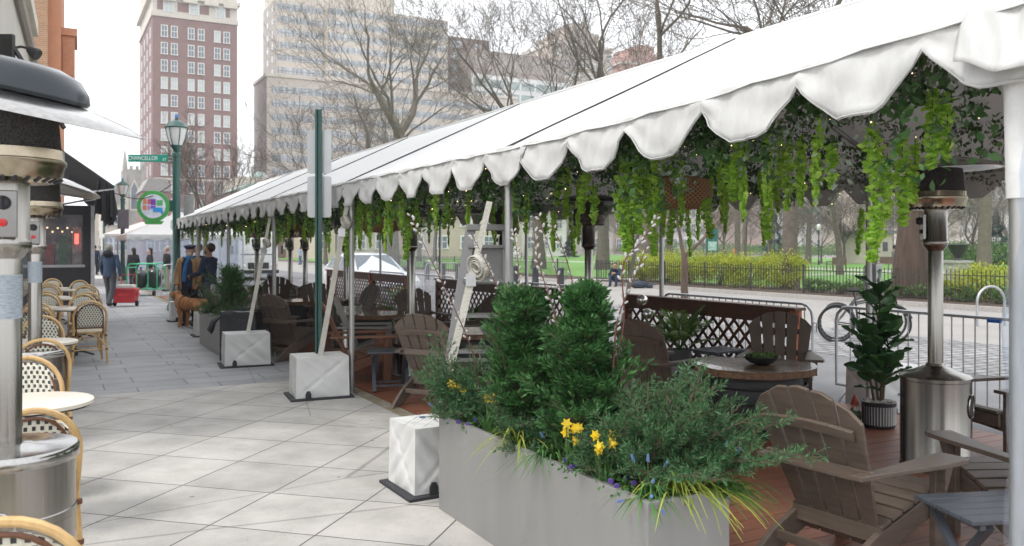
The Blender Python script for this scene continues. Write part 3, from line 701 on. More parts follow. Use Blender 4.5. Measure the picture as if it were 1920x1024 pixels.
# ---------------- lattice panels with planter rail ----------------
redw = mt('red_stained_wood',(.10,.040,.024),.42,var=.3,scale=4,stretch=(6,1,1)); orw = mt('orange_stained_wood',(.50,.12,.035),.5,var=.15,scale=4)
def lattice(t0,t1,label,v=4.30,top=.99,end=True):
    r=thing('lattice_panel',label,'lattice panel',TU(t0,v,.012),ANG,'red stained lattice panels along the deck'); L=t1-t0
    MB().box((-.04,0,top-.19),(.0,L,top-.03)).build('fascia',redw,r)
    MB().box((-.08,-.02,top-.03),(.09,L+.02,top)).build('top_rail',redw,r,bevel=.004)
    MB().box((-.04,0,0),(.0,L,.16)).build('bottom_board',redw,r)
    for y in(.0,L-.09):
        MB().box((-.045,y,0.001),(.045,y+.09,top-.031)).build('post',orw if (y>0)==False and end else redw,r,bevel=.003)
    b=MB(); sp=.185; h0,h1=.13,top-.17
    for sgn in(1,-1):
        k=-int(.9/sp)
        while k*sp<L+.9:
            y0=k*sp; y1=y0+sgn*(h1-h0); z0,z1=h0,h1
            pts=[]
            ya,yb=.09,L-.09
            def clip(y,z): return (y,z)
            P=[(y0,z0),(y1,z1)]
            # clip to panel
            (a,za),(c,zc)=P
            if a>c: (a,za),(c,zc)=(c,zc),(a,za)
            if c>ya and a<yb:
                s=(zc-za)/(c-a)
                if a<ya: za+=s*(ya-a); a=ya
                if c>yb: zc-=s*(c-yb); c=yb
                x=.010 if sgn>0 else -.004
                b.beam((x,a,za),(x,c,zc),.040,.009,up=(1,0,0))
            k+=1
    b.build('lattice',redw,r)
    return r
lattice(4.95,8.15,'red lattice panel behind the live edge table, nearest to the camera')
lattice(8.95,11.0,'short lattice panel seen through pussy willow stems')
lattice(11.35,14.9,'lattice panel with bright orange end board behind mid deck chairs')
lattice(16.6,19.0,'dark lattice panel near the white car')
lattice(19.1,23.0,'long lattice panel at the far end of the deck')
# ---------------- small things on deck ----------------
bw=thing('succulent_bowl','dark bowl of succulents on the live edge table','bowl',tb+Vector((.06,.0,.602)))
MB().lathe([(.05,0),(.11,.015),(.155,.05),(.165,.075),(.155,.075),(.14,.05),(.0,.045)],28).build('bowl',mt('dark_ceramic',(.02,.02,.022),.3),bw,smooth=True)
P=[];Dd=[];Sz=[]
for k in range(26):
    a=RNG.uniform(0,6.3); q=.12*math.sqrt(RNG.uniform()); c=np.array([q*math.cos(a),q*math.sin(a),.06])
    for j in range(14):
        d=RNG.normal(size=3); d[2]=abs(d[2])+.5; d/=np.linalg.norm(d); P.append(c+d*.025); Dd.append(d); Sz.append(.045)
leaves('foliage',P,Dd,Sz,leafmat('succulent',(.06,.13,.04),(.16,.25,.08),.1),bw,.4,True)
bw2=dup(bw,(-2.2,13.3,.634)) if False else None
# fiddle leaf fig in ribbed pot
fig=thing('potted_fig','fiddle leaf fig in black and white ribbed pot on the deck','plant',G(1648,800,.012))
b=MB(); prof=[(.135,.0),(.142,.01),(.146,.03)]
n=72; vs=[];fs=[]
zz=[0,.012,.03,.20,.215,.235,.24]; rad=[.13,.14,.142,.146,.150,.152,.14]
for z,r_ in zip(zz,rad):
    for k in range(n): q=r_+(.0045 if (k//1)%2 and .02<z<.21 else 0); vs.append((q*math.cos(2*PI*k/n),q*math.sin(2*PI*k/n),z))
for i in range(len(zz)-1):
    for k in range(n):
        fs.append((i*n+k,i*n+(k+1)%n,(i+1)*n+(k+1)%n,(i+1)*n+k))
b.add(vs,fs); b.mi=[ (1 if (f[0]%2==0 and f[0]//n in(2,)) else 0) for f in b.f]
b.build('pot',[mt('pot_black',(.025,.025,.03),.4),mt('pot_white',(.5,.5,.5),.5)],fig)
b=MB(); rr=random.Random(2)
for k in range(150):
    a=rr.uniform(0,6.3); q=.13*math.sqrt(rr.random()); b.ell((q*math.cos(a),q*math.sin(a),.235+rr.uniform(-.005,.01)),(.013,.010,.008),6,4,Matrix.Rotation(a,3,'Z'))
b.build('pebbles',mt('pebbles',(.45,.42,.38),.7,var=.4,scale=20),fig,smooth=True)
stems=[[(0,.01,.2),(-.02,.02,.45),(.01,.02,.75),(.0,.0,1.05),(.015,-.01,1.30)],[(.03,0,.2),(.05,.0,.40),(.10,.01,.62),(.08,.02,.85)],[(-.04,0,.2),(-.07,.02,.42),(-.14,.0,.66),(-.16,.0,.88)],[(0,-.03,.2),(.0,-.06,.42),(.03,-.12,.6)]]
for st in stems: MB().path(st,[.013,.011,.009,.006,.004][:len(st)],7).build('stem',mt('fig_stem',(.10,.065,.04),.8,bump=.5),fig,smooth=True)
b=MB(); 
def bigleaf(b,p,d,up,L,w_):
    p=Vector(p); d=Vector(d).normalized(); x=d.cross(Vector(up)).normalized(); n_=x.cross(d); vs=[];fs=[]; N=7
    for i in range(N+1):
        s=i/N; wd=w_*(.30+.9*s**.8)*math.sqrt(max(0,1-s**5))*(.25+.75*min(1,s*3+.0)); c=p+d*(L*s)-n_*(L*.22*s*s)
        rip=.012*math.sin(s*16)
        vs+= [c-x*wd/2+n_*(.02+rip), c-x*wd/4+n_*.004, c, c+x*wd/4+n_*.004, c+x*wd/2+n_*(.02-rip)]
    for i in range(N):
        for k in range(4): a=i*5+k; fs.append((a,a+1,a+6,a+5))
    b.add(vs,fs)
for si,st in enumerate(stems):
    L=sum((Vector(st[i+1])-Vector(st[i])).length for i in range(len(st)-1)); nl=int(L*30)
    for k in range(nl):
        s=.30+.7*k/nl; f=s*(len(st)-1); i=min(len(st)-2,int(f)); p=Vector(st[i]).lerp(Vector(st[i+1]),f-i)
        a=k*2.4+si; e=rr.uniform(.2,1.5); bigleaf(b,p,(math.cos(a),math.sin(a),e),(rr.gauss(0,.5),rr.gauss(0,.5),1),rr.uniform(.17,.27),rr.uniform(.11,.17))
b.build('foliage',leafmat('fig_leaf',(.02,.065,.02),(.05,.13,.035),.12,.30),fig,smooth=True)
# garden gnome
gn=thing('garden_gnome','small garden gnome with red hat next to the ribbed pot','gnome',G(1603,795,.012))
b=MB(); b.lathe([(.05,0),(.06,.02),(.055,.04),(.062,.08),(.055,.12),(.035,.15)],16); b.build('body',mt('gnome_coat',(.06,.11,.05),.5,var=.4,scale=20),gn,smooth=True)
MB().ell((0,0,.165),(.034,.034,.035),12,8).ell((0,-.034,.165),(.008,.01,.008),8,6).build('head',mt('gnome_skin',(.55,.33,.22),.5),gn,smooth=True)
MB().lathe([(.04,.18),(.036,.20),(.02,.25),(0,.29)],14).build('hat',mt('gnome_hat',(.45,.06,.03),.5),gn,smooth=True)
MB().ell((0,-.03,.135),(.028,.018,.035),10,8).build('beard',white,gn,smooth=True)
for s in(-1,1): MB().ell((s*.045,-.03,.085),(.014,.03,.014),8,6).build('arm',mt('gnome_coat2',(.35,.22,.05),.5),gn,smooth=True)
# palms at the lattice
def palm(label,loc,n,L,seed,pot=True,name='potted_palm'):
    r=thing(name,label,'plant',loc); rr=random.Random(seed)
    if pot: MB().lathe([(.12,0),(.15,.22),(.16,.24),(.14,.24),(.13,.2),(0,.2)],24).build('pot',mt('grey_pot',(.12,.12,.12),.6),r,smooth=True)
    P=[];Dd=[];S_=[]; b=MB()
    for k in range(n):
        a=rr.uniform(0,6.3); e=rr.uniform(.6,1.4); l=L*rr.uniform(.7,1.1); z0=.22 if pot else 0
        pts=[]; 
        for j in range(9):
            s=j/8; hz=l*s*math.cos(e)*(1+.2*s); pts.append(Vector((math.cos(a)*hz,math.sin(a)*hz,z0+l*s*math.sin(e)-l*.30*s*s)))
        b.path(pts,[.006*(1-.7*j/8) for j in range(9)],5)
        for j in range(36):
            s=.25+.75*j/36; f=s*8; i=min(7,int(f)); p=pts[i].lerp(pts[i+1],f-i); d=(pts[i+1]-pts[i]).normalized(); sd=d.cross(Vector((0,0,1))).normalized()
            for q in(-1,1):
                dd=(d*.6+sd*q*.8+Vector((0,0,-.15))); ll=.17*(1-.55*abs(s-.5)*1.6); P.append(p+dd.normalized()*ll/2); Dd.append(dd); S_.append(ll)
    b.build('stems',mt('green_stem',(.07,.13,.03),.6),r,smooth=True)
    leaves('foliage',P,Dd,S_,leafmat('palm_leaf',(.11,.23,.04),(.26,.42,.09),.4),r,.13,up=[0,0,1])
palm('feathery palm in pot before the nearest lattice panel',TU(6.55,3.95,.16),22,.78,3)
palm('small bright palm by the orange panel end',TU(12.4,3.9,.012),14,.62,4)
palm('pale fern like palm beside the small brown chair at the metal fence',TU(15.4,3.7,.012),14,.85,5)
palm('potted palm at the foot of the ladder behind the willow',TU(8.6,3.5,.012),14,.7,6)
# silver spheres on stand
sp=thing('globe_stand','dark stand with silver mirrored balls behind the left dark chair','ornament',TU(7.05,3.75,.012))
MB().tube((0,0,0),(0,0,.95),.012).lathe([(.15,0),(.15,.015),(.02,.02)],20).build('stand',rub,sp)
for z,dx in((.98,.0),(.80,.07),(.62,.02)): MB().ell((dx,0,z),(.07,.07,.07),20,14).build('silver_ball',mt('silver_ball',(.75,.73,.7),.25,.9),sp,smooth=True)
# ---------------- ladder ----------------
la=thing('step_ladder','tall aluminium step ladder standing behind the planter','ladder',Vector((-.46,7.0,0)),math.radians(2))
la2=mt('ladder_aluminium',(.22,.22,.215),.5,.5,var=.12,scale=14,stretch=(1,1,.2))
tz=1.81
for s,(xb,xt) in ((-1,(-.16,.12)),(1,(.46,.42))):
    for y0,y1,nm in((-.30,-.04,'rail'),(.55,.06,'rear_rail')):
        b=MB(); b.beam((xb,y0,0),(xt,y1,tz),.028,.085 if nm=='rail' else .05,up=(1,0,0)); b.build(nm,la2,la)
MB().box((.09,-.09,tz),(.46,.11,tz+.05)).build('top_cap',la2,la,bevel=.004)
for k in range(6):
    z=.28+.28*k; s=z/tz; x0=-.16+.28*s; x1=.46-.04*s; y=-.30+.26*s
    MB().box((x0,y-.04,z-.012),(x1,y+.05,z+.012)).build('step',la2,la)
for k in range(4):
    z=.3+.4*k; s=z/tz; x0=-.16+.28*s; x1=.46-.04*s; y=.55-.49*s; MB().box((x0,y-.012,z-.015),(x1,y+.012,z+.015)).build('rear_brace',la2,la)
MB().box((.12,-.03,tz-.44),(.42,-.01,tz-.14)).build('label_plate',la2,la)
# ---------------- lanterns hanging in the tent ----------------
wic=mt('wicker',(.34,.19,.09),.7,var=.3,scale=60,bump=.9,bscale=110)
def lantern(label,p,R,h_,zt):
    r=thing('woven_lantern',label,'hanging lantern',p,0,'woven drum lanterns hanging under the tent')
    prof=[(R*.62,-h_/2),(R*.9,-h_*.42),(R,-h_*.15),(R,h_*.15),(R*.9,h_*.42),(R*.62,h_/2)]
    b=MB(); n=40
    b.lathe(prof,n); o=b.build('shade',weave,r,smooth=True)
    b=MB()
    for q,z in(prof[0],prof[1],prof[4],prof[5]): b.path([(q*1.01*math.cos(k*PI/16),q*1.01*math.sin(k*PI/16),z) for k in range(32)],.008,6,closed=True)
    b.build('hoops',wic,r,smooth=True)
    MB().tube((0,0,h_/2),(0,0,roofz(tv(p)[1])-.06-p[2]),.003,n=5).build('cord',rub,r)
    return r
weave=bpy.data.materials.new('woven_cane'); weave.use_nodes=True; n_=weave.node_tree; L_=n_.links; bs=n_.nodes['Principled BSDF']; bs.inputs['Roughness'].default_value=.7
tc=n_.nodes.new('ShaderNodeTexCoord'); sx=n_.nodes.new('ShaderNodeSeparateXYZ'); L_.new(tc.outputs['Object'],sx.inputs[0])
at=n_.nodes.new('ShaderNodeMath'); at.operation='ARCTAN2'; L_.new(sx.outputs[1],at.inputs[0]); L_.new(sx.outputs[0],at.inputs[1])
def mth(op,a,b_=None):
    x=n_.nodes.new('ShaderNodeMath'); x.operation=op
    for i,q in enumerate((a,b_)):
        if q is None: continue
        if isinstance(q,(int,float)): x.inputs[i].default_value=q
        else: L_.new(q,x.inputs[i])
    return x.outputs[0]
u1=mth('MULTIPLY',at.outputs[0],36); z1=mth('MULTIPLY',sx.outputs[2],170)
s1=mth('SINE',mth('ADD',u1,z1)); s2=mth('SINE',mth('SUBTRACT',u1,z1)); mxx=mth('MAXIMUM',s1,s2)
cr=n_.nodes.new('ShaderNodeMix'); cr.data_type='RGBA'; cr.inputs[6].default_value=(.08,.04,.02,1); cr.inputs[7].default_value=(.62,.38,.19,1)
L_.new(mth('GREATER_THAN',mxx,.35),cr.inputs[0]); L_.new(cr.outputs[2],bs.inputs['Base Color'])
tr=n_.nodes.new('ShaderNodeBsdfTranslucent'); tr.inputs[0].default_value=(.5,.28,.13,1); ms=n_.nodes.new('ShaderNodeMixShader'); ms.inputs[0].default_value=.35
L_.new(bs.outputs[0],ms.inputs[1]); L_.new(tr.outputs[0],ms.inputs[2]); L_.new(ms.outputs[0],n_.nodes['Material Output'].inputs['Surface'])
lantern('large woven drum lantern hanging at the right under the tent',W(1275,362,7.6),.275,.27,3.4)
lantern('brown drum lantern hanging behind vines above the mid deck',W(712,416,11.5),.30,.27,3.4)
lantern('small far woven lantern half hidden by vines',W(560,420,17),.28,.26,3.4)
# ---------------- foreground planter and its planting ----------------
galv = mt('grey_painted_metal',(.29,.29,.285),.42,.35,var=.055,scale=2.2,stretch=(2.5,2.5,.35),bump=.03)
def planter_box(label,t0,t1,v0,v1,h_):
    r=thing('metal_planter',label,'planter',TU(t0,v0),ANG); w_=v1-v0; L=t1-t0
    b=MB(); o=[(0,0),(w_,0),(w_,L),(0,L)]; i_=.03
    b.add([(x,y,.0) for x,y in o]+[(x,y,h_) for x,y in o]+[(i_,i_,h_),(w_-i_,i_,h_),(w_-i_,L-i_,h_),(i_,L-i_,h_)]+[(i_,i_,h_-.06),(w_-i_,i_,h_-.06),(w_-i_,L-i_,h_-.06),(i_,L-i_,h_-.06)],
          [(0,1,5,4),(1,2,6,5),(2,3,7,6),(3,0,4,7),(4,5,9,8),(5,6,10,9),(6,7,11,10),(7,4,8,11),(8,9,13,12),(9,10,14,13),(10,11,15,14),(11,8,12,15),(3,2,1,0)])
    b.build('box',galv,r,bevel=.003)
    MB().box((i_+.002,i_+.002,.1),(w_-i_-.002,L-i_-.002,h_-.035)).build('soil_fill',soil,r)
    return r
planter_box('long grey metal planter full of evergreens and daffodils in the foreground',1.06,3.23,-.76,-.31,.61)
planter_box('grey metal planter standing behind the black trash can',11.75,13.8,-.66,-.2,.60)
twig=mt('twig_bark',(.09,.06,.04),.8,var=.3,scale=20)
def spray_shrub(name,label,cat,loc,branches,lm,needle=.016,asp=.28,dens=60,tw=12,twl=.16,droop=.25,seed=1,flat=False,group=None):
    """branches: list of (dir xy angle, length, elevation, start z)"""
    r=thing(name,label,cat,loc,0,group); rg=np.random.default_rng(seed); rr=random.Random(seed)
    st=MB(); P=[];D_=[];S_=[]
    for (a,L,e,z0,x0,y0) in branches:
        pts=[]; 
        for j in range(7):
            s=j/6; hz=L*s*math.cos(e); pts.append(Vector((x0+math.cos(a)*hz, y0+math.sin(a)*hz, z0+L*s*math.sin(e)+(-droop*L*s*s if not flat else .0))))
        st.path(pts,[.008*(1-.8*j/6)*(.6+L) for j in range(7)],4)
        for k in range(tw):
            s=.16+.84*(k+rr.random()*.6)/tw; f=min(5.999,s*6); i=int(f); p=pts[i].lerp(pts[i+1],f-i); d=(pts[i+1]-pts[i]).normalized()
            side=d.cross(Vector((0,0,1))); side=side.normalized() if side.length>.05 else Vector((1,0,0))
            up2=side.cross(d)
            q=(1 if k%2 else -1)*rr.uniform(.5,1.1); td=(d*.75+side*q+up2*rr.uniform(-.35,.5)+Vector((0,0,.12))).normalized(); tl=twl*min(1,.38+L/.28)*(1.15-.75*s)*rr.uniform(.7,1.25)
            q2=(p+td*tl) - Vector((0,0,droop*.3*tl))
            st.path([p,q2],[.0022,.001],3,caps=False)
            n=int(dens*tl/twl); s2=rg.uniform(0.05,1,size=n)
            base=np.array(p)[None]+ (np.array(q2)-np.array(p))[None]*s2[:,None]
            ang=rg.uniform(0,2*PI,size=n); o1=np.array(td.orthogonal().normalized()); o2=np.array(td.cross(Vector(o1)))
            if flat: 
                sd=np.where(rg.random(n)<.5,-1,1)[:,None]; w3=np.array(side)[None]*sd; rad=w3+rg.normal(size=(n,3))*.22
                spread=(1-s2)[:,None]*.9+.35
                ln=needle*(1.5-s2*.7); dv=np.array(td)[None]*.8+rad*.75; off=dv/np.linalg.norm(dv,axis=1,keepdims=True)*(ln*spread[:,0]*1.2)[:,None]
            else:
                rad=np.cos(ang)[:,None]*o1+np.sin(ang)[:,None]*o2; ln=needle*rg.uniform(.7,1.2,size=n); dv=np.array(td)[None]*.75+rad*.8; off=dv/np.linalg.norm(dv,axis=1,keepdims=True)*(ln*.5)[:,None]
            P.append(base+off); D_.append(dv); S_.append(ln)
    st.build('stems',twig,r)
    leaves('foliage',np.concatenate(P),np.concatenate(D_),np.concatenate(S_),lm,r,asp)
    return r
thuja=leafmat('arborvitae_leaf',(.016,.072,.020),(.08,.205,.055),.18,.5)
junip=leafmat('juniper_leaf',(.016,.068,.024),(.095,.21,.085),.15,.5)
SZ=.57
def cone(loc,h,R,n,seed,label,lm=thuja,name='arborvitae',z0=SZ,group=None,dens=58,tw=12,needle=.036,pw=.8):
    rr=random.Random(seed); br=[(0,h*.9,PI/2-.02,0,0,0)]
    for k in range(n):
        z=h*(.02+.90*(k/n)); q=1-z/h; L=R*(.10+1.15*q**pw)*rr.uniform(.5,1.4); br.append((k*2.4+rr.uniform(-.3,.3),L,rr.uniform(.45,1.05)+.3*(1-q),z,0,0))
    return spray_shrub(name,label,'conifer',loc+Vector((0,0,z0)),br,lm,needle,.21,int(dens*.95),tw,.17,.10,seed,flat=True,group=group)
cone(RV(978,-.52),.78,.33,46,11,'left of two upright arborvitae in the foreground planter',pw=.55)
cone(RV(1098,-.52),.92,.36,56,12,'right and taller of two upright arborvitae in the foreground planter',pw=1.15)
def spread(loc,L,n,seed,label,bias=None,e=(.15,.9),z0=SZ,lm=junip,dens=54,tw=16,twl=.19,needle=.029,droop=.25,group=None,name='juniper'):
    rr=random.Random(seed); br=[]
    for k in range(n):
        a=rr.uniform(0,2*PI) if bias is None else rr.gauss(bias[0],bias[1])
        fr=max(0,math.cos(a-3.64)); 
        br.append((a,L*(1-.74*fr)*rr.uniform(.45,1.05),rr.uniform(*e),rr.uniform(0,.05),rr.uniform(-.12,.12),rr.uniform(-.12,.12)))
    return spray_shrub(name,label,'shrub',loc+Vector((0,0,z0)),br,lm,needle,.17,dens,tw,twl,droop,seed,group=group)
spread(RV(900,-.56),.84,58,21,'spreading blue green juniper at the far left end of the planter',bias=(2.4,1.3),e=(.45,1.25),tw=18,droop=.2)
spread(RV(1000,-.56),.42,26,22,'juniper between and before the two arborvitae in the planter',e=(.1,1.0))
spread(RV(1165,-.54),.56,62,23,'large bushy juniper right of the arborvitae in the planter',bias=(.1,1.7),e=(.45,1.35),droop=.2)
spread(RV(1245,-.48),.72,52,24,'arching juniper overhanging the deck at the right end of the planter',bias=(.6,1.2),e=(.45,1.3),droop=.22,tw=18)
# pussy willow stems
cat=mt('catkin',(.40,.40,.385),.8,var=.2,scale=40); wil=mt('willow_stem',(.13,.045,.03),.5)
catm=None
def willow(pts,label,seed):
    """pts: (px,py,Y)"""
    rr=random.Random(seed); P=[W(*p) for p in pts]; base=P[0].copy(); r=thing('pussy_willow_branch',label,'branch',base,0,'pussy willow stems rising from the planter')
    # smooth
    Q=[]
    for i in range(len(P)-1):
        for j in range(8):
            s=j/8; p0=P[max(0,i-1)];p1=P[i];p2=P[i+1];p3=P[min(len(P)-1,i+2)]
            Q.append(.5*((2*p1)+(p2-p0)*s+(2*p0-5*p1+4*p2-p3)*s*s+(3*p1-p0-3*p2+p3)*s**3)-base)
    Q.append(P[-1]-base); N=len(Q)
    MB().path(Q,[.005-.0035*i/N for i in range(N)],6).build('stem',wil,r,smooth=True)
    b=MB(); L=sum((Q[i+1]-Q[i]).length for i in range(N-1)); n=int(L/.024)
    for k in range(int(n*.30),n):
        f=k/n*(N-1); i=min(N-2,int(f)); p=Q[i].lerp(Q[i+1],f-i); d=(Q[i+1]-Q[i]).normalized(); a=k*2.5+rr.uniform(-.4,.4); o1=d.orthogonal().normalized(); o2=d.cross(o1)
        if rr.random()<.2: continue
        rad=o1*math.cos(a)+o2*math.sin(a); ax=(d*.8+rad*.6).normalized(); R=ax.to_track_quat('Z','Y').to_matrix(); s=rr.uniform(.75,1.15)
        global catm
        if catm is None:
            c_=MB().ell((0,0,0),(.0075,.0075,.0145),8,6).build('catkin',cat,r,smooth=True); catm=c_
        else: c_=catm.copy(); COL.objects.link(c_); c_.parent=r
        c_.location=p+rad*.009+ax*.009; c_.rotation_euler=R.to_euler(); c_.scale=(s,s,s)
ws=[([(900,735,5.3),(884,655,5.3),(848,570,5.3),(805,480,5.3),(768,400,5.35)],'pussy willow branch leaning furthest left across the ladder'),
([(975,700,5.1),(955,600,5.1),(915,500,5.15),(884,440,5.2)],'pussy willow branch bending left in front of the ladder rail'),
([(985,660,5.1),(975,560,5.1),(970,480,5.15),(962,430,5.2)],'straight pussy willow branch beside tent post above the left arborvitae'),
([(1068,720,4.7),(1040,590,4.7),(1012,500,4.75),(1000,425,4.8)],'pussy willow branch rising between the two arborvitae, left one'),
([(1075,690,4.7),(1062,590,4.7),(1040,500,4.7),(1008,400,4.75)],'pussy willow branch rising between the two arborvitae, leaning left at its tip'),
([(1075,640,4.7),(1078,560,4.7),(1060,480,4.7),(1034,420,4.7)],'pussy willow branch rising between the two arborvitae, rightmost one'),
([(1150,690,4.3),(1158,600,4.3),(1190,520,4.3),(1212,462,4.3)],'pussy willow branch right of the taller arborvitae, shorter one'),
([(1150,700,4.35),(1170,600,4.35),(1168,500,4.35),(1205,450,4.35),(1235,400,4.4)],'pussy willow branch right of the taller arborvitae, reaching highest')]
for i,(p,l) in enumerate(ws): willow(p,l,i)
# daffodils, grass tufts, grape hyacinths, pansies
dyel=mt('daffodil_yellow',(.90,.64,.03),.5,var=.08,trans=.2); blade=leafmat('blade_green',(.05,.15,.04),(.12,.26,.06),.25); yblade=leafmat('variegated_blade',(.22,.32,.05),(.50,.52,.10),.3)
musc=mt('muscari_blue',(.14,.22,.42),.5,var=.25,scale=40); pans=mt('pansy_purple',(.07,.03,.20),.6,var=.4,scale=30)
def blades(n,L,seed,e=(.7,1.5),w_=.010,droop=.5,R=.03,bias=None):
    rr=random.Random(seed); b=MB()
    for k in range(n):
        a=rr.uniform(0,2*PI) if bias is None else rr.gauss(*bias); el=rr.uniform(*e); l=L*rr.uniform(.6,1.1); x0=rr.uniform(-R,R); y0=rr.uniform(-R,R); pts=[]
        sd=Vector((-math.sin(a),math.cos(a),0)); vs=[];fs=[]
        for j in range(8):
            s=j/7; p=Vector((x0+math.cos(a)*l*s*math.cos(el)*(1+.5*s*s), y0+math.sin(a)*l*s*math.cos(el)*(1+.5*s*s), l*s*math.sin(el)-droop*l*s*s*s)); ww=w_*(1-s**3)/2+.0006
            vs+=[p-sd*ww,p+sd*ww+Vector((0,0,.0015))]
        for j in range(7): fs.append((2*j,2*j+1,2*j+3,2*j+2))
        b.add(vs,fs)
    return b
def daff(p,label,n,seed):
    r=thing('daffodil_clump',label,'flowers',p); rr=random.Random(seed)
    blades(22,.22,seed,(1.1,1.5),.012,.15,.04).build('leaves',blade,r)
    for k in range(n):
        x,y=rr.uniform(-.055,.055),rr.uniform(-.055,.055); h=rr.uniform(.17,.25); fa=rr.uniform(-2.2,-.9)
        MB().path([(x*.5,y*.5,0),(x,y,h*.7),(x,y,h)],.003,5).build('stem',MC.get('green_stem'),r,smooth=True)
        ax=Vector((math.cos(fa),math.sin(fa),.25)).normalized(); R=ax.to_track_quat('Z','Y').to_matrix(); c=Vector((x,y,h)); b=MB()
        for j in range(6):
            a=j*PI/3; d=R@Vector((math.cos(a),math.sin(a),.12)); sd=R@Vector((-math.sin(a),math.cos(a),0)); b.add([c,c+d*.014+sd*.009,c+d*.03,c+d*.014-sd*.009],[(0,1,2,3)])
        b.lathe([(.006,0),(.008,.010),(.011,.018)],10,c,R); b.build('flower',dyel,r)
Zs=Vector((0,0,SZ))
def PZ(px,v): q=RV(px,v); q.z=SZ; return q
daff(PZ(862,-.68),'yellow daffodils at the far left end of the planter',6,1); daff(PZ(915,-.70),'yellow daffodil cluster beside the juniper, second from left',5,2)
daff(PZ(1072,-.71),'bright yellow daffodil cluster at the middle of the planter front',6,3); daff(PZ(1135,-.71),'yellow daffodils near the right end of the planter front',5,4)
def tuft(p,label,m,n,L,seed,e,droop,bias,name='grass_tuft',w_=.009):
    r=thing(name,label,'grass',p); blades(n,L,seed,e,w_,droop,.035,bias).build('blades',m,r); return r
tuft(PZ(975,-.68),'yellow striped grass tuft spilling over the planter front, left one',yblade,44,.30,5,(.5,1.3),.75,(-2.6,.8))
tuft(PZ(1262,-.52),'yellow striped grass tuft arching over the right corner of the planter',yblade,60,.34,6,(.5,1.3),.7,(-.6,1.0))
tuft(PZ(1320,-.38),'small yellow grass tuft at the extreme right edge of the planter',yblade,34,.26,8,(.4,1.3),.8,(-.5,.9))
tuft(PZ(1030,-.70),'green leaved tuft drooping over the planter front',blade,30,.24,9,(.5,1.3),.9,(-2.3,.6))
def muscari(p,label,n,seed,bias=(-1.6,.9),L=.2):
    r=thing('grape_hyacinth_clump',label,'flowers',p); rr=random.Random(seed); blades(40,L*1.15,seed,(.5,1.3),.011,.75,.04,bias).build('leaves',blade,r)
    for k in range(n):
        a=rr.gauss(*bias); el=rr.uniform(.3,1.4); l=L*rr.uniform(.8,1.15); pts=[Vector((math.cos(a)*l*s*math.cos(el),math.sin(a)*l*s*math.cos(el),l*s*math.sin(el)-.25*l*s*s*(1.3-el))) for s in(0,.4,.75,1)]
        MB().path(pts,.0025,5).build('stem',MC['green_stem'],r); d=(pts[-1]-pts[-2]).normalized(); b=MB(); R=d.to_track_quat('Z','Y').to_matrix()
        for j in range(26):
            z=.034*j/26; q=.0062*(1-.55*j/26); aa=j*2.4; b.ell(pts[-1]+R@Vector((q*math.cos(aa),q*math.sin(aa),z)),(.0028,.0028,.0034),5,4)
        b.build('flower',musc,r,smooth=True)
muscari(PZ(1215,-.66),'blue grape hyacinths hanging over the planter corner',8,1); muscari(PZ(1340,-.36),'blue grape hyacinths leaning out past the right edge of the planter',6,2,(-.3,.6),.22)
muscari(PZ(1045,-.62),'blue grape hyacinths among leaves at mid planter',5,3,(0,3)); muscari(PZ(848,-.70),'blue grape hyacinth leaning out of the left end of the planter',3,4,(3.0,.4))
def pansies(p,label,n,seed):
    r=thing('pansy_clump',label,'flowers',p); rr=random.Random(seed); P=RNG.normal(size=(170,3))*[.05,.05,.018]+[0,0,.03]
    leaves('leaves',P,RNG.normal(size=(170,3)),np.full(170,.026),blade,r,.55)
    for k in range(n):
        c=Vector((rr.gauss(0,.045),rr.gauss(0,.045),rr.uniform(.045,.07))); b=MB()
        for j in range(5): a=j*2*PI/5; b.ell(c+Vector((math.cos(a)*.007,-.006,math.sin(a)*.007)),(.008,.003,.008),8,5)
        b.build('flower',pans,r,smooth=True)
pansies(PZ(893,-.68),'dark purple pansies under the left juniper',9,1); pansies(PZ(1088,-.69),'purple pansies below the middle daffodils',10,2); pansies(PZ(1175,-.68),'purple pansies beside the rightmost daffodils',7,3)
tl=thing('tulip_leaves','broad grey green tulip leaves at mid planter','leaves',PZ(1112,-.62)); b=MB()
for a,l in((.3,.2),(2.2,.22),(-1.4,.17),(1.2,.18)): bigleaf(b,(0,0,0),(math.cos(a)*.35,math.sin(a)*.35,1),(math.cos(a+1.6),math.sin(a+1.6),0),l,.055)
b.build('leaf_blades',leafmat('tulip_leaf',(.10,.19,.12),(.15,.25,.15),.2),tl,smooth=True)
# far planter
cone(TU(12.2,-.42),.72,.50,60,31,'leafy evergreen standing in the far planter, left of trash can',z0=.56,dens=26,needle=.04,tw=9)
spread(TU(12.9,-.5),.72,44,32,'low juniper spilling towards the dog in the far planter',z0=.56,dens=20,tw=9,needle=.04,twl=.2,lm=thuja,e=(.2,1.1))
spread(TU(11.85,-.5),.5,26,33,'low juniper at the trash can end of the far planter',z0=.56,dens=20,tw=9,needle=.04,twl=.2,e=(.1,.9))
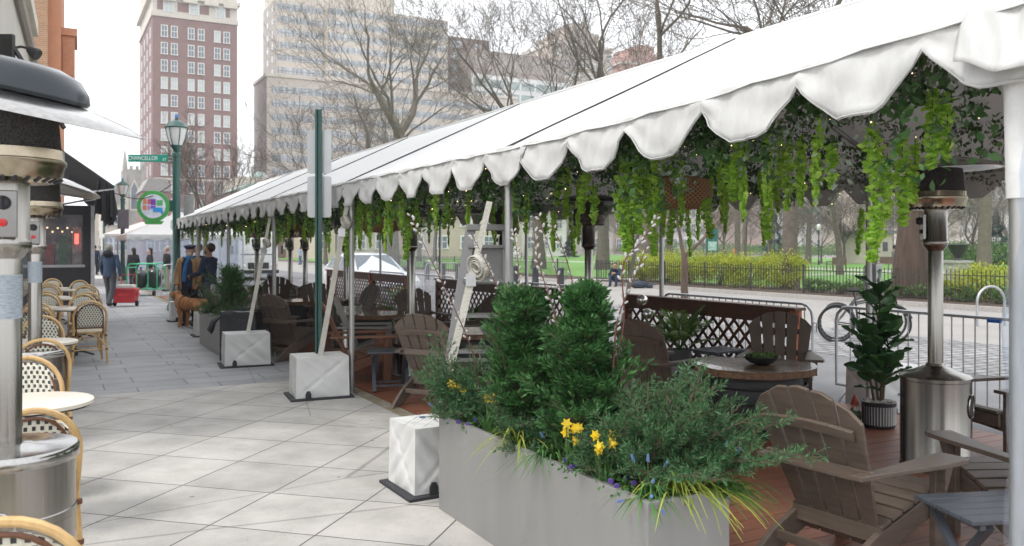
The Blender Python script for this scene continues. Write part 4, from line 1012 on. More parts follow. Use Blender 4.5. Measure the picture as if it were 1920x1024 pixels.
# ---------------- greenery under the tent ----------------
wist=leafmat('wisteria_petal',(.32,.58,.06),(.64,.86,.20),.5,.55); ivyd=leafmat('ivy_leaf',(.025,.08,.02),(.10,.20,.065),.2,.45); ivyg=leafmat('pale_ivy_leaf',(.10,.13,.10),(.20,.24,.18),.2,.6)
def petals(L,wd,seed,ps=.040):
    rg=np.random.default_rng(seed); n=int(520*L*wd/.05); z=-L*rg.random(n)**.9; taper=np.interp(-z/L,[0,.08,.3,.75,1],[.25,.7,1,.8,.25])
    a=rg.uniform(0,2*PI,n); q=wd*taper*np.sqrt(rg.uniform(.25,1,n))*(.85+.3*np.sin(z*38+seed)); P=np.stack([q*np.cos(a),q*np.sin(a),z],1); bend=.02*np.sin(z*5+seed); P[:,0]+=bend
    D_=np.stack([np.cos(a+rg.normal(size=n)),np.sin(a+rg.normal(size=n)),rg.normal(size=n)*.8-.3],1); return P,D_,np.full(n,ps)*rg.uniform(.7,1.25,n)
protos=[]
def vine(loc,L,wd,seed,label,parts=True):
    r=thing('hanging_wisteria',label,'hanging vine',loc,0,'bright green wisteria garlands hanging from the tent')
    MB().path([(0,0,.06),(0.005,0,-L*.5),(0,0,-L*.95)],.0025,4).build('string',MC['green_stem'],r)
    P,D_,S_=petals(L,wd,seed); leaves('petals',P,D_,S_,wist,r,.85,fold=True); return r
Vp=[vine((0,0,-50),1.0,.055,1,'x'),vine((0,0,-50),.75,.042,2,'x'),vine((0,0,-50),.5,.036,3,'x'),vine((0,0,-50),.6,.030,4,'x')]
index_kids()
big=[(1640,.32,232,492,1.45),(1692,.5,250,425,1),(1748,.30,165,318,1),(1778,.34,175,300,.8),(1478,.55,262,395,.8),(1505,.6,255,385,.7),(1440,.8,300,450,1),(1388,.6,315,372,.8),
(1432,4.3,385,462,1),(1612,4.2,392,478,1.1),(1172,.3,272,475,1.5),(1198,.35,285,440,1.2),(1188,.5,300,470,1.1),(1095,.3,312,400,1),(1112,.4,345,420,.8),(1236,.7,300,392,1),(1268,.75,290,372,1),(1258,1.2,392,460,.8),(1328,.9,372,448,1),
(1292,4.2,392,482,1),(1308,4.25,395,450,.8),(958,.3,315,432,1.1),(988,.5,355,438,.9),(762,.4,362,488,1.2),(748,.3,345,430,1),(712,.4,375,425,.9),(782,.5,362,440,.9),(836,.4,360,430,.9),(1560,.35,268,352,.9),(1372,.3,300,378,.9),(1530,.8,290,362,1),
(652,.3,375,500,1.2),(664,.35,380,470,1.1),(1040,.7,395,470,.8),(1022,1.0,400,440,.7),(1222,.5,360,480,1.0),(1716,.9,262,380,.9),(1664,.6,300,410,.8),(960,4.2,430,490,1),(1075,4.2,425,480,.9)]
words=['far right','right','centre']
rr=random.Random(41)
for i,(px,v,y0,y1,ws_) in enumerate(big):
    p=RV(px,v); Y=p.y; z0=H+(HY-y0)*Y/F; L=(y1-y0)*Y/F; k=0 if ws_>=1.2 else (1 if ws_>=1 else rr.choice([1,2,3])); src=Vp[k]; l0=[1.0,.75,.5,.6][k]
    lab='bright green wisteria garland hanging at the tent among others'
    if i==0: lab='longest wisteria garland, just left of the stainless heater at right'
    if i==2: lab='wisteria garland hanging in front of the stainless heater top'
    if i==10: lab='thick wisteria garland hanging above the willow tips at centre'
    if i in(9,): lab='sunlit wisteria garland hanging over the lawn left of the large trunk'
    if i==19: lab='thin sunlit wisteria garland in front of the forked street tree'
    c=dup(src,(p.x,p.y,z0),rr.uniform(0,6),lab,scale=(.68+.22*ws_,.68+.22*ws_,L/l0))
for i in range(160):
    t=rr.uniform(1.0,22) if i<80 else rr.uniform(4,18); v=abs(rr.gauss(.15,.35))+.15 if i<105 else rr.uniform(1,4.4)
    L=rr.uniform(.3,.72); z0=min(roofz(v)-.16, 2.36+rr.uniform(-.05,.25)) if v<1.2 else rr.uniform(2.25,2.55)
    k=rr.choice([1,2,2,3,3]); p=TU(t,v,z0)
    dup(Vp[k],p,rr.uniform(0,6),'bright green wisteria garland hanging at the tent among others',scale=(.78,.78,L/[1,.75,.5,.6][k]))
for o in Vp:
    for ch in KIDS[o.name]: bpy.data.objects.remove(ch)
    bpy.data.objects.remove(o)
KIDS.clear()
# ivy mat under the roof, thicker towards the middle bays
def ivy(n,lm,name,label,size,seed):
    rg=np.random.default_rng(seed); cl=[]
    ns=n//42; t=rg.uniform(.25,22.6,ns); v=np.where(rg.random(ns)<.5, rg.beta(1.1,3.0,ns)*TW, rg.uniform(.1,TW-.1,ns))
    P=[];D_=[];S_=[]
    for i in range(ns):
        tt,vv=t[i],v[i]; dens=math.sin(tt*1.7+vv*2.1)+math.sin(tt*.9-vv*3.3)*.7
        if tt<3.4 and dens<-.1 and vv>.5 and rg.random()<.35: continue
        z=roofz(vv)-.05-abs(rg.normal())*.05; L=rg.uniform(.10,.42)*(1.25 if vv<.5 else .8); m=42; s=rg.random(m)
        px_=vv+rg.normal(size=m)*.045; py_=tt+rg.normal(size=m)*.055+ (s*rg.normal()*.12); pz=z-L*s*(1 if rg.random()<.6 else .35); px_=np.maximum(px_,.075); pz=np.minimum(pz,ZE+(ZR-ZE)*(1-np.abs(px_-TW/2)/(TW/2))-.10)
        P.append(np.stack([C0.x+U.x*py_+V.x*px_, C0.y+U.y*py_+V.y*px_, pz],1)); D_.append(rg.normal(size=(m,3))-[0,0,.8]); S_.append(size*rg.uniform(.6,1.3,m))
    o=leaves(name,np.concatenate(P),np.concatenate(D_),np.concatenate(S_),lm,None,.55,fold=True); tag(o,label,'greenery',kind='stuff'); return o
ivy(95000,ivyd,'hanging_ivy','dark green ivy covering the underside of the tent roof',.052,1)
ivy(60000,ivyg,'pale_hanging_foliage','pale grey green small leaves mixed in the tent ceiling ivy',.034,2)
# fairy lights
b=MB(); rr=random.Random(9)
for i in range(620):
    t=rr.uniform(.2,20); v=rr.betavariate(1.2,1.8)*TW; z=roofz(v)-rr.uniform(.10,.42); p=TU(t,v,z); b.ell(p,(.0026+.00016*t,)*3,5,3)
o=b.build('fairy_lights',mt('warm_bulb',(1,.72,.35),.4,emit=4)); tag(o,'tiny warm white fairy lights scattered through the tent ceiling ivy','fairy lights',kind='stuff')
# ---------------- trees ----------------
plane=mt('plane_bark',(.25,.225,.175),.85,var=.35,scale=3,col2=(.12,.10,.075),bump=.3); dbark=mt('dark_bark',(.12,.085,.065),.9,var=.35,scale=6,stretch=(1,1,.2),bump=1.,bscale=12); gbark=mt('grey_bark',(.125,.105,.085),.9,var=.3,scale=5,bump=.4)
def tree(name,label,loc,hgt,r0,seed,mat,levels=5,trunk_frac=.35,lean=(0,0),spreadf=.75,nb=(2,3),group=None,minr=.013,gn=.0,first=None,ratio=.76,cap=2800):
    r=thing(name,label,'tree',loc,0,group); rr=random.Random(seed); tb_=MB(); cb=MB(); segs=[0]
    H0=hgt*trunk_frac
    tp=[]; n=8
    for i in range(n+1):
        s=i/n; tp.append(Vector((lean[0]*s*s*H0+rr.uniform(-.02,.02)*H0*.3, lean[1]*s*H0, H0*s)))
    flare=[r0*(1.35 if i==0 else 1.1 if i==1 else 1-.25*i/n) for i in range(n+1)]
    tb_.path(tp,flare,14)
    from collections import deque
    Qd=deque()
    def grow(*a): Qd.append(a)
    def step(p,d,L,rad,lv):
        k=5 if lv>1 else 3; pts=[p.copy()]; q=p.copy(); dd=d.copy()
        for i in range(k):
            dd=(dd+Vector((rr.gauss(0,.17),rr.gauss(0,.17),rr.gauss(.03,.11)))).normalized(); q=q+dd*L/k; pts.append(q.copy())
        rs=[rad*(1-.42*i/k) for i in range(k+1)]
        cb.path(pts,rs,7 if rad>.08 else (4 if rad>.03 else 3),caps=False); segs[0]+=1
        if lv<=0 or segs[0]+len(Qd)>cap: return
        # side shoots and forks
        m=rr.randint(*nb)+ (1 if lv>2 else 0)
        for j in range(m):
            f=rr.uniform(.35,1) if j else 1; i=min(k,int(f*k)); ax=(dd.orthogonal().normalized()); a=rr.uniform(0,2*PI); ax=Matrix.Rotation(a,3,dd)@ax
            ang=rr.uniform(.35,.95)*spreadf if j else rr.uniform(.1,.35); nd=(dd*math.cos(ang)+ax*math.sin(ang)); nd.z+=.06; nd.normalize()
            grow(pts[i],nd,L*ratio*rr.uniform(.75,1.15),max(minr,rs[i]*(.72 if j==0 else rr.uniform(.4,.62))),lv-1)
    top=tp[-1]; nf=first or 3
    for j in range(nf):
        a=j*2*PI/nf+rr.uniform(-.4,.4); e=rr.uniform(.75,1.25); grow(top-Vector((0,0,rr.uniform(0,.12)*H0)),Vector((math.cos(a)*math.cos(e)+lean[0]*.4,math.sin(a)*math.cos(e)+lean[1]*.4,math.sin(e))),(hgt-H0)*.36,r0*rr.uniform(.45,.62),levels)
    while Qd: step(*Qd.popleft())
    tb_.build('trunk',mat,r,smooth=True); cb.build('crown',mat,r,smooth=True); return r
T1=tree('plane_tree','tall pale plane tree rising before the beige apartment tower, trunk leaning right',RV(735,24),29,.60,3,plane,levels=7,trunk_frac=.42,lean=(.05,0),spreadf=1.0,nb=(2,3),cap=4200)
T3=tree('plane_tree','plane tree with many grey limbs in front of the dark brick building',RV(1010,29),25,.45,8,gbark,levels=7,trunk_frac=.34,lean=(-.05,0),spreadf=.9)
T2=tree('plane_tree','plane tree with twin limbs rising just above the tent ridge, right of centre',RV(1130,32),27,.42,14,gbark,levels=7,trunk_frac=.40,lean=(.03,0),spreadf=.85)
T5=tree('plane_tree','broad branching tree reaching right over the tent ridge towards the top edge',RV(1215,24),24,.38,19,gbark,levels=7,trunk_frac=.36,lean=(.12,0),spreadf=1.0)
T6=tree('plane_tree','thin multi stemmed tree in front of the beige building, left of the plane trees',RV(610,20),17,.20,23,gbark,levels=7,trunk_frac=.22,spreadf=.7,first=5)
T7=tree('street_tree','bare street tree in front of the red brick tower behind the lamp post',RV(385,3.0),7.6,.11,27,gbark,minr=.006,levels=7,trunk_frac=.28,spreadf=.6,first=4)
T8=tree('street_tree','bare twiggy tree between the two brick buildings at left',RV(450,14),10,.13,29,gbark,minr=.007,levels=7,trunk_frac=.28,spreadf=.8,first=4)
T9=tree('plane_tree','leafless tree whose twigs show at the very top above the near tent roof',RV(1480,22.5),19,.30,33,gbark,levels=7,trunk_frac=.35,lean=(.05,0),spreadf=.95)
T10=tree('forked_street_tree','slender forked young tree behind the metal barricade at centre right',RV(1283,11.5,ST),5.4,.105,35,dbark,levels=4,trunk_frac=.30,first=2,spreadf=.7,nb=(1,2),minr=.006)
tree('large_tree','massive ridged trunk of the tree left of the stainless heater in the park',RV(1712,21.8),17,.52,37,mt('ridged_bark',(.13,.085,.06),.9,var=.3,scale=7,stretch=(1,1,.12),bump=1.,bscale=14,col2=(.045,.03,.022)),levels=4,trunk_frac=.5)
index_kids()
# park trees seen under the tent
pt=[(1255,34,12,'dark upright park tree trunk behind the yellow hedge',T2,.62),(1383,46,12,'park tree behind the person in orange vest',T2,.62),(1470,33,0,'reddish trunk beside the double bench in the park',T9,.6),(1395,60,0,'distant park tree one of several behind the benches',T3,.6),
(1515,60,0,'grey park tree left of the path lamp',T5,.7),(1575,38,0,'leaning park tree left of the big ridged trunk',T5,.5),(1845,38,0,'leaning plane tree at right behind the stone urn',T1,.55),(1065,70,0,'pale tree beyond the lawn behind the small evergreen',T2,.6),
(1110,85,0,'distant tree right of the small evergreen',T3,.6),(1180,75,0,'distant tree above the yellow hedge left end',T5,.6),(1330,90,0,'distant tree above the yellow hedge right end',T3,.6),(725,17.5,0,'mottled pale plane trunk left of the hanging vines at mid deck',T1,.62),(786,33,0,'upright dark trunk behind the barricades',T2,.6),
(815,30,0,'trunk leaning right beyond the street barricades',T5,.55),(1640,80,0,'distant tree behind the kiosk',T3,.6),(1900,60,0,'distant tree at the far right edge',T3,.6),(1440,85,0,'distant tree left of the small reddish trunk',T2,.5),(930,60,0,'distant tree behind the step ladder',T2,.6),(985,50,0,'tree behind the lawn, right of the step ladder',T5,.5)]
rr=random.Random(77)
for px,v,_,lab,src,s in pt:
    dup(src,RV(px,v),rr.uniform(0,6),lab,scale=(s,s,s*rr.uniform(.85,1.05)))
for i in range(22):
    px=1000+i*44+rr.uniform(-14,14); v_=rr.uniform(58,112); s=rr.uniform(.5,.8)
    dup(T6 if i%3 else T8,RV(px,v_),rr.uniform(0,6),'bare twiggy tree in the distant tree line of the park',scale=(s*1.3,s*1.3,s*.9))['group']='distant bare trees across the park'
# ---------------- hedges, bushes, evergreen ----------------
def bush(name,label,loc,R,h_,lm,seed,n=2600,size=.07,group=None,cat='bush',flat=1.):
    r=thing(name,label,cat,loc,0,group); rg=np.random.default_rng(seed); rr=random.Random(seed); b=MB()
    for k in range(14):
        a=rr.uniform(0,6.3); q=R*rr.uniform(.2,.8); b.path([(0.05*math.cos(a),0.05*math.sin(a),0),(q*.5*math.cos(a),q*.5*math.sin(a)*flat,h_*.45),(q*math.cos(a),q*math.sin(a)*flat,h_*rr.uniform(.6,.95))],[.014,.009,.004],4)
    b.build('stems',twig,r)
    nc=max(8,n//60); cc=rg.normal(size=(nc,3)); cc/=np.linalg.norm(cc,axis=1,keepdims=True); cc*=rg.uniform(.35,1,(nc,1))**.6*[R*.88,R*.88*flat,h_*.45]; cc[:,2]+=h_*.52
    P=np.repeat(cc,n//nc,0)+rg.normal(size=(nc*(n//nc),3))*[R*.13,R*.13,h_*.09]; P[:,2]=np.clip(P[:,2],.02,None)
    leaves('foliage',P,rg.normal(size=P.shape)+[0,0,.4],size*rg.uniform(.6,1.3,len(P)),lm,r,.6); return r
yel=leafmat('forsythia_leaf',(.20,.30,.03),(.52,.52,.06),.35); mid=leafmat('hedge_leaf',(.05,.12,.03),(.14,.24,.06),.25); drk=leafmat('dark_evergreen_leaf',(.012,.045,.035),(.04,.09,.06),.15)
ordn=['first','second','third','fourth','fifth','sixth','seventh']
for i in range(6):
    bush('forsythia_bush',f'yellow flowering bush behind the iron fence, {ordn[i]} from the seated man',TU(31.2-i*1.75,22.0+.2*(i%2)),1.15,1.42,yel,50+i,5200,.085,'yellow flowering bushes along the park fence')
bush('forsythia_bush','yellow green bush at the right end of the fence behind the heater',RV(1850,21.9),1.2,1.15,yel,60,3200,.085)
bush('small_bush','light green bush at the fence just right of the ridged trunk',RV(1788,21.6),.5,.7,yel,61,900,.08)
for i in range(9):
    bush('bed_planting',f'low green bed planting behind the fence, {["first","second","third","fourth","fifth","sixth","seventh","eighth","ninth"][i]} clump right of the hedge',TU(20.0-i*1.15,21.3),.6,.5,mid,70+i,1100,.08,'low green clumps along the park fence')
for i,(px,v,R,h_) in enumerate([(1100,96,5,2.3),(1200,96,6,2.3),(1290,96,6,2.5),(1380,96,6,2.2),(1480,96,6,2.1),(1580,96,6,2.1),(1830,60,3.2,1.9),(1900,60,3.4,2.0),(1760,70,3.2,2.2),(860,60,3,1.8)]):
    bush('park_hedge',f'distant green hedge in the park, {["above left lawn","second from lawn corner","third from lawn corner","behind the vested person","behind the double bench","left of ridged trunk","behind the stone urn","at far right edge","right of ridged trunk","behind the ladder"][i]}',RV(px,v),R,h_,mid,90+i,3600,.22,'distant hedges in the park')
def conifer(label,loc,h_,R,seed):
    r=thing('evergreen_tree',label,'tree',loc); MB().tube((0,0,0),(0,0,h_*.95),.09,.02,6).build('trunk',dbark,r); rg=np.random.default_rng(seed); n=3800
    z=rg.uniform(.08,1,n)**1.2; a=rg.uniform(0,2*PI,n); q=R*(1-z)*(.7+.3*np.sin(z*30))*np.sqrt(rg.uniform(.2,1,n))+.05; P=np.stack([q*np.cos(a),q*np.sin(a),z*h_],1)
    leaves('crown',P,np.stack([np.cos(a),np.sin(a),rg.normal(size=n)*.3-.2],1),np.full(n,.28)*rg.uniform(.6,1.2,n),drk,r,.4)
conifer('small dark evergreen beyond the lawn at centre',RV(1067,62),3.2,1.6,1); conifer('dark evergreen behind the reddish park trunk',RV(1452,75),6,2.4,2); conifer('distant evergreen at right between the park lamps',RV(1868,75),5,2,3)
# ---------------- iron fence ----------------
iron=mt('black_iron',(.03,.027,.025),.6,var=.3,scale=10)
def ironfence(label,P,Q,h_=.98,sp=.135):
    L=(Q-P).length; a=math.atan2(Q.y-P.y,Q.x-P.x); r=thing('iron_fence',label,'fence',P,a)
    b=MB(); n=int(L/sp)
    for i in range(n+1): x=i*sp; b.box((x-.009,-.009,.04),(x+.009,.009,h_ if i%2 else h_-.0)); 
    b.build('pickets',iron,r)
    for z in(.10,h_-.17): MB().box((0,-.014,z-.012),(L,.014,z+.012)).build('rail',iron,r)
    k=0
    while k*2.6<=L: MB().box((k*2.6-.022,-.022,0),(k*2.6+.022,.022,h_+.05)).build('post',iron,r); k+=1
ironfence('low black iron picket fence in front of the yellow hedge and the park',TU(32.9,20.6,.02),TU(4,20.6,.02))
ironfence('iron fence returning into the park beside the lawn entrance',TU(33.0,20.65,.02),TU(33.0,26,.02))
ironfence('black iron fence beyond the entrance, left of centre',TU(60,20.6,.02),TU(35.5,20.6,.02))
# ---------------- benches, lamps, urn, kiosk ----------------
bwd=mt('bench_wood',(.13,.085,.055),.7,var=.2)
def bench(L=2.3):
    r=thing('park_bench','x','bench'); b=MB()
    for i in range(4): b.box((0,-.2+i*.11,.42),(L,-.11+i*.11,.45))
    b.build('seat',bwd,r); b=MB()
    n=int(L/.11)
    for i in range(n): b.box((.03+i*.11,.23,.50),(.085+i*.11,.255,.86))
    b.box((0,.22,.86),(L,.265,.93)); b.box((0,.22,.46),(L,.265,.52)); b.build('backrest',bwd,r)
    for x in(0,L): MB().box((x-.03,-.22,0),(x+.03,-.16,.64)).box((x-.03,.20,0),(x+.03,.27,.9)).box((x-.03,-.22,.60),(x+.03,.27,.66)).build('leg_frame',bwd,r)
    return r
bn=bench(); index_kids(); lb=[(1425,44,'left half of the long double bench facing the lawn'),(1478,44,'right half of the long double bench facing the lawn'),(1555,44,'bench partly hidden by the leaning tree'),(1100,52,'bench beyond the lawn left of the yellow hedge'),(975,52,'bench seen behind the willow branches'),(1645,50,'bench behind the figure by the ridged trunk')]
for i,(px,v,l) in enumerate(lb):
    if i==0: bn.location=RV(px,v); bn.rotation_euler=(0,0,ANG-PI/2-.5); bn['label']=l; bn['group']='park benches'
    else: dup(bn,RV(px,v),ANG-PI/2-.5,l)['group']='park benches'
def parklamp(px,v,label,h_=3.6):
    r=thing('park_lamp',label,'street lamp',RV(px,v),0,'slender lamps in the park'); MB().lathe([(.12,0),(.10,.3),(.05,.5),(.045,h_-.5),(.08,h_-.45)],10).build('pole',iron,r,smooth=True)
    MB().lathe([(.07,h_-.45),(.2,h_-.2),(.18,h_-.0),(.02,h_+.1)],10).build('globe',mt('lamp_glass',(.75,.75,.72),.3),r,smooth=True)
parklamp(1535,58,'park lamp between the trees right of the benches'); parklamp(1855,66,'park lamp at right between post and heater'); parklamp(1490,70,'farther park lamp left of another lamp'); parklamp(1325,30,'dark lamp pole carrying a green box above the hedge',6)
kb=thing('sign_box','green sign box fixed on pole above the yellow hedge','sign',RV(1334,30)+Vector((0,-.15,0))); MB().box((-.32,-.08,1.35),(.32,.08,2.7)).build('cabinet',mt('green_cabinet',(.02,.13,.12),.4),kb,bevel=.02); MB().box((-.24,-.095,1.45),(.24,-.081,1.95)).build('notice',mt('notice',(.35,.5,.45),.5,var=.5,scale=9),kb)
ur=thing('stone_urn','dark urn on a stone plinth beyond the fence at right','urn',RV(1796,27)); MB().box((-.42,-.42,0),(.42,.42,.12)).box((-.34,-.34,.121),(.34,.34,1.05)).box((-.40,-.40,1.051),(.40,.40,1.15)).build('plinth',curbm,ur,bevel=.01)
MB().lathe([(.16,1.151),(.10,1.25),(.30,1.55),(.36,1.72),(.40,1.74),(.36,1.76),(0,1.7)],20).build('urn',mt('dark_bronze',(.05,.05,.05),.5,.5),ur,smooth=True)
ks=thing('park_kiosk','pale park guard house with a dark window beyond the ridged trunk','kiosk',RV(1650,68),ANG); MB().box((-1.8,0,0),(1.8,3,2.9)).build('wall',mt('kiosk_wall',(.62,.56,.46),.8),ks); MB().box((-2.2,-.4,2.9),(2.2,3.4,3.2)).build('roof',mt('slate_roof',(.2,.2,.2),.8),ks); MB().box((.4,-.03,1.2),(1.1,0,2.1)).build('window',mt('dark_glass',(.05,.06,.07),.15),ks); MB().box((-1.3,-.03,0),(-.4,0,2.2)).build('door',iron,ks)
# ---------------- barricades ----------------
gal=mt('galvanised_steel',(.45,.46,.47),.4,.75,var=.12,scale=12)
def barricade(P,ang,L,label,mat=gal,h_=1.12,sp=.125,name='crowd_barricade',group='steel crowd barricades'):
    r=thing(name,label,'barricade',P,ang,group); b=MB(); c=.16
    fr=[(0.0,0,.22),(0,0,h_-c)]+[(c-c*math.cos(a),0,h_-c+c*math.sin(a)) for a in(.5,1.05,PI/2)]+[(L-c+c*math.sin(a),0,h_-c+c*math.cos(a)) for a in(0,.5,1.05,PI/2)]+[(L,0,.22)]
    b.path(fr,.019,8,closed=True); b.build('frame',mat,r,smooth=True)
    b=MB(); n=int(L/sp)
    for i in range(1,n): b.tube((i*sp,0,.22),(i*sp,0,h_-.01),.0075,n=5)
    b.build('bars',mat,r)
    for x in(.25,L-.25): MB().path([(x,-.30,.0),(x,-.28,.04),(x,-.12,.20),(x,0,.23),(x,.12,.20),(x,.28,.04),(x,.30,0)],.014,6).build('foot',mat,r,smooth=True)
    for z in (.9,.45): MB().path([(0,0,z),(-.06,0,z),(-.06,0,z-.1)],.01,5).build('hook',mat,r)
    return r
for a,c,l in((2.7,5.15,'steel barricade behind the heater and potted fig at right'),(5.5,8.35,'steel barricade behind the nearest lattice panel'),(9.95,12.7,'steel barricade with blue taped end behind the arborvitae'),(12.9,15.6,'steel barricade between lattice panels near the fern'),(15.8,18.6,'steel barricade in front of the white car'),(18.9,21.7,'far steel barricade before the white truck')):
    barricade(TU(a,5.12,ST),ANG+PI/2,c-a,l)
tp=thing('blue_tape','blue tape wrapped round the barricade rail right of the heater','tape',TU(3.25,5.12,ST+1.10)); MB().lathe([(.024,-.06),(.0245,.06)],10,axis=Matrix.Rotation(ANG+PI/2,3,'Z')@Matrix.Rotation(PI/2,3,'Y')).build('band',mt('blue_tape',(.02,.12,.45),.5),tp)
barricade(G(798,545,ST),ANG+.4,2.0,'steel barricade standing apart on the far side of the street',sp=.11)
# bollards
for i,(px,l) in enumerate(((801,'leftmost black bollard across the street'),(830,'second black bollard from the left across the street'),(859,'third black bollard from the left, nearest the ladder'),(966,'black bollard seen between ladder and willow'),(1004,'black bollard left of the white catkin stems'),(1051,'black bollard nearest the seated man'))):
    r=thing('bollard',l,'bollard',RV(px,15.2,ST),0,'black bollards along the far side of the street'); MB().lathe([(.17,0),(.15,.04),(.14,.85),(.155,.86),(.155,.92),(.13,.96),(0,.965)],16).build('post',mt('bollard_black',(.02,.022,.028),.5),r,smooth=True)
# ---------------- bicycles ----------------
tyre=mt('tyre',(.016,.016,.016),.85); bkf=mt('bike_frame_grey',(.07,.072,.075),.35,.4); chrome=mt('chrome',(.6,.6,.6),.2,1.)
def bike(label,loc,rz,fm):
    r=thing('bicycle',label,'bicycle',loc,rz,'bicycles locked on the cobblestones'); R=.34
    for x in(0,1.05):
        w=MB(); w.path([(x+R*math.cos(k*PI/20),0,R+R*math.sin(k*PI/20)) for k in range(40)],.019,8,closed=True); wo=w.build('wheel',tyre,r,smooth=True)
        m=MB(); m.path([(x+(R-.025)*math.cos(k*PI/18),0,R+(R-.025)*math.sin(k*PI/18)) for k in range(36)],.009,6,closed=True); m.build('rim',MC['bike_frame_grey'],wo,smooth=True)
        m=MB()
        for k in range(24): a=k*PI/12; m.tube((x+.02*math.cos(a+.6),(-1)**k*.02,R+.02*math.sin(a+.6)),(x+(R-.03)*math.cos(a),0,R+(R-.03)*math.sin(a)),.0018,n=3)
        m.tube((x,-.05,R),(x,.05,R),.018,n=8); m.build('spokes',chrome,wo)
        m=MB(); m.path([(x+(R+.03)*math.cos(a),0,R+(R+.03)*math.sin(a)) for a in [.3+k*.2 for k in range(10)]],.018,5); m.build('mudguard',fm,r)
    st=(.36,0,.80); hd=(.86,0,.82); bb=(.42,0,.28)
    f=MB(); 
    for a,c_,q in(((0,.0,R),bb,.012),((0,0,R),st,.011),(bb,st,.016),(bb,(.89,0,.68),.017),((.38,0,.72),hd,.016),(hd,(.90,0,.64),.018),((.90,0,.64),(1.05,0,R),.014),(st,(.33,0,.95),.013)): f.tube(a,c_,q,n=8)
    f.build('frame',fm,r,smooth=True)
    MB().ell((.31,0,.98),(.14,.075,.035),14,8).build('saddle',tyre,r,smooth=True)
    MB().tube(hd,(.82,0,1.0),.013).path([(.70,-.28,1.0),(.80,-.2,1.03),(.82,0,1.01),(.80,.2,1.03),(.70,.28,1.0)],.012,8).build('handlebar',chrome,r,smooth=True)
    m=MB(); m.path([(.42+.09*math.cos(k*PI/10),.03,.28+.09*math.sin(k*PI/10)) for k in range(20)],.006,5,closed=True); m.tube((.42,.06,.28),(.50,.06,.13),.01).tube((.42,-.06,.28),(.34,-.06,.43),.01); m.cbox((.51,.11,.12),(.09,.09,.02)).cbox((.33,-.11,.44),(.09,.09,.02)); m.build('crank',chrome,r)
p=G(1568,641,ST); bike('grey city bicycle standing on cobbles behind the potted fig',p,-.06,bkf); bike('second bicycle standing just behind the grey one',p+Vector((.18,.45,0)),.04,mt('bike_black',(.03,.03,.03),.4))
def hoop(px,py,label,R=.30):
    r=thing('bike_rack',label,'bike rack',G(px,py,ST),.2); MB().path([(-R,0,0),(-R,0,.55)]+[(-R*math.cos(a),0,.55+R*math.sin(a)) for a in [k*PI/12 for k in range(1,12)]]+[(R,0,.55),(R,0,0)],.028,10).build('hoop',gal if px>1800 else bkf,r,smooth=True)
hoop(1615,628,'dark hoop rack the bicycles are locked to',.22); hoop(1858,612,'curved steel bike rack at right near the corner post',.36)
s_=thing('tie_down_strap','strap and ratchet at the rear tent post above the fig','strap',TU(4.2,4.62,1.2)); MB().beam((0,0,-.75),(0,0,.12),.05,.006).beam((0,0,.3),(-.1,.0,1.1),.04,.005).build('webbing',strapm,s_); MB().cbox((0,-.03,.2),(.06,.05,.2)).lathe([(.045,.1),(.045,.3)],12).build('ratchet',steel,s_)
for px,y0,l in((1200,505,'strap of the rear post right of centre, leaning behind the willow'),(560,0,'')):
    if y0:
        r=thing('tie_down_strap',l,'strap',RV(1165,5.0,.4)); q=W(1203,400,RV(1203,4.55).y)-r.location; MB().beam((0,0,0),q,.055,.006).build('webbing',strapm,r); MB().lathe([(.06,-.03),(.075,-.03),(.075,.03),(.06,.03)],16,q*.72,Matrix.Rotation(PI/2,3,'X')).build('rolled_slack',strapm,r)
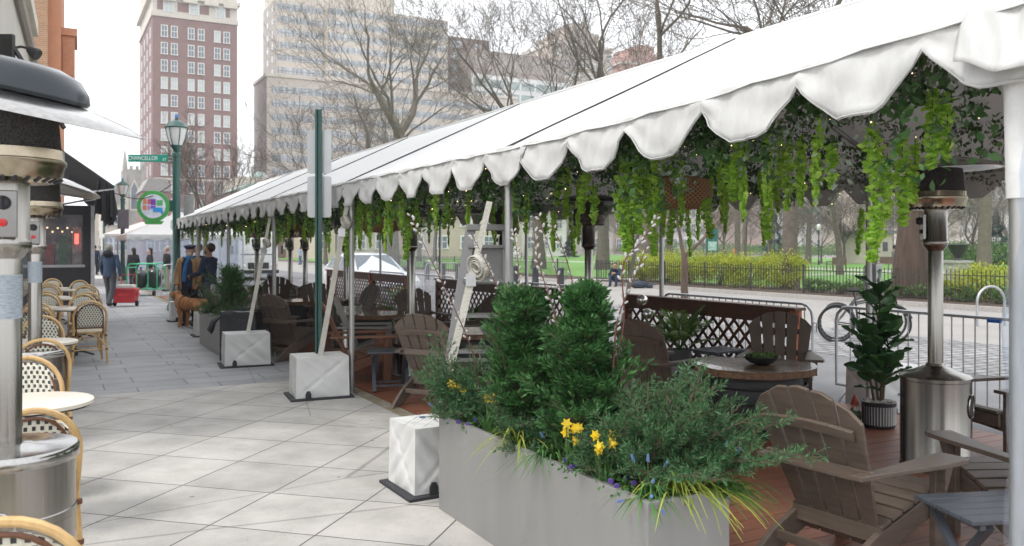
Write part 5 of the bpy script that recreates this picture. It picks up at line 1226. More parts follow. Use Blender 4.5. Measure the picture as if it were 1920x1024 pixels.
# ---------------- vehicles ----------------
cpaint=mt('white_car_paint',(.72,.73,.74),.25,var=.02,coat=.6); cgl=mt('car_glass',(.10,.13,.15),.06,var=.1,spec=1.); blk=mt('black_trim',(.02,.02,.02),.5); hl=mt('headlight',(.8,.8,.8),.1,coat=1.); amb=mt('amber_lens',(.8,.25,.03),.3)
def car(name,label,loc,rz,L=4.6,w_=1.85,h_=1.62,paint=None,van=False):
    paint=paint or cpaint; r=thing(name,label,'car' if not van else 'truck',loc,rz)
    # stations front(+y) to rear: (y, zlow, zbelt, zroof, halfwidth belt, halfwidth roof)
    if not van: stn=[(L/2,.35,.62,.64,.70,.66),(L/2-.12,.24,.72,.76,.86,.80),(L/2-.55,.22,.90,.93,.92,.84),(L*.20,.22,1.0,1.03,.92,.80),(L*.04,.22,1.02,h_-.07,.925,.68),(-L*.06,.22,1.03,h_,.925,.70),(-L*.28,.22,1.05,h_-.03,.925,.69),(-L*.43,.24,1.06,1.10,.90,.78),(-L/2+.05,.30,.98,1.0,.86,.8),(-L/2,.4,.8,.82,.8,.74)]
    else: stn=[(L/2,.4,1.25,h_-.55,.98,.92),(L/2-.12,.35,1.3,h_-.3,1.0,.95),(L/2-.6,.35,1.3,h_,1.02,1.0),(0,.35,1.3,h_,1.02,1.0),(-L/2,.4,1.3,h_,1.02,1.0)]
    b=MB(); vs=[];fs=[]; k=w_/1.85
    for y,zl,zb,zr,hb,hr in stn: 
        ring=[(-hb*.93,zl),(-hb,zl+.15),(-hb,(zl+zb)/2),(-hb*.985,zb),(-hr,max(zb+.01,zr-.05)),(-hr*.86,zr),(0,zr+.02),(hr*.86,zr),(hr,max(zb+.01,zr-.05)),(hb*.985,zb),(hb,(zl+zb)/2),(hb,zl+.15),(hb*.93,zl)]
        vs+=[(x*k,y,z) for x,z in ring]
    n=13
    for i in range(len(stn)-1):
        for j in range(n): fs.append((i*n+j,i*n+(j+1)%n,(i+1)*n+(j+1)%n,(i+1)*n+j))
    fs.append(tuple(range(n))); fs.append(tuple((len(stn)-1)*n+j for j in range(n))[::-1])
    b.add(vs,fs); b.build('body',paint,r,smooth=True)
    def pane(nm,pts): 
        q=MB(); q.add(pts,[tuple(range(len(pts)))]); o=q.build(nm,cgl,r); s=o.modifiers.new('t','SOLIDIFY'); s.thickness=.012; s.offset=0
    if not van:
        i=3; a,c_=stn[3],stn[4]; pane('windscreen',[(-.74*k,a[0]-.08,a[3]+.045),(.74*k,a[0]-.08,a[3]+.045),(.60*k,c_[0]+.02,c_[3]+.0),(-.60*k,c_[0]+.02,c_[3]+.0)])
        for s in(-1,1):
            pane('side_window',[(s*.905*k,L*.13,1.06),(s*.905*k,-L*.10,1.08),(s*.735*k,-L*.09,h_-.12),(s*.735*k,L*.035,h_-.13)]); pane('side_window',[(s*.905*k,-L*.12,1.08),(s*.89*k,-L*.36,1.12),(s*.74*k,-L*.29,h_-.13),(s*.735*k,-L*.11,h_-.12)])
            m=MB(); m.ell((s*1.02*k,L*.135,1.06),(.10,.06,.075),10,8); m.build('mirror',blk,r,smooth=True)
            m=MB(); m.ell((s*.66*k,L/2-.14,.70),(.17,.10,.07),12,8); ho=m.build('headlight',hl,r,smooth=True); MB().ell((s*.80*k,L/2-.20,.68),(.06,.06,.05),8,6).build('indicator',amb,ho,smooth=True)
        MB().box((-.5*k,L/2-.10,.42),(.5*k,L/2+.012,.60)).build('grille',blk,r,bevel=.02)
        MB().box((-.26,L/2+.013,.44),(.26,L/2+.022,.56)).build('number_plate',mt('plate_yellow',(.6,.5,.2),.5),r)
    else:
        pane('windscreen',[(-.88*k,L/2-.0,1.35),(.88*k,L/2-.0,1.35),(.84*k,L/2-.10,h_-.38),(-.84*k,L/2-.10,h_-.38)])
        for s in(-1,1):
            pane('side_window',[(s*1.015*k,L/2-.25,1.35),(s*1.025*k,L/2-1.1,1.35),(s*1.025*k,L/2-1.1,h_-.5),(s*1.01*k,L/2-.35,h_-.5)]); MB().ell((s*.72*k,L/2+.0,.78),(.13,.05,.10),10,8).build('headlight',hl,r,smooth=True); MB().box((s*1.22*k-.06,L/2-.3,1.4),(s*1.22*k+.06,L/2-.22,1.85)).build('mirror',blk,r)
            MB().ell((s*.9*k,L/2-.02,.80),(.05,.04,.07),8,6).build('indicator',amb,r)
        MB().box((-.55,L/2-.03,.62),(.55,L/2+.02,.95)).build('grille',blk,r); MB().box((-1.0*k,L/2-.02,.38),(1.0*k,L/2+.09,.55)).build('bumper',blk,r,bevel=.02)
    for s in(-1,1):
        for y in(L*.31,-L*.30):
            m=MB(); ax=Matrix.Rotation(PI/2,3,'Y'); m.lathe([(.0,-.11),(.22,-.11),(.32,-.10),(.335,-.06),(.335,.06),(.32,.10),(.22,.11),(0,.11)],24,(s*.80*k,y,.335),ax); wo=m.build('wheel',tyre,r,smooth=True); m=MB(); m.lathe([(0,-.118),(.19,-.116),(.2,-.112),(.2,.112),(.19,.116),(0,.118)],16,(s*.80*k,y,.335),ax); m.build('rim',chrome,wo,smooth=True)
    return r
car('parked_car','white car facing the camera behind the barricades at mid deck',RV(692,6.4,ST),ANG+PI+.05,h_=1.60)
car('box_truck','white step van seen through clear tent sidewall at left of the deck',RV(463,6.9,ST),ANG+PI,L=6,w_=2.0,h_=2.9,van=True,paint=mt('truck_white',(.62,.64,.62),.4))
car('parked_car','distant white car parked beyond the park corner',RV(940,50,ST),ANG+PI/2,h_=1.5); car('parked_car','distant white car behind the trunk leaning right',RV(838,52,ST),ANG+PI/2,h_=1.5,paint=mt('car_silver',(.55,.58,.6),.3,coat=.5)); car('parked_car','distant red car behind the hedge at centre',RV(1150,120,0),ANG+PI/2,h_=1.6,paint=mt('car_red',(.5,.03,.03),.3)); car('parked_car','distant red car beyond the dark park trunk',RV(1245,120,0),ANG+PI/2,h_=1.9,paint=MC['car_red'])
# ---------------- buildings ----------------
lime=mt('limestone',(.55,.50,.43),.85,var=.10,scale=.6); limed=mt('limestone_trim',(.60,.55,.48),.85,var=.08,scale=1.5); wframe=mt('window_frame_white',(.70,.69,.66),.6,var=.04)
wg=mt('window_glass_sky',(.13,.16,.19),.12,var=.35,scale=.45,spec=.9); wgl=mt('window_blind',(.52,.56,.55),.35,var=.15,scale=.8)
redb=brickmat('red_brick',(.27,.155,.14),(.22,.12,.11),(.28,.2,.18),.24,.08,ms=.008,vertical=True,stain=.12,bump=0,stainscale=.3)
def faceX(px,X0,Y0,dx,dy):
    k=(px-960)/F; return (k*Y0-X0)/(dx-k*dy)
def block(name,label,cat,px,Y,w_,d_,h_,mat,z0=0,rz=None,parts=True):
    """origin at the front left corner; x runs along V (right), y runs along U (away)"""
    o=W(px,HY,Y); o.z=0; r=thing(name,label,cat,o,ANG if rz is None else rz); 
    MB().box((0,0,z0),(w_,d_,h_)).build('wall',mat,r); return r,o
def window(r,x,z,w_,h_,glass,y=0,mull=True,proto={}):
    key=(round(w_,2),round(h_,2),glass.name,mull)
    if key not in proto:
        b=MB(); t=.12*w_; 
        b.box((-w_/2,-.16,0),(-w_/2+t,-.02,h_)).box((w_/2-t,-.16,0),(w_/2,-.02,h_)).box((-w_/2+t,-.16,h_-t),(w_/2-t,-.02,h_)).box((-w_/2-.08,-.24,-.14),(w_/2+.08,-.02,0)).box((-w_/2+t,-.12,h_*.5-.05),(w_/2-t,-.03,h_*.5+.05))
        if mull: b.box((-.04,-.11,.0),(.04,-.03,h_*.5-.051)).box((-.04,-.11,h_*.5+.051),(.04,-.03,h_-t))
        f=b.build('window',wframe,r); f.location=(x,y,z)
        g=MB().box((-w_/2+t*.9,-.07,.0),(w_/2-t*.9,-.03,h_-t)).build('pane',glass,f); proto[key]=(f,g); return f
    f0,g0=proto[key]; f=f0.copy(); COL.objects.link(f); f.parent=r; f.location=(x,y,z); g=g0.copy(); COL.objects.link(g); g.parent=f; return f
# red brick tower
Y0=160; r,o=block('brick_tower','tall red brick tower with paired white windows behind the lamp post','building',286,Y0,15.4,25,45,redb)
fx=lambda px: faceX(px,o.x,Y0,V.x,V.y)
MB().box((-.25,-.25,45),(15.6,25.2,45.9)).build('stone_band',limed,r); MB().box((0,0,45.9),(15.4,25,56),).build('upper_wall',limed,r)
for x in(.8,4.4,7.9,11.8,):
    MB().box((x,-.06,46.3),(x+2.2 if x>1 else x+1.2,-.005,48.0)).build('brick_panel',redb,r)
MB().box((-.7,-.7,48.7),(15.9,25.7,49.3)).build('cornice',limed,r)
for x in(2.7,6.6,10.5,14.0): MB().box((x-1.3,-.9,48.0),(x+1.3,-.1,48.69)).build('corbel',limed,r)
rr=random.Random(12)
cols=[308,326.7,358.3,377,407.4,424.8]
for ri in range(13):
    z=41.4-ri*3.27
    for ci,px in enumerate(cols):
        window(r,fx(px),z-.1,1.22,2.15,wgl if (ri in(3,5,7) or rr.random()<.12) else wg)
for px in (315,363,412): window(r,fx(px+1),46.1,1.9,2.2,wgl)
for px in (317,367,416): window(r,fx(px),50.0,1.8,2.6,wg)
for ri in range(12):
    z=41.4-ri*3.27
    for k in range(4):
        b=MB().box((-.08,3+k*5.6,z),(-.0,4.4+k*5.6,z+2.1)).build('side_window',wframe,r); MB().box((-.10,3.2+k*5.6,z+.2),(-.081,4.2+k*5.6,z+1.9)).build('pane',wg,b)
MB().box((.2,-.12,14.2),(15.2,0,14.6)).build('string_course',limed,r)
# beige apartment tower
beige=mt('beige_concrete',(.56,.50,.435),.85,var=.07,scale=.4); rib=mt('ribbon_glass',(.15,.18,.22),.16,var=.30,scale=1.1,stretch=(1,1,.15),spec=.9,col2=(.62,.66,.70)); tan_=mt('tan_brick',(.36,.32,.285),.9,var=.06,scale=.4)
Y1=200; r,o=block('apartment_tower','beige apartment tower with long ribbon windows behind the plane tree','building',518,Y1,43.3,14,60,beige)
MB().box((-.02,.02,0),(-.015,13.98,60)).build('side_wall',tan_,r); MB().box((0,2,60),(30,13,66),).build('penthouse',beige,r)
def ribbon(r,x0,x1,z,h_,y=-.05,n=None):
    o=MB().box((x0,y-.02,z),(x1,y+.0,z+h_)).build('ribbon_window',rib,r); b=MB(); n=n or max(2,int((x1-x0)/1.6))
    for i in range(n+1): x=x0+(x1-x0)*i/n; b.box((x-.06,y-.10,z),(x+.06,y-.021,z+h_))
    b.box((x0,y-.10,z+h_*.42-.04),(x1,y-.021,z+h_*.42+.04)); b.build('mullions',mt('dark_mullion',(.22,.22,.22),.6),o)
MB().box((11.5,-1.5,0),(43.3,-.01,59.6)).build('bay_wall',beige,r)
for k in range(19):
    z=57.4-3.0*k
    ribbon(r,.4,11.3,z,1.45,-.04); ribbon(r,12.0,42.8,z,1.45,-1.53)
    for y in (3,8): MB().box((-.06,y,z),(-.021,y+1.6,z+1.5)).build('side_window',rib,r)
MB().box((.6,-1.2,36.9),(6.5,-.1,37.3)).build('awning',mt('green_awning',(.03,.16,.12),.7),r)
Y2=185; r,o=block('apartment_wing','lower beige apartment wing with ribbon windows below the tower','building',500,Y2,62,13,38.6,beige)
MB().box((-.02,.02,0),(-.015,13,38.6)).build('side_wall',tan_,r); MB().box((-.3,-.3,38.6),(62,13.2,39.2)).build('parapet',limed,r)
for k in range(10): ribbon(r,1.2,61,35.2-3.0*k,1.4,-.04)
# dark brick with white grid front
r,o=block('brick_apartments','dark brown brick building with glass columns right of beige tower','building',838,232,13,20,59,brickmat('brown_brick',(.20,.13,.115),(.15,.10,.09),(.2,.16,.14),.3,.1,vertical=True,stain=.12,bump=0,stainscale=.3))
for k in range(17): MB().box((1,-.1,56-3.2*k),(4.5,-.02,57.8-3.2*k)).build('window',rib,r); MB().box((8.5,-.1,56-3.2*k),(10.6,-.02,57.6-3.2*k)).build('window',rib,r)
r,o=block('grid_office_building','office block with white grid facade behind bare branches','building',884,226,29,20,54,mt('brown_grey_panel',(.30,.25,.22),.85))
MB().box((0,-.3,0),(29,-.01,47.5)).build('grid_wall',mt('white_panel',(.66,.66,.65),.7),r)
for k in range(14):
    for j in range(6): MB().box((.9+j*4.7,-.42,44.2-3.35*k),(4.9+j*4.7,-.31,46.3-3.35*k)).build('window',mt('green_glass',(.20,.30,.28),.15,var=.5,scale=.3,col2=(.45,.52,.5)),r)
for j in range(5): MB().box((1.2+j*5.5,-.08,49),(5.6+j*5.5,-.01,52.8)).build('louvre',tan_,r)
# ornate stone tower
def stone(px,Y,w_,d_,h_,label,floors,mat=lime,top='step',name='stone_apartments',cols_=6,fz=3.3):
    r,o=block(name,label,'building',px,Y,w_,d_,h_,mat)
    for k in range(floors):
        for j in range(cols_):
            if k*cols_+j<96: window(r,w_*(j+.6)/cols_,h_-3.6-fz*k,1.3,1.9,wg if (k+j)%3 else wgl)
    MB().box((-.5,-.5,h_),(w_+.5,d_+.5,h_+.8)).build('cornice',limed,r)
    if top=='step': MB().box((w_*.2,1,h_+.8),(w_*.8,d_-1,h_+5)).build('penthouse',mat,r); MB().box((w_*.36,2,h_+5),(w_*.64,d_-2,h_+8)).build('water_tank_house',mat,r)
    return r
stone(1040,270,22,20,66,'ornate pale stone apartment tower behind the centre trees',12,mt('warm_stone',(.50,.43,.37),.85,var=.1,scale=.5),cols_=8)
stone(985,250,13,20,52,'pale stone building between grid facade and ornate tower',10,top='',cols_=4)
stone(1168,300,24,20,66,'pinkish brick building just showing over the tent ridge',8,mt('pink_brick',(.42,.24,.20),.9),top='step',cols_=7)
# low buildings at left behind trees
r,o=block('red_brick_house','low red brick building with green copper roof beyond the first tent','building',440,120,20,14,9.5,redb)
MB().prism([(-.4,9.5),(20.4,9.5),(18,10.6),(2,10.6)],-.4,14.4,'y').build('roof',mt('verdigris',(.30,.40,.36),.8),r)
for j in range(7): window(r,1.8+j*2.8,5.2,1.2,2.,wg); window(r,1.8+j*2.8,1.4,1.2,2.2,wg)
MB().box((-.1,-.2,8.2),(20.1,-.01,8.7)).build('cornice',limed,r)
r,o=block('copper_roof_hall','pale building with pale green domed skylight behind the brick house','building',446,150,9,14,14,lime); MB().ell((4.5,4,14),(1.7,1.7,1.3),16,8).build('dome',MC['verdigris'],r,smooth=True)
# church
r=thing('gothic_church','grey stone gothic church tower with pointed arch window at far left','church',W(231,HY,150)*1.0,ANG); r.location.z=0
cs=mt('church_stone',(.36,.34,.31),.9,var=.2,scale=.6)
MB().box((0,0,0),(3.6,6,15.3)).build('tower',cs,r)
for x in(0,3.0): MB().box((x-.1,-.3,0),(x+.6,-.01,15)).build('buttress',cs,r); 
for x,h_ in((.3,19.),(3.2,17.)): MB().lathe([(.45,15.3),(.40,16.2),(.02,h_)],6,(x,.4,0)).build('pinnacle',cs,r)
MB().prism([(1.1,8),(2.5,8),(2.5,12),(1.8,13.6),(1.1,12)],-.06,-.005,'y').build('window',limed,r); MB().prism([(1.3,8.3),(2.3,8.3),(2.3,11.9),(1.8,13.1),(1.3,11.9)],-.08,-.061,'y').build('pane',wg,r)
for i in range(4): MB().box((.1+i*.95,-.05,15.3),(.6+i*.95,.3,15.9)).build('battlement',cs,r)
# street rows at far left, closing the view down the street
hz=[(192,95,2.2,7,6.5,'pale narrow house at the end of the street','beige'),(212,120,2.,7,9.0,'green roofed house at the end of the street','green'),(268,105,3.2,8,8.5,'brick house just left of the near lamp post','red'),(172,130,5,8,9,'brown house seen over the dark restaurant enclosure','beige'),(322,110,6,8,5,'low shop behind the round sign','beige')]
for px,Y,w_,d_,h_,l,k in hz:
    m={'beige':lime,'green':lime,'red':redb}[k]; r,o=block('row_house',l,'house',px,Y,w_,d_,h_,m)
    MB().prism([(-.2,h_),(w_+.2,h_),(w_*.8,h_+1.6),(w_*.2,h_+1.6)],-.2,d_,'y').build('roof',MC['verdigris'] if k=='green' else mt('slate',(.30,.28,.27),.8),r)
    for j in range(2):
        for q in range(2): window(r,w_*(.28+.44*j),1.2+q*3.0,1.0,1.7,wg)
# buildings beyond the park, seen under the tent
def parkb(px,Y,w_,h_,label,mat,fl,nc,name='park_side_building'):
    r,o=block(name,label,'building',px,Y,w_,16,h_,mat)
    for k in range(fl):
        for j in range(nc): window(r,w_*(j+.5)/nc,1.4+3.4*k,w_/nc*.5,2.,wg)
    MB().box((-.3,-.3,h_),(w_+.3,16.3,h_+.7)).build('cornice',limed,r)
salmon=mt('salmon_brick',(.44,.33,.285),.9,var=.1,scale=.8); ws_=mt('white_stucco',(.70,.68,.64),.85,var=.05)
parkb(760,128,20,11,'long pale beige building behind the street barricades',mt('buff_stone',(.52,.44,.36),.85,var=.06,scale=.3),3,5); parkb(925,140,14,14,'white columned building behind the step ladder',ws_,4,5); parkb(1010,170,18,18,'grey stone building beyond the small evergreen',lime,5,6)
parkb(1128,185,18,22,'salmon building beyond the centre of the park',salmon,6,6); parkb(1240,190,13,24,'white building behind the dark park trunk',ws_,6,5); parkb(1335,200,19,22,'broad salmon pink building behind the vested person',salmon,6,0); parkb(1455,210,16,24,'white building behind the reddish park trunk',ws_,7,6)
parkb(1560,215,15,20,'pale building behind the park kiosk',lime,6,5); parkb(1660,200,20,18,'beige building behind the massive trunk',MC['buff_stone'],5,7); parkb(1800,180,26,15,'long grey building at the right behind the park',lime,5,10); parkb(590,110,10,9,'pale low building seen past the side by side heaters',MC['buff_stone'],2,4)
parkb(1870,260,60,26,'far building at the extreme right beyond the park',ws_,6,10)
# ---------------- left side: facades, restaurant enclosure, awning ----------------
Ul=Vector((-.4516,.892,0)); Vl=Vector((.892,.4516,0)); AL=math.atan2(Vl.y,Vl.x)
plas=mt('cream_render',(.50,.47,.42),.85,var=.07,scale=1.2,bump=.1)
fo=Vector((0,0,0))+Vl*(-.96)
r=thing('corner_building','cream rendered building along the sidewalk at top left','building',fo+Ul*2,AL)
MB().box((-6,6,0),(0,20.2,14)).build('wall',plas,r); MB().path([(.06,6,5.75),(.06,20.1,5.75)],.09,8).build('downpipe',tan_,r)
MB().box((.001,6,6.4),(.12,20,6.7)).build('string_course',limed,r)
for y in(8,11.4,14.8,18.0): 
    f=MB().box((.001,y,7.2),(.10,y+1.3,9.6)).build('window',mt('grey_frame',(.3,.32,.33),.6),r); MB().box((.101,y+.12,7.35),(.12,y+1.18,9.45)).build('pane',wg,f)
for y in(7,11,15): f=MB().box((.001,y,.6),(.06,y+2.6,3.0)).build('shop_window',blk,r); MB().box((.061,y+.1,.8),(.08,y+2.5,2.9)).build('pane',wg,f)
spk=thing('wall_spotlight','small dark spotlight on a wall bracket at top left','spotlight',W(52,95,13.)); MB().path([(-.35,.1,.05),(-.1,0,.06),(.05,0,.02)],.02,6).build('arm',blk,spk); MB().lathe([(.05,-.08),(.10,.06),(.09,.09)],12,(.08,0,-.02),Matrix.Rotation(2.2,3,'Y')).build('head',blk,spk,smooth=True)
fl=thing('flat_sign_blade','narrow black blade sign projecting from the cream wall at top left','sign',W(14,70,9.2)); MB().box((-.07,-.03,-.9),(.07,.03,.03)).build('panel',blk,fl,bevel=.005); MB().beam((.06,0,-.1),(.30,.6,-.9),.03,.04).build('bracket',blk,fl)
p=W(65,HY,34.); r=thing('brick_building','orange brick building with terracotta bay beyond the cream building','building',Vector((p.x,p.y,0)),AL)
ob=brickmat('orange_brick',(.46,.25,.14),(.38,.19,.10),(.5,.4,.3),.24,.08,ms=.008,vertical=True,stain=.1,bump=0); ter=mt('terracotta',(.50,.22,.12),.7,var=.1,scale=2)
wd=.46; MB().box((-5,0,0),(wd,9,17)).build('wall',ob,r); MB().box((wd+.001,.4,0),(wd+.46,9,17)).build('terracotta_pier',ter,r)
MB().box((wd+.461,.9,8.5),(wd+.95,3.6,10.4)).build('bay',ter,r,bevel=.02); MB().box((wd+.461,.8,10.401),(wd+1.05,3.7,10.7)).build('bay_cornice',ter,r); MB().box((wd+.461,.8,8.2),(wd+1.0,3.7,8.499)).build('bay_sill',ter,r)
MB().prism([(.9,8.2),(3.5,8.2),(2.9,7.6),(1.5,7.6)],wd+.462,wd+.8,'x').build('bay_corbel',ter,r); MB().box((wd+.52,.86,8.75),(wd+.90,.899,10.15)).build('bay_panel',mt('terracotta_panel',(.44,.19,.10),.7),r)
# dark restaurant enclosure
p=W(70,HY,24.); r=thing('dining_enclosure','black framed restaurant enclosure with large window behind the cafe chairs','restaurant',Vector((p.x,p.y,0)),AL)
def PX(px,Y=24.): return (px-960)*Y/F-p.x
def PZ2(py,Y=24.): return H-(py-HY)*Y/F
x0,x1=PX(60),PX(160); zt=PZ2(384)
bkp=mt('black_panel',(.018,.018,.022),.45,var=.2); 
b=MB(); b.box((x0,0,0),(x1,.12,PZ2(498))).box((x0,0,PZ2(402)),(x1,.12,zt)).box((PX(146),0,PZ2(498)),(x1,.12,PZ2(402))).box((x0,0,PZ2(498)),(PX(74),.12,PZ2(402))).box((x0,.121,zt-.1),(x1,6,zt)); b.build('front_wall',bkp,r)
MB().box((x1+.001,-.02,0),(x1+.10,6,zt)).build('corner_column',mt('grey_column',(.42,.42,.43),.5),r)
MB().box((x0,4.,0),(x1,4.1,zt)).build('back_wall',mt('interior_wall',(.12,.10,.09),.8,var=.8,scale=3,col2=(.28,.2,.16)),r)
MB().box((PX(74),.03,PZ2(498)),(PX(146),.05,PZ2(402))).build('window',glassmat('enclosure_glass',(.8,.84,.88),.05,.03),r)
b=MB(); b.box((PX(74),-.02,PZ2(502)),(PX(150),.0,PZ2(497))); b.build('window_sill',mt('grey_sill',(.35,.35,.36),.5),r)
for k in range(3): MB().box((PX(80+24*k),1.2,.001),(PX(96+24*k),1.9,1.75+.25*k)).build('interior_table',mt(f'interior{k}',[(.3,.06,.05),(.06,.14,.05),(.35,.3,.25)][k],.7,var=.5,scale=6),r)
for k in range(7): MB().ell((PX(82+9*k),2.2+.3*(k%3),2.25-.12*(k%2)),(.03,.03,.03),8,6).build('pendant_lamp',mt('warm_pendant',(1,.6,.3),.4,emit=1.2),r)
MB().box((PX(132),.9,1.75),(PX(139),.93,2.05)).build('neon_sign',mt('red_neon',(1,.08,.05),.4,emit=3),r)
for k in range(9): MB().lathe([(.05,0),(.05,.2),(.02,.26),(.02,.34)],8,(PX(80+7*k),2.6,1.45)).build('bottle',mt(f'bottle{k%3}',[(.05,.15,.05),(.3,.12,.04),(.4,.4,.35)][k%3],.2),r)
aw=thing('black_awning','black fabric awning with fringe sloping over the sidewalk at left','awning',Vector((0,0,0)))
can=mt('black_canvas',(.015,.015,.018),.9,var=.3,scale=3,bump=.3)
A=W(100,272,21.5);B=W(214,351,20.);Lw=Ul*6.5
b=MB(); b.add([A,B,B+Lw,A+Lw],[(0,1,2,3)]); o_=b.build('canopy',can,aw); s=o_.modifiers.new('t','SOLIDIFY'); s.thickness=.03
b=MB(); rr=random.Random(5)
def fringe(P,Q,n,d0,d1):
    vs=[];fs=[]
    for i in range(n+1):
        s=i/n; q=P.lerp(Q,s); d=(d0+(d1-d0)*s)*(1+.12*math.sin(i*1.9))+rr.uniform(-.05,.05); w=Vector((.05*math.sin(i*1.3),.04*math.cos(i*2.1),0)); vs+=[q,q+Vector((0,0,-d*.5))+w,q+Vector((0,0,-d))+w*1.8]
    for i in range(n): a=3*i; fs+=[(a,a+1,a+4,a+3),(a+1,a+2,a+5,a+4)]
    b.add(vs,fs)
fringe(B,B+Lw,60,.72,.72); fringe(B,B.lerp(A,.25),14,.75,.95); fringe(B+Lw,A+Lw,20,.6,.3)
o_=b.build('fringe',can,aw); s=o_.modifiers.new('t','SOLIDIFY'); s.thickness=.012
inn=W(70,400,22.)
for k,(q,zz) in enumerate(((0.,0),(.25,-.25),(.55,-.1),(.9,-.3))):
    P=B+Ul*(q*6)+Vector((0,0,-.05+zz*.2)); Q=inn+Ul*(q*5)+Vector((-.3,0,.35+zz)); MB().tube(P,Q,.022,n=6).build('arm',mt('pale_metal_arm',(.5,.5,.52),.4,.5) if k%2==0 else blk,aw,smooth=True)
# ---------------- lamp posts and signs ----------------
gp=mt('lamp_green',(.012,.075,.062),.4,var=.12,coat=.3); lg=mt('frosted_lamp_glass',(.68,.68,.68),.25,var=.05)
def lamp(label,loc,top):
    r=thing('street_lamp',label,'street lamp',loc,0,'green street lamps along the sidewalk'); s=top/5.15
    MB().lathe([(.24,0),(.24,.12),(.19,.2),(.17,.55),(.13,.7),(.11,.85),(.10,.95),(.095,4.1*s),(.12,4.12*s),(.12,4.2*s),(.07,4.25*s),(.13,4.38*s),(.17,4.42*s)],20).build('pole',gp,r,smooth=True)
    MB().lathe([(.14,4.42*s),(.20,4.6*s),(.255,4.85*s),(.26,4.88*s)],16).build('lamp_globe',lg,r,smooth=True)
    MB().lathe([(.29,4.88*s),(.30,4.91*s),(.27,4.93*s),(.22,5.02*s),(.12,5.08*s),(.05,5.10*s),(.045,5.16*s),(0.02,5.2*s)],16).build('lamp_cap',gp,r,smooth=True)
    b=MB()
    for k in range(6):
        a=k*PI/3+.2; b.path([(.15*math.cos(a),.15*math.sin(a),4.42*s),(.215*math.cos(a),.215*math.sin(a),4.6*s),(.275*math.cos(a),.275*math.sin(a),4.88*s)],.011,5)
    b.build('cage',gp,r,smooth=True); MB().lathe([(.035,5.16*s),(.05,5.19*s),(.035,5.26*s),(0,5.28*s)],12).build('photocell',mt('blue_cell',(.08,.25,.6),.4),r,smooth=True); return r
lp=G(331,582); lp.z=0; LY=lp.y
lamp('green street lamp carrying the CHANCELLOR ST sign',lp,W(0,222,LY).z); l2=W(230,HY,42); l2.z=0; lamp('farther green street lamp behind the round map sign',l2,W(0,338,42).z)
l3=W(195,HY,70); l3.z=0; lamp('farthest green lamp post down the street',l3,5.0)
sgn=thing('street_name_sign','green CHANCELLOR ST blade sign on near lamp post','sign',W(278,297,LY-.05)+Vector((0,0,0)),math.radians(4))
sw=73*LY/F; MB().box((-sw/2,-.012,-.095),(sw/2,.012,.095)).build('blade',mt('sign_green',(.0,.28,.20),.4),sgn,bevel=.004)
stx=mt('sign_white',(.8,.85,.83),.5)
t1=text('CHANCELLOR',.150,stx,sgn,(-.13,-.0145,-.0)); t1.scale=(.78,1.,1); t2=text('ST',.10,stx,sgn,(.42,-.0145,-.03))
MB().box((sw/2-.0,-.015,.02),(sw/2+.24,.015,.045)).box((sw/2-.0,-.015,-.07),(sw/2+.24,.015,-.045)).build('bracket',MC['galvanised_steel'],sgn)
rs=thing('round_map_sign','round white map sign with green rim on the near lamp post','sign',W(288,387,LY-.1),math.radians(6)); Rr=29.5*LY/F; ax=Matrix.Rotation(PI/2,3,'X')
MB().lathe([(0,0),(Rr*.99,0),(Rr,.02),(Rr*.99,.035),(0,.035)],48,axis=ax).build('rim',mt('map_rim_green',(.07,.36,.09),.5),rs,smooth=True)
MB().lathe([(0,.0355),(Rr*.76,.0355),(Rr*.76,.040),(0,.040)],48,axis=ax).build('face',mt('map_face',(.66,.70,.80),.5),rs)
mp_=[(-.26,.06,.10,.15,'map_orange',(.75,.25,.12)),(-.14,.06,.09,.14,'map_red',(.70,.12,.15)),(-.06,.03,.14,.18,'map_purple',(.20,.07,.45)),(.09,.02,.17,.16,'map_green',(.10,.42,.15)),(-.26,-.10,.10,.14,'map_orange',None),(-.06,-.06,.14,.08,'map_purple',None),(.0,-.15,.26,.13,'map_blue',(.03,.30,.70)),(.2,-.2,.06,.10,'map_blue',None),(-.14,-.09,.07,.12,'map_lilac',(.45,.25,.6))]
for i,(x,z,w_,h_,n2,c) in enumerate(mp_):
    x*=Rr/.42; z*=Rr/.42; w_*=Rr/.42; h_*=Rr/.42; yy=-.0415-.0008*i; MB().box((x,yy-.001,z),(x+w_*.92,yy,z+h_*.9)).build('map_patch',mt(n2,c or (.5,.5,.5),.5,var=.1),rs)
MB().prism([(-.20,-Rr+.03),(.26,-Rr+.03),(.22,-Rr-.04),(.18,-Rr-.06),(-.18,-Rr-.06),(-.22,-Rr-.04)],-.03,0,'y').build('foot_plate',mt('map_rim_green',(0,0,0)),rs)
MB().box((Rr-.02,-.02,-.12),(Rr+.2,.04,.16)).build('bracket',gp,rs,bevel=.01)
ps=thing('parking_sign','grey sign plate back on the near lamp post beside the map sign','sign',W(346,388,LY+.1)); MB().box((-.02,-.01,-.42),(.26,.01,.30)).build('plate',mt('sign_back',(.40,.42,.42),.4,.6),ps,bevel=.01)
ps=thing('parking_sign','dark sign plate on the farther lamp post','sign',W(231,412,41.6)); MB().box((-.28,-.01,-.45),(.28,.01,.5)).build('plate',mt('sign_back_dark',(.16,.18,.22),.5,.4),ps,bevel=.01)
wi=thing('overhead_wire','thin dark wire slung from the awning to the near lamp post','wire',W(215,362,22)); q=W(322,346,LY)-wi.location; MB().path([q*s+Vector((0,0,-.25*math.sin(PI*s))) for s in [i/12 for i in range(13)]],.012,5).build('cable',blk,wi)
sp_=RV(597,-.15); sp_=W(598,HY,9.75); sp_.z=0
gs=thing('sign_post','dark green perforated sign post with two plates seen from behind','sign post',sp_)
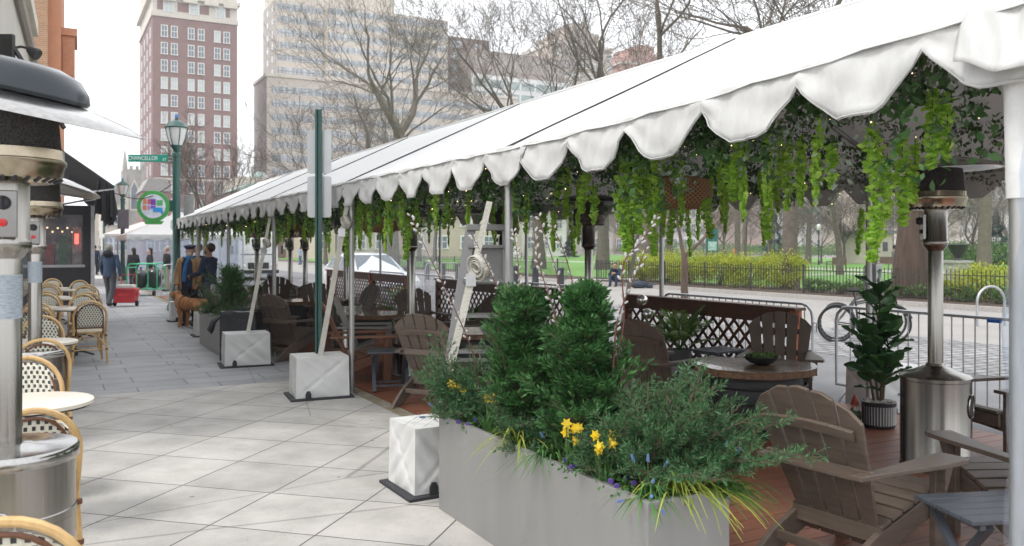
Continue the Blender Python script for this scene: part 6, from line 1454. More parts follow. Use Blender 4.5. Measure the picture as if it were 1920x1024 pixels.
zt=W(0,205,9.75).z; b=MB(); b.prism([(-.04,-.02),(-.022,-.02),(-.014,.015),(.014,.015),(.022,-.02),(.04,-.02),(.04,-.012),(.028,-.012),(.019,.023),(-.019,.023),(-.028,-.012),(-.04,-.012)],0,zt,'z'); b.build('post',gp,gs)
b=MB(); k=0
while k*.05<zt-.1: b.cbox((.031,-.0215,.06+k*.05),(.009,.002,.012)); k+=1
b.build('holes',blk,gs)
pl=mt('plate_back',(.47,.48,.48),.45,.35,var=.06)
for y0,y1 in((244,326),(331,408)):
    z1=W(0,y0,9.8).z; z0=W(0,y1,9.8).z; o=[]; w2=.137; c=.03
    for cx,cz,a0 in((w2-c,z1-c,0),(-w2+c,z1-c,PI/2),(-w2+c,z0+c,PI),(w2-c,z0+c,3*PI/2)):
        o+=[(cx+c*math.cos(a0+k*PI/8),cz+c*math.sin(a0+k*PI/8)) for k in range(5)]
    MB().prism(o,.024,.028,'y').build('sign_plate',pl,gs)
# ---------------- trash can, cooler, green cart ----------------
tc_=thing('trash_can','black lined trash can behind the third white weight','trash can',W(456,HY,12.75).xy.to_3d())
MB().prism([(-.27,-.26),(.27,-.26),(.27,.26),(-.27,.26)],0,.64,'z').build('bin',mt('bin_black',(.03,.032,.036),.5),tc_,bevel=.02)
b=MB(); n=40; rr=random.Random(3)
rings=[]
for q,z in((.295,.40),(.30,.55),(.305,.66),(.30,.72),(.275,.73),(.26,.60)):
    rings.append([(q*(1.0+.12*(abs(math.cos(2*a))<.3)*0)*(max(abs(math.cos(a)),abs(math.sin(a)))**-1*.86)*math.cos(a)+rr.uniform(-.006,.006),q*(max(abs(math.cos(a)),abs(math.sin(a)))**-1*.86)*math.sin(a)+rr.uniform(-.006,.006),z+(.02*math.sin(a*5) if z<.5 else rr.uniform(-.008,.008))) for a in [2*PI*k/n for k in range(n)]])
vs=[p for R_ in rings for p in R_]; fs=[(i*n+k,i*n+(k+1)%n,(i+1)*n+(k+1)%n,(i+1)*n+k) for i in range(len(rings)-1) for k in range(n)]
b.add(vs,fs); b.build('liner',mt('bag_black',(.022,.024,.028),.3,coat=.3,bump=.5,bscale=12),tc_,smooth=True)
b=MB(); b.path([(-.27,-.2,.66),(-.36,-.25,.58),(-.40,-.26,.45),(-.38,-.26,.40)],[.02,.045,.05,.01],8); b.build('liner_knot',MC['bag_black'],tc_,smooth=True)
redc=mt('cooler_red',(.52,.03,.04),.4,var=.06)
co_=G(236,574); cl_=thing('wheeled_cooler','red wheeled cooler with white lid pulled by the walking man','cooler',co_,.1)
MB().prism([(-.27,.10),(.27,.10),(.31,.44),(-.31,.44)],-.19,.19,'y').build('body',redc,cl_,bevel=.02); MB().box((-.33,-.21,.441),(.33,.21,.50)).build('lid',mt('cooler_lid',(.62,.05,.06),.4),cl_,bevel=.015)
MB().box((-.24,-.15,.501),(.24,.15,.60)).build('white_tray',white,cl_,bevel=.02)
for s in(-1,1): MB().lathe([(0,-.03),(.075,-.03),(.08,0),(.075,.03),(0,.03)],16,(s*.30,0,.08),Matrix.Rotation(PI/2,3,'Y')).build('wheel',tyre,cl_,smooth=True); MB().box((s*.31-.01,-.05,.30),(s*.31+.04,.05,.40)).build('side_handle',MC['cooler_lid'],cl_)
MB().path([(-.20,.2,.45),(-.20,.24,.88),(.20,.24,.88),(.20,.2,.45)],.012,6).build('pull_handle',redc,cl_,smooth=True)
MB().box((-.14,-.2,.30),(.14,-.191,.36)).build('front_handle',MC['cooler_lid'],cl_)
grn=mt('green_tube',(.02,.42,.20),.4); gc=G(236,558); gc=W(238,HY,29.); gc.z=0
ct=thing('green_cart','green tubular cart loaded with black rubbish bags','cart',gc,.0)
wd=1.02; b=MB()
for y in(0,.7):
    b.path([(0,y,.22),(0,y,.98),(.08,y,1.08),(wd-.08,y,1.08),(wd,y,.98),(wd,y,.22)],.022,8,closed=True); b.tube((wd*.33,y,.22),(wd*.33,y,.85),.018,n=6); b.tube((wd*.7,y,.22),(wd*.7,y,1.08),.018,n=6)
b.tube((0,0,.22),(0,.7,.22),.02); b.tube((wd,0,.22),(wd,.7,.22),.02); b.tube((0,0,.95),(0,.7,.95),.02); b.tube((wd,0,.95),(wd,.7,.95),.02); b.build('frame',grn,ct,smooth=True)
MB().box((0.03,.02,.2),(wd-.03,.68,.23)).build('platform',grn,ct)
for x in(.1,wd-.1): MB().lathe([(0,-.03),(.09,-.03),(.09,.03),(0,.03)],14,(x,.0,.09),Matrix.Rotation(PI/2,3,'Y')@Matrix.Rotation(0,3,'X')).build('wheel',tyre,ct); 
for x,l,h_ in((.32,'left black rubbish bag in the green cart',.36),(.80,'right black rubbish bag in the green cart',.40)):
    g=thing('rubbish_bag',l,'rubbish bag',gc+Vector((x,.35,.235))); b=MB(); b.ell((0,0,h_*.9),(.27,.26,h_*.9),18,12); rr=random.Random(int(x*100)); b.v=[(p_[0]*(1+.12*math.sin(p_[2]*14+p_[0]*9)),p_[1]*(1+.1*math.cos(p_[2]*11)),p_[2]) for p_ in b.v]; b.build('bag',MC['bag_black'],g,smooth=True); MB().lathe([(.03,h_*1.75),(.02,h_*1.85),(.06,h_*2.0)],10).build('tied_neck',MC['bag_black'],g,smooth=True)
barricade(W(303,HY,26.).xy.to_3d()+Vector((0,0,0)),.35,1.4,'grey barricade end beside the near lamp post',sp=.15)
# small tents down the street
def small_tent(label,px,Y,w_,d_,eave,peak,mat,val=True):
    o=W(px,HY,Y); o.z=0; r=thing('street_tent',label,'tent',o,ANG)
    b=MB(); b.add([(0,0,eave),(w_,0,eave),(w_,d_,eave),(0,d_,eave),(w_/2,d_*.35,peak),(w_/2,d_*.65,peak)],[(0,1,4),(1,2,5,4),(2,3,5),(3,0,4,5)]); b.build('roof',mat,r)
    vs=[];fs=[]; n=60; per=[(0,0),(w_,0),(w_,d_),(0,d_),(0,0)]
    k=0
    for (xa,ya),(xb,yb) in zip(per[:-1],per[1:]):
        for i in range(25):
            s=i/24; d=.16+.09*abs(math.sin(PI*i/4)); vs+=[(xa+(xb-xa)*s,ya+(yb-ya)*s,eave+.01),(xa+(xb-xa)*s,ya+(yb-ya)*s,eave-d)]
            if i: a=len(vs)-4; fs.append((a,a+1,a+3,a+2))
    b=MB(); b.add(vs,fs); b.build('valance',vinyl2,r)
    for x in(.03,w_-.03):
        for y in(.03,d_-.03): MB().tube((x,y,0),(x,y,eave),.03,n=8).build('post',alu,r)
    g=MB().box((.06,.0,.1),(w_-.06,.01,eave-.1)).build('clear_wall',glassmat('tent_clear',(.93,.96,1),.2,.1),r); return r
small_tent('white peaked street tent behind the round map sign',238,36,4.8,6,2.18,3.25,vinyl); small_tent('farther white street tent with red edge at left',196,50,4.5,6,2.4,3.2,mt('red_white_canvas',(.62,.50,.48),.7))
small_tent('white street tent roof beyond the long frame tent',330,44,5,6,2.3,3.4,vinyl)
import bmesh
def skinmesh(name,J,E,mat,parent,root=0,sub=2):
    """J: list of (pos, radius); E: edges. One continuous skinned surface."""
    bm=bmesh.new(); ly=bm.verts.layers.skin.verify(); vs=[bm.verts.new(p) for p,_ in J]
    for v,(p,r) in zip(vs,J): v[ly].radius=(r,r) if not hasattr(r,'__len__') else r
    vs[root][ly].use_root=True
    for a,b_ in E: bm.edges.new((vs[a],vs[b_]))
    me=bpy.data.meshes.new(name); bm.to_mesh(me); bm.free(); me.materials.append(mat)
    o=bpy.data.objects.new(name,me); COL.objects.link(o); o.parent=parent
    m=o.modifiers.new('skin','SKIN'); m.use_smooth_shade=True; s=o.modifiers.new('sub','SUBSURF'); s.levels=sub; s.render_levels=sub
    return o
def loft(b,rings,n=18):
    vs=[];fs=[]
    for c,rx,ry,rz in rings:
        for k in range(n):
            a=2*PI*k/n; x=rx*math.cos(a); y=ry*math.sin(a); vs.append((c[0]+x*math.cos(rz)-y*math.sin(rz),c[1]+x*math.sin(rz)+y*math.cos(rz),c[2]))
    for i in range(len(rings)-1):
        for k in range(n): fs.append((i*n+k,i*n+(k+1)%n,(i+1)*n+(k+1)%n,(i+1)*n+k))
    fs.append(tuple(range(n-1,-1,-1))); fs.append(tuple((len(rings)-1)*n+k for k in range(n))); b.add(vs,fs)
def cloth(name,c,**k): return mt(name,c,.85,var=.18,scale=9,bump=.35,bscale=22,**k)
SK=mt('skin',(.50,.28,.20),.5,var=.06); SKD=mt('skin_tan',(.36,.19,.12),.5,var=.06)
def person(label,loc,rz,top=None,bottom=None,shoe=None,skin=SK,hair=None,s=1.,arms={},legs={},head=0.,hat=None,mask=None,hood=False,longhair=False,scarf=None,openj=None,lean=0,extra=None):
    r=thing('person',label,'person',loc,rz); r.scale=(s,s,s)
    D=dict(pel=(0,0,.95),chest=(0,lean*.5,1.28),neck=(0,lean,1.47),
      ls=(-.18,lean*.8,1.40),le=(-.25,lean-.02,1.13),lh=(-.24,lean+.08,.89), rs=(.18,lean*.8,1.40),re=(.25,lean-.02,1.13),rh=(.24,lean+.08,.89),
      lhip=(-.09,0,.90),lk=(-.10,.02,.50),lf=(-.11,-.02,.08), rhip=(.09,0,.90),rk=(.10,.02,.50),rf=(.11,-.02,.08)); D.update(arms); D.update(legs)
    P={k:Vector(v) for k,v in D.items()}; nk=P['neck']; hz=Matrix.Rotation(head,3,'Z')
    J=[];E=[]
    def v(p,rr_): J.append((tuple(p),rr_)); return len(J)-1
    def e(a,b_): E.append((a,b_))
    pe=v(P['pel'],.12); wa=v(P['pel'].lerp(P['chest'],.5),.115); ch=v(P['chest'],.135); ne=v(nk,.055); e(pe,wa);e(wa,ch);e(ch,ne)
    h0=v(nk+hz@Vector((0,.012,.075)),.062); h1=v(nk+hz@Vector((0,.012,.15)),.082); h2=v(nk+hz@Vector((0,0,.215)),.078); e(ne,h0);e(h0,h1);e(h1,h2)
    ns=v(nk+hz@Vector((0,.105,.125)),.014); e(h1,ns)
    for q in(-1,1): ea=v(nk+hz@Vector((q*.088,-.005,.135)),.013); e(h1,ea)
    for S_,sg in(('l',-1),('r',1)):
        a=v(P[S_+'s'],.055);b_=v(P[S_+'e'],.04);c=v(P[S_+'h'],.027); e(ch,a);e(a,b_);e(b_,c)
        d=(P[S_+'h']-P[S_+'e']).normalized(); pm=v(P[S_+'h']+d*.06,.030); e(c,pm); sd=d.cross(Vector((1,0,0))); sd=sd.normalized() if sd.length>.1 else Vector((0,1,0))
        for q,l in((-1.5,.055),(-.5,.068),(.5,.072),(1.5,.062)):
            m1=v(P[S_+'h']+d*.10+sd*q*.017,.010); m2=v(P[S_+'h']+d*(.10+l)+sd*q*.019-Vector((sg,0,0))*.02,.0085); e(pm,m1); e(m1,m2)
        t1=v(P[S_+'h']+d*.05+sd*.045,.011); t2=v(P[S_+'h']+d*.085+sd*.065,.009); e(pm,t1); e(t1,t2)
        a=v(P[S_+'hip'],.085);b_=v(P[S_+'k'],.055);c=v(P[S_+'f'],.04); e(pe,a);e(a,b_);e(b_,c)
    skinmesh('body',J,E,skin,r)
    # torso garment
    b=MB(); ht=P['pel']+Vector((0,0,-.10)); ya=.125
    ce=lambda t: P['pel'].lerp(P['chest'],t)
    loft(b,[(ht,.185,.135,0),(P['pel'],.178,.135,0),(ce(.5),.17,.13,0),(ce(.85),.20,.14,0),(P['chest']+Vector((0,0,.05)),.205,.135,0),(P['chest'].lerp(nk,.72),.165,.10,0),(nk+Vector((0,0,-.015)),.075,.075,0)])
    for S_ in 'lr':
        sh,el,wr=P[S_+'s'],P[S_+'e'],P[S_+'h']; c0=P['chest'].lerp(nk,.5)
        b.path([c0.lerp(sh,.7),sh,sh.lerp(el,.5),el,el.lerp(wr,.5),wr],[.07,.078,.066,.058,.05,.043],12)
    b.build('jacket',top,r,smooth=True)
    b=MB(); loft(b,[(P['pel']+Vector((0,0,-.12)),.17,.125,0),(P['pel']+Vector((0,0,.02)),.168,.125,0)])
    for S_ in 'lr': hp,kn,ft=P[S_+'hip'],P[S_+'k'],P[S_+'f']; b.path([hp+Vector((0,0,.03)),hp.lerp(kn,.3),kn,kn.lerp(ft,.5),ft+Vector((0,0,-.02))],[.105,.098,.074,.068,.064],12)
    b.build('trousers',bottom,r,smooth=True)
    for S_ in 'lr':
        ft=P[S_+'f']; MB().ell((ft.x,ft.y+.07,max(.045,ft.z-.035)),(.05,.145,.048),12,8).build('shoe',shoe or blk,r,smooth=True)
    hc=nk+hz@Vector((0,-.012,.17))
    # face
    b=MB()
    for q in(-1,1): b.ell(nk+hz@Vector((q*.033,.078,.155)),(.012,.006,.006),8,6)
    b.build('eyes',blk,r,smooth=True)
    if mask is None: MB().ell(nk+hz@Vector((0,.080,.080)),(.024,.008,.006),8,6).build('mouth',mt('lips',(.35,.12,.10),.5),r,smooth=True)
    if hair is not None:
        b=MB(); b.ell(hc+hz@Vector((0,-.014,.012)),(.094,.098,.102),18,12)
        b.v=[p for p in b.v]
        def trim(p):
            q=hz.inverted()@(Vector(p)-nk); 
            if q.y>.045 and q.z<.205: q.y=.045
            if q.z<.09 and not longhair: q.z=.09
            return tuple(nk+hz@q)
        b.v=[trim(p) for p in b.v]
        if longhair: b.ell(nk+hz@Vector((0,-.06,.05)),(.085,.055,.14),14,10)
        b.build('hair',hair,r,smooth=True)
    if hat=='beret':
        b=MB(); b.lathe([(.088,.0),(.092,.02),(.125,.045),(.13,.06),(.10,.08),(.04,.09),(0,.092)],20,nk+hz@Vector((0,-.005,.205)),Matrix.Rotation(-.12,3,'X')); b.build('beret',cloth('beret_navy',(.02,.024,.05)),r,smooth=True)
    if hat=='cap':
        MB().ell(hc+Vector((0,0,.03)),(.10,.105,.08),14,10).build('cap',mt('white_cap',(.65,.65,.65),.8),r,smooth=True)
    if mask is not None:
        MB().ell(nk+hz@Vector((0,.055,.085)),(.066,.055,.052),14,10).build('face_mask',mask,r,smooth=True)
    if hood: MB().ell(nk+Vector((0,-.10,.0)),(.15,.09,.11),14,10).build('hood',mt('dark_hood',(.015,.017,.025),.9),r,smooth=True)
    if scarf is not None:
        MB().path([nk+Vector((-.03,.08,.03)),nk+Vector((.02,.13,-.10)),nk+Vector((.05,.155,-.30)),nk+Vector((.06,.16,-.50))],[.03,.04,.05,.045],8).path([nk+Vector((math.cos(a)*.09,math.sin(a)*.085,.01)) for a in [k*PI/8 for k in range(16)]],.035,8,closed=True).build('scarf',scarf,r,smooth=True)
    if openj is not None:
        for q in(-1,1):
            b=MB(); vs=[];fs=[]; 
            for i in range(9):
                z=.80+.66*i/8; w=.215-.02*abs(i-4)/4-(.07 if i==8 else 0)
                for j in range(7):
                    a=.55+(PI-.2-.55)*j/6; a=-PI/2+ (PI-a if False else a)
                    aa=(PI/2-.62)-(j/6)*(PI-.62); vs.append((q*w*math.cos(aa),.165*math.sin(aa),z))
            for i in range(8):
                for j in range(6): a=i*7+j; fs.append((a,a+1,a+8,a+7))
            b.add(vs,fs); 
            sh,el,wr=[P[('r' if q>0 else 'l')+k_] for k_ in 'seh']; b.path([sh+Vector((-q*.05,0,.02)),sh,sh.lerp(el,.5),el,el.lerp(wr,.5),wr],[.075,.086,.074,.066,.058,.052],12)
            o=b.build('open_jacket_side',openj,r,smooth=True); m=o.modifiers.new('t','SOLIDIFY'); m.thickness=.02; m.offset=1
    return r
def face_to(a): return math.radians(a)   # 0 = walking away from the camera (+Y), 180 = facing it
g_=lambda px,Y,z=0: (lambda p: Vector((p.x,Y,z)))(W(px,HY,Y))
navy=cloth('navy_cloth',(.018,.028,.062)); dk=cloth('black_cloth',(.018,.018,.02)); greyt=cloth('grey_trousers',(.07,.072,.08)); tanj=mt('tan_leather',(.30,.17,.07),.5,var=.25,scale=6,bump=.4,bscale=16); khaki=cloth('khaki_cloth',(.28,.23,.17))
grh=mt('grey_hair',(.30,.28,.25),.8,var=.3,scale=40); bh=mt('black_hair',(.012,.010,.010),.7); brh=mt('brown_hair',(.05,.03,.02),.7)
mk=mt('grey_face_mask',(.42,.42,.40),.8); mkb=mt('black_face_mask',(.02,.02,.022),.8)
person('man in dark beret, grey mask and open tan jacket standing behind the dog',g_(356,18.1),face_to(176),navy,dk,mt('brown_shoe',(.10,.05,.03),.4),hair=grh,hat='beret',mask=mk,openj=tanj,scarf=cloth('blue_scarf',(.03,.13,.32)),s=.97,arms=dict(le=(-.27,-.02,1.12),lh=(-.24,.12,.93),re=(.28,-.02,1.12),rh=(.25,.10,.90)))
person('man in navy sweater and black mask in profile facing the man in beret',g_(393,18.0),face_to(80),navy,greyt,skin=SKD,hair=brh,mask=mkb,s=1.0,arms=dict(le=(-.22,.10,1.12),lh=(-.12,.36,1.06),re=(.22,.08,1.12),rh=(.12,.34,1.04)))
person('grey haired man standing just behind the man in beret',g_(371,20.5),face_to(150),dk,dk,hair=grh)
person('man in navy hooded jacket walking away and pulling the red cooler',g_(206,23.6),face_to(-4),cloth('blue_jacket',(.035,.06,.11)),greyt,hair=grh,hood=True,s=1.0,arms=dict(re=(.29,-.06,1.12),rh=(.30,.0,.86)),legs=dict(lk=(-.10,.10,.50),lf=(-.11,.14,.10),rk=(.10,-.03,.49),rf=(.11,-.26,.12)))
person('man in black jacket and khaki trousers beside near lamp post',g_(313,32.),face_to(95),dk,khaki,hair=grh,s=.97)
person('woman with dark hair standing behind the green cart',g_(281,34.),face_to(120),dk,dk,hair=bh,longhair=True,s=.93)
person('person in black at left end of the green cart',g_(250,34.),face_to(60),dk,dk,hair=bh,longhair=True,s=.93)
person('distant walker in dark coat near the restaurant corner',g_(178,50.),face_to(0),navy,dk,hair=bh)
person('distant walker in white cap, left one',g_(171,58.),face_to(20),greyt,dk,hair=grh,hat='cap'); person('distant walker in white cap and light coat, right one',g_(187,56.),face_to(-10),cloth('pale_coat',(.35,.36,.38)),dk,hair=grh,hat='cap')
person('pedestrian in dark blue seen through the clear sidewall',RV(424,9,ST),face_to(100),navy,dk,hair=bh); 
person('person in pale blue shirt and jeans across the street, arms raised',RV(563,19,ST),face_to(60),cloth('pale_blue_shirt',(.30,.42,.58)),cloth('jeans',(.08,.13,.25)),hair=brh,arms=dict(re=(.24,.16,1.36),rh=(.10,.28,1.52),le=(-.24,.16,1.36),lh=(-.08,.28,1.52)))
seat=TU(31.4,19.88,0); sx_=RV(1157,19.75,ST)
person('man in dark clothes and cap sitting hunched on the park kerb',sx_+Vector((0,.1,-.02)),face_to(150),navy,navy,hair=bh,lean=.17,head=.1,
  arms=dict(pel=(0,-.05,.34),chest=(0,.05,.66),neck=(0,.20,.84),ls=(-.18,.12,.79),rs=(.18,.12,.79),le=(-.24,.26,.56),lh=(-.10,.42,.62),re=(.24,.28,.54),rh=(.06,.34,.88)),
  legs=dict(lhip=(-.10,-.02,.32),lk=(-.15,.38,.50),lf=(-.14,.42,.08),rhip=(.10,-.02,.32),rk=(.15,.38,.50),rf=(.14,.44,.08)))
bg_=thing('duffel_bag','dark duffel bags lying on the road beside the sitting man','bag',RV(1198,19.55,ST)); MB().ell((0,0,.16),(.42,.22,.17),16,10).ell((.5,.05,.11),(.28,.2,.12),14,8).build('bag',mt('bag_cloth',(.03,.04,.06),.8,var=.4,bump=.5),bg_,smooth=True)
person('park worker in orange vest and blue shirt beyond the yellow hedge',RV(1382,46),face_to(190),cloth('blue_work_shirt',(.18,.30,.50)),dk,hair=bh,openj=mt('orange_vest',(.85,.20,.05),.7))
person('small child on the park path left of the orange vest',RV(1357,45),face_to(150),cloth('red_top',(.4,.12,.10)),greyt,hair=brh,s=.62); person('small child with fair hair right of the orange vest',RV(1393,45),face_to(200),cloth('white_top',(.5,.5,.5)),greyt,hair=mt('fair_hair',(.45,.33,.18),.7),s=.7)
person('person in grey green coat standing beside the massive ridged trunk',RV(1679,31),face_to(-80),cloth('grey_green_coat',(.12,.125,.105)),khaki,hair=bh,arms=dict(le=(-.22,.10,1.14),lh=(-.10,.40,1.18),re=(.22,.10,1.14),rh=(.10,.40,1.16)))
# ---------------- dog ----------------
fur=mt('golden_fur',(.28,.095,.03),.8,var=.35,scale=9,stretch=(1,1,.5),bump=.9,bscale=34,col2=(.52,.24,.09))
dg_=thing('dog','reddish golden retriever standing with head turned left beside the far planter','dog',g_(362,17.5),math.radians(62))
J=[];E=[]
def v(x,y,z,r_): J.append(((x,y,z),r_)); return len(J)-1
def ch_(*a):
    for p,q in zip(a[:-1],a[1:]): E.append((p,q))
b0=v(0,.0,.50,.125); c0=v(0,.20,.49,.15); c1=v(0,.33,.50,.135); r0=v(0,-.22,.52,.125); r1=v(0,-.33,.52,.10); n0=v(0,.43,.60,.10); n1=v(.02,.50,.68,.085); h=v(.03,.56,.72,.078); m0=v(.04,.65,.69,.05); m1=v(.05,.72,.675,.034)
ch_(b0,c0,c1,n0,n1,h,m0,m1); ch_(b0,r0,r1)
for s in(-1,1):
    e1=v(.03+s*.075,.53,.73,.026); e2=v(.03+s*.10,.54,.65,.030); e3=v(.03+s*.095,.555,.60,.018); ch_(h,e1,e2,e3)
    a=v(s*.10,.30,.38,.065); b_=v(s*.10,.25,.27,.048); c=v(s*.095,.28,.13,.034); d=v(s*.095,.285,.05,.032); f=v(s*.095,.33,.03,.034); ch_(c1,a,b_,c,d,f)
    a=v(s*.10,-.30,.42,.085); b_=v(s*.11,-.20,.29,.06); c=v(s*.10,-.37,.18,.034); d=v(s*.10,-.34,.05,.030); f=v(s*.10,-.29,.03,.033); ch_(r0,a,b_,c,d,f)
t=[v(0,-.42,.53,.035),v(0,-.54,.46,.045),v(0,-.62,.34,.045),v(0,-.66,.24,.02)]; ch_(r1,*t)
skinmesh('body',J,E,fur,dg_)
MB().ell((.055,.745,.685),(.016,.014,.013),8,6).build('nose',blk,dg_,smooth=True); b=MB()
for s in(-1,1): b.ell((.038+s*.036,.625,.735),(.009,.009,.009),8,6)
b.build('eyes',blk,dg_,smooth=True)
MB().path([(0+.098*math.cos(a),.455+.03*math.sin(a)-.02,.61+.09*math.sin(a)) for a in [k*PI/10 for k in range(20)]],.010,6,closed=True).path([(0+.165*math.cos(a),.22,.50+.16*math.sin(a)) for a in [k*PI/12 for k in range(24)]],.010,5,closed=True).build('harness',blk,dg_,smooth=True)
le=thing('dog_leash','dark leash from the dog harness to the man in beret','leash',dg_.location+Vector((-.12,.10,.66))); MB().path([(0,0,0),(.05,.1,.02),(.14,.28,.10),(.20,.45,.24)],.008,5).build('strap',blk,le)
# ---------------- cafe chairs and tables ----------------
rat=mt('rattan_cane',(.56,.34,.13),.35,var=.30,scale=14,stretch=(1,1,.3),coat=.4,col2=(.70,.46,.20)); ratd=mt('rattan_binding',(.14,.055,.025),.5)
wv_=bpy.data.materials.new('woven_cream'); wv_.use_nodes=True; n_=wv_.node_tree; L_=n_.links; bs=n_.nodes['Principled BSDF']; bs.inputs['Roughness'].default_value=.45
tc=n_.nodes.new('ShaderNodeTexCoord'); sx=n_.nodes.new('ShaderNodeSeparateXYZ'); L_.new(tc.outputs['Object'],sx.inputs[0])
def tri(o_,f,ph=0): return mth('FRACT',mth('ADD',mth('MULTIPLY',o_,f),ph))
yz=mth('ADD',sx.outputs[1],sx.outputs[2]); row=mth('FLOOR',mth('MULTIPLY',yz,42)); 
fx_=mth('FRACT',mth('ADD',mth('MULTIPLY',sx.outputs[0],28),mth('MULTIPLY',row,.5))); fz_=mth('FRACT',mth('MULTIPLY',yz,42))
blkq=mth('MULTIPLY',mth('LESS_THAN',fx_,.45),mth('GREATER_THAN',fz_,.30)); cr=n_.nodes.new('ShaderNodeMix'); cr.data_type='RGBA'; cr.inputs[6].default_value=(.66,.63,.52,1); cr.inputs[7].default_value=(.035,.035,.035,1); L_.new(blkq,cr.inputs[0]); L_.new(cr.outputs[2],bs.inputs['Base Color'])
bp=n_.nodes.new('ShaderNodeBump'); bp.inputs['Strength'].default_value=.5; bp.inputs['Distance'].default_value=.004; L_.new(mth('SINE',mth('MULTIPLY',sx.outputs[0],176)),bp.inputs['Height']); L_.new(bp.outputs[0],bs.inputs['Normal'])
def cafe_chair():
    r=thing('cafe_chair','x','cafe chair',(0,0,0),0,'rattan cafe chairs with woven black and cream backs')
    hb=lambda z:-.20-.10*(z-.45)/.43
    arch=[]; 
    for k in range(15):
        a=PI*k/14; x=.215*math.cos(a)*1.0; z=.66+.235*math.sin(a); arch.append((x,hb(z)-.03*(1-(x/.215)**2),z))
    leg=lambda s:[(s*.225,-.26,0),(s*.205,-.205,.45),(s*.215,hb(.66),.66)]
    b=MB(); b.path(leg(1)[1:]+arch[1:-1]+leg(-1)[1:][::-1],.0165,8); b.build('back_frame',rat,r,smooth=True)
    b=MB(); n=12; m=8; vs=[];fs=[]
    for i in range(n+1):
        x=-.165+.33*i/n; top=.655+.205*math.sqrt(max(0,1-(x/.20)**2))
        for j in range(m+1): z=.52+(top-.52)*j/m; vs.append((x,hb(z)-.03*(1-(x/.215)**2),z))
    for i in range(n):
        for j in range(m): a=i*(m+1)+j; fs.append((a,a+1,a+m+2,a+m+1))
    b.add(vs,fs); o=b.build('backrest',wv_,r,smooth=True); md=o.modifiers.new('t','SOLIDIFY'); md.thickness=.008
    b=MB(); inner=[(x*.80,y,.52+(z-.52)*.90) for x,y,z in arch]; b.path([(.172,hb(.52)-.012,.50)]+inner+[(-.172,hb(.52)-.012,.50)],.009,6); b.path([(-.172,hb(.51)-.01,.512),(0,hb(.51)-.03,.512),(.172,hb(.51)-.01,.512)],.010,6)
    for s in(-1,1): b.path([(s*.172,hb(.52)-.01,.515),(s*.175,-.19,.43)],.010,6)
    b.build('back_trim',ratd,r,smooth=True)
    sq=lambda q: [(q*(abs(math.cos(a))**.6)*math.copysign(1,math.cos(a)),q*(abs(math.sin(a))**.6)*math.copysign(1,math.sin(a))) for a in [2*PI*k/28 for k in range(28)]]
    MB().prism([(x,y) for x,y in sq(.205)],.442,.458,'z').build('seat',wv_,r); b=MB(); b.path([(x,y,.448) for x,y in sq(.212)],.014,8,closed=True); b.build('seat_rim',rat,r,smooth=True)
    for s in(-1,1):
        MB().path([(s*.225,-.26,0),(s*.212,-.22,.30),(s*.205,-.205,.46)],.0155,8).build('leg',rat,r,smooth=True); MB().path([(s*.21,.215,0),(s*.195,.19,.25),(s*.19,.185,.445)],.0155,8).build('leg',rat,r,smooth=True)
        MB().path([(s*.218,-.235,.18),(s*.20,.2,.18)],.009,6).build('stretcher',rat,r,smooth=True)
        MB().path([(s*.215,-.225,.24),(s*.206,-.12,.37),(s*.2,.0,.425),(s*.196,.10,.37),(s*.195,.19,.24)],.010,6).build('brace',rat,r,smooth=True)
    for y in(-.235,.2): MB().path([(-.215,y,.20),(.215,y,.20)],.009,6).build('stretcher',rat,r,smooth=True); MB().path([(-.212,y,.24),(-.12,y*.9,.37),(0,y*.88,.43),(.12,y*.9,.37),(.212,y,.24)],.010,6).build('brace',rat,r,smooth=True)
    b=MB()
    for s in(-1,1):
        for z in(.20,.40): b.lathe([(.0185,z-.012),(.0185,z+.012)],8,(s*(.222-.03*(z-.1)),-.235+.05*(z-.2),0))
    b.build('bindings',ratd,r); return r
cc=cafe_chair(); index_kids(); first=[True]
def put(px,Y,rzd,label):
    p=g_(px,Y); rz=ANG-math.radians(rzd)
    if first[0]: first[0]=False; cc.location=p; cc.rotation_euler=(0,0,rz); cc['label']=label; return
    dup(cc,p,rz,label)
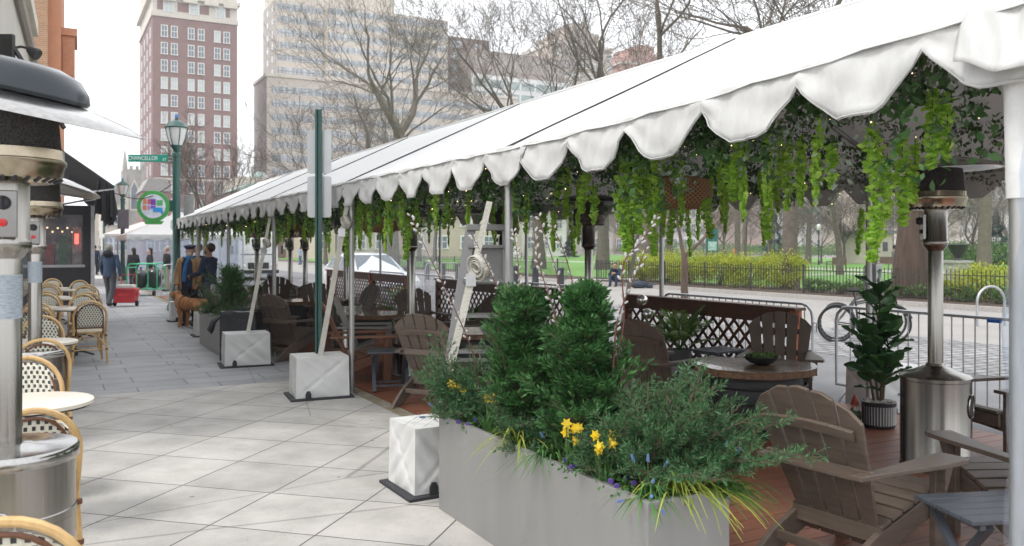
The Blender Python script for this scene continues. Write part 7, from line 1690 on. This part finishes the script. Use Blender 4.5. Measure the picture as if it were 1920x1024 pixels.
# rz 0: sitter faces away from the camera along the street; 180 faces the camera
put(165,12.4,-4,'nearest right hand cafe chair, seen fully from behind'); put(158,13.6,178,'cafe chair just beyond the nearest right hand one, facing it over a table'); put(162,14.7,-3,'third cafe chair along the right hand row'); put(158,16.3,182,'fourth cafe chair along the right hand row'); put(163,17.6,0,'fifth cafe chair along the right hand row, against the enclosure'); put(151,19.3,178,'sixth and farthest cafe chair in the right hand row')
put(52,2.75,10,'closest cafe chair, only its curved back showing at the bottom left corner'); put(48,4.35,-6,'cafe chair just behind the closest round table top'); put(62,5.75,172,'cafe chair with open woven back facing the closest table'); put(75,7.45,-3,'cafe chair behind the second heater base'); put(83,9.3,175,'cafe chair right behind the second small table'); put(62,11.3,-6,'cafe chair in left row partly behind heater pole, near one'); put(72,12.2,4,'cafe chair in left row partly behind heater pole, far one')
put(86,13.7,178,'left row cafe chair facing camera beyond the third table'); put(88,15.0,0,'left row cafe chair seen from behind near the enclosure'); put(90,16.6,180,'left row cafe chair third from the far end'); put(92,18.3,-2,'left row cafe chair second from the far end'); put(99,20.3,178,'left row cafe chair farthest away by the enclosure window')
crm=mt('cream_table_top',(.66,.61,.52),.35,var=.05,scale=4); cast=mt('cast_iron',(.02,.02,.022),.5)
def cafe_table(R=.35):
    r=thing('cafe_table','x','cafe table',(0,0,0),0,'small round cream cafe tables'); MB().lathe([(R-.02,.715),(R,.722),(R,.742),(R-.006,.746),(0,.746)],48).build('tabletop',crm,r,smooth=True); MB().lathe([(R-.018,.708),(R-.015,.714)],32).build('rim',cast,r)
    MB().lathe([(.05,.02),(.05,.08),(.028,.12),(.026,.65),(.06,.70),(.12,.707)],16).build('pedestal',cast,r,smooth=True)
    for k in range(4):
        a=k*PI/2+.5; MB().path([(0,0,.10),(math.cos(a)*.12,math.sin(a)*.12,.075),(math.cos(a)*.27,math.sin(a)*.27,.02)],[.025,.018,.014],8).build('foot',cast,r,smooth=True)
    return r
ct_=cafe_table(); index_kids()
for i,(px,Y,l) in enumerate([(56,5.15,'closest round cream cafe table at the left edge'),(72,8.4,'second cream cafe table, at the second heater'),(78,12.95,'cream cafe table in the left row beyond the pink cushion'),(92,15.8,'cream cafe table in the left row near the enclosure'),(98,19.2,'farthest cream cafe table in the left row'),(140,13.0,'dark footed cream table between the two nearest right row chairs'),(146,15.5,'cream cafe table in the middle of the right row'),(143,18.5,'farthest cream cafe table in the right row')]):
    if i==0: ct_.location=g_(px,Y); ct_['label']=l
    else: dup(ct_,g_(px,Y),.3*i,l)
cu=thing('seat_cushion','pink red cushion lying on a left row cafe chair','cushion',g_(40,11.5,.50)); MB().ell((0,0,0),(.2,.2,.05),16,8).build('cover',mt('pink_cloth',(.55,.10,.14),.8,bump=.3),cu,smooth=True)
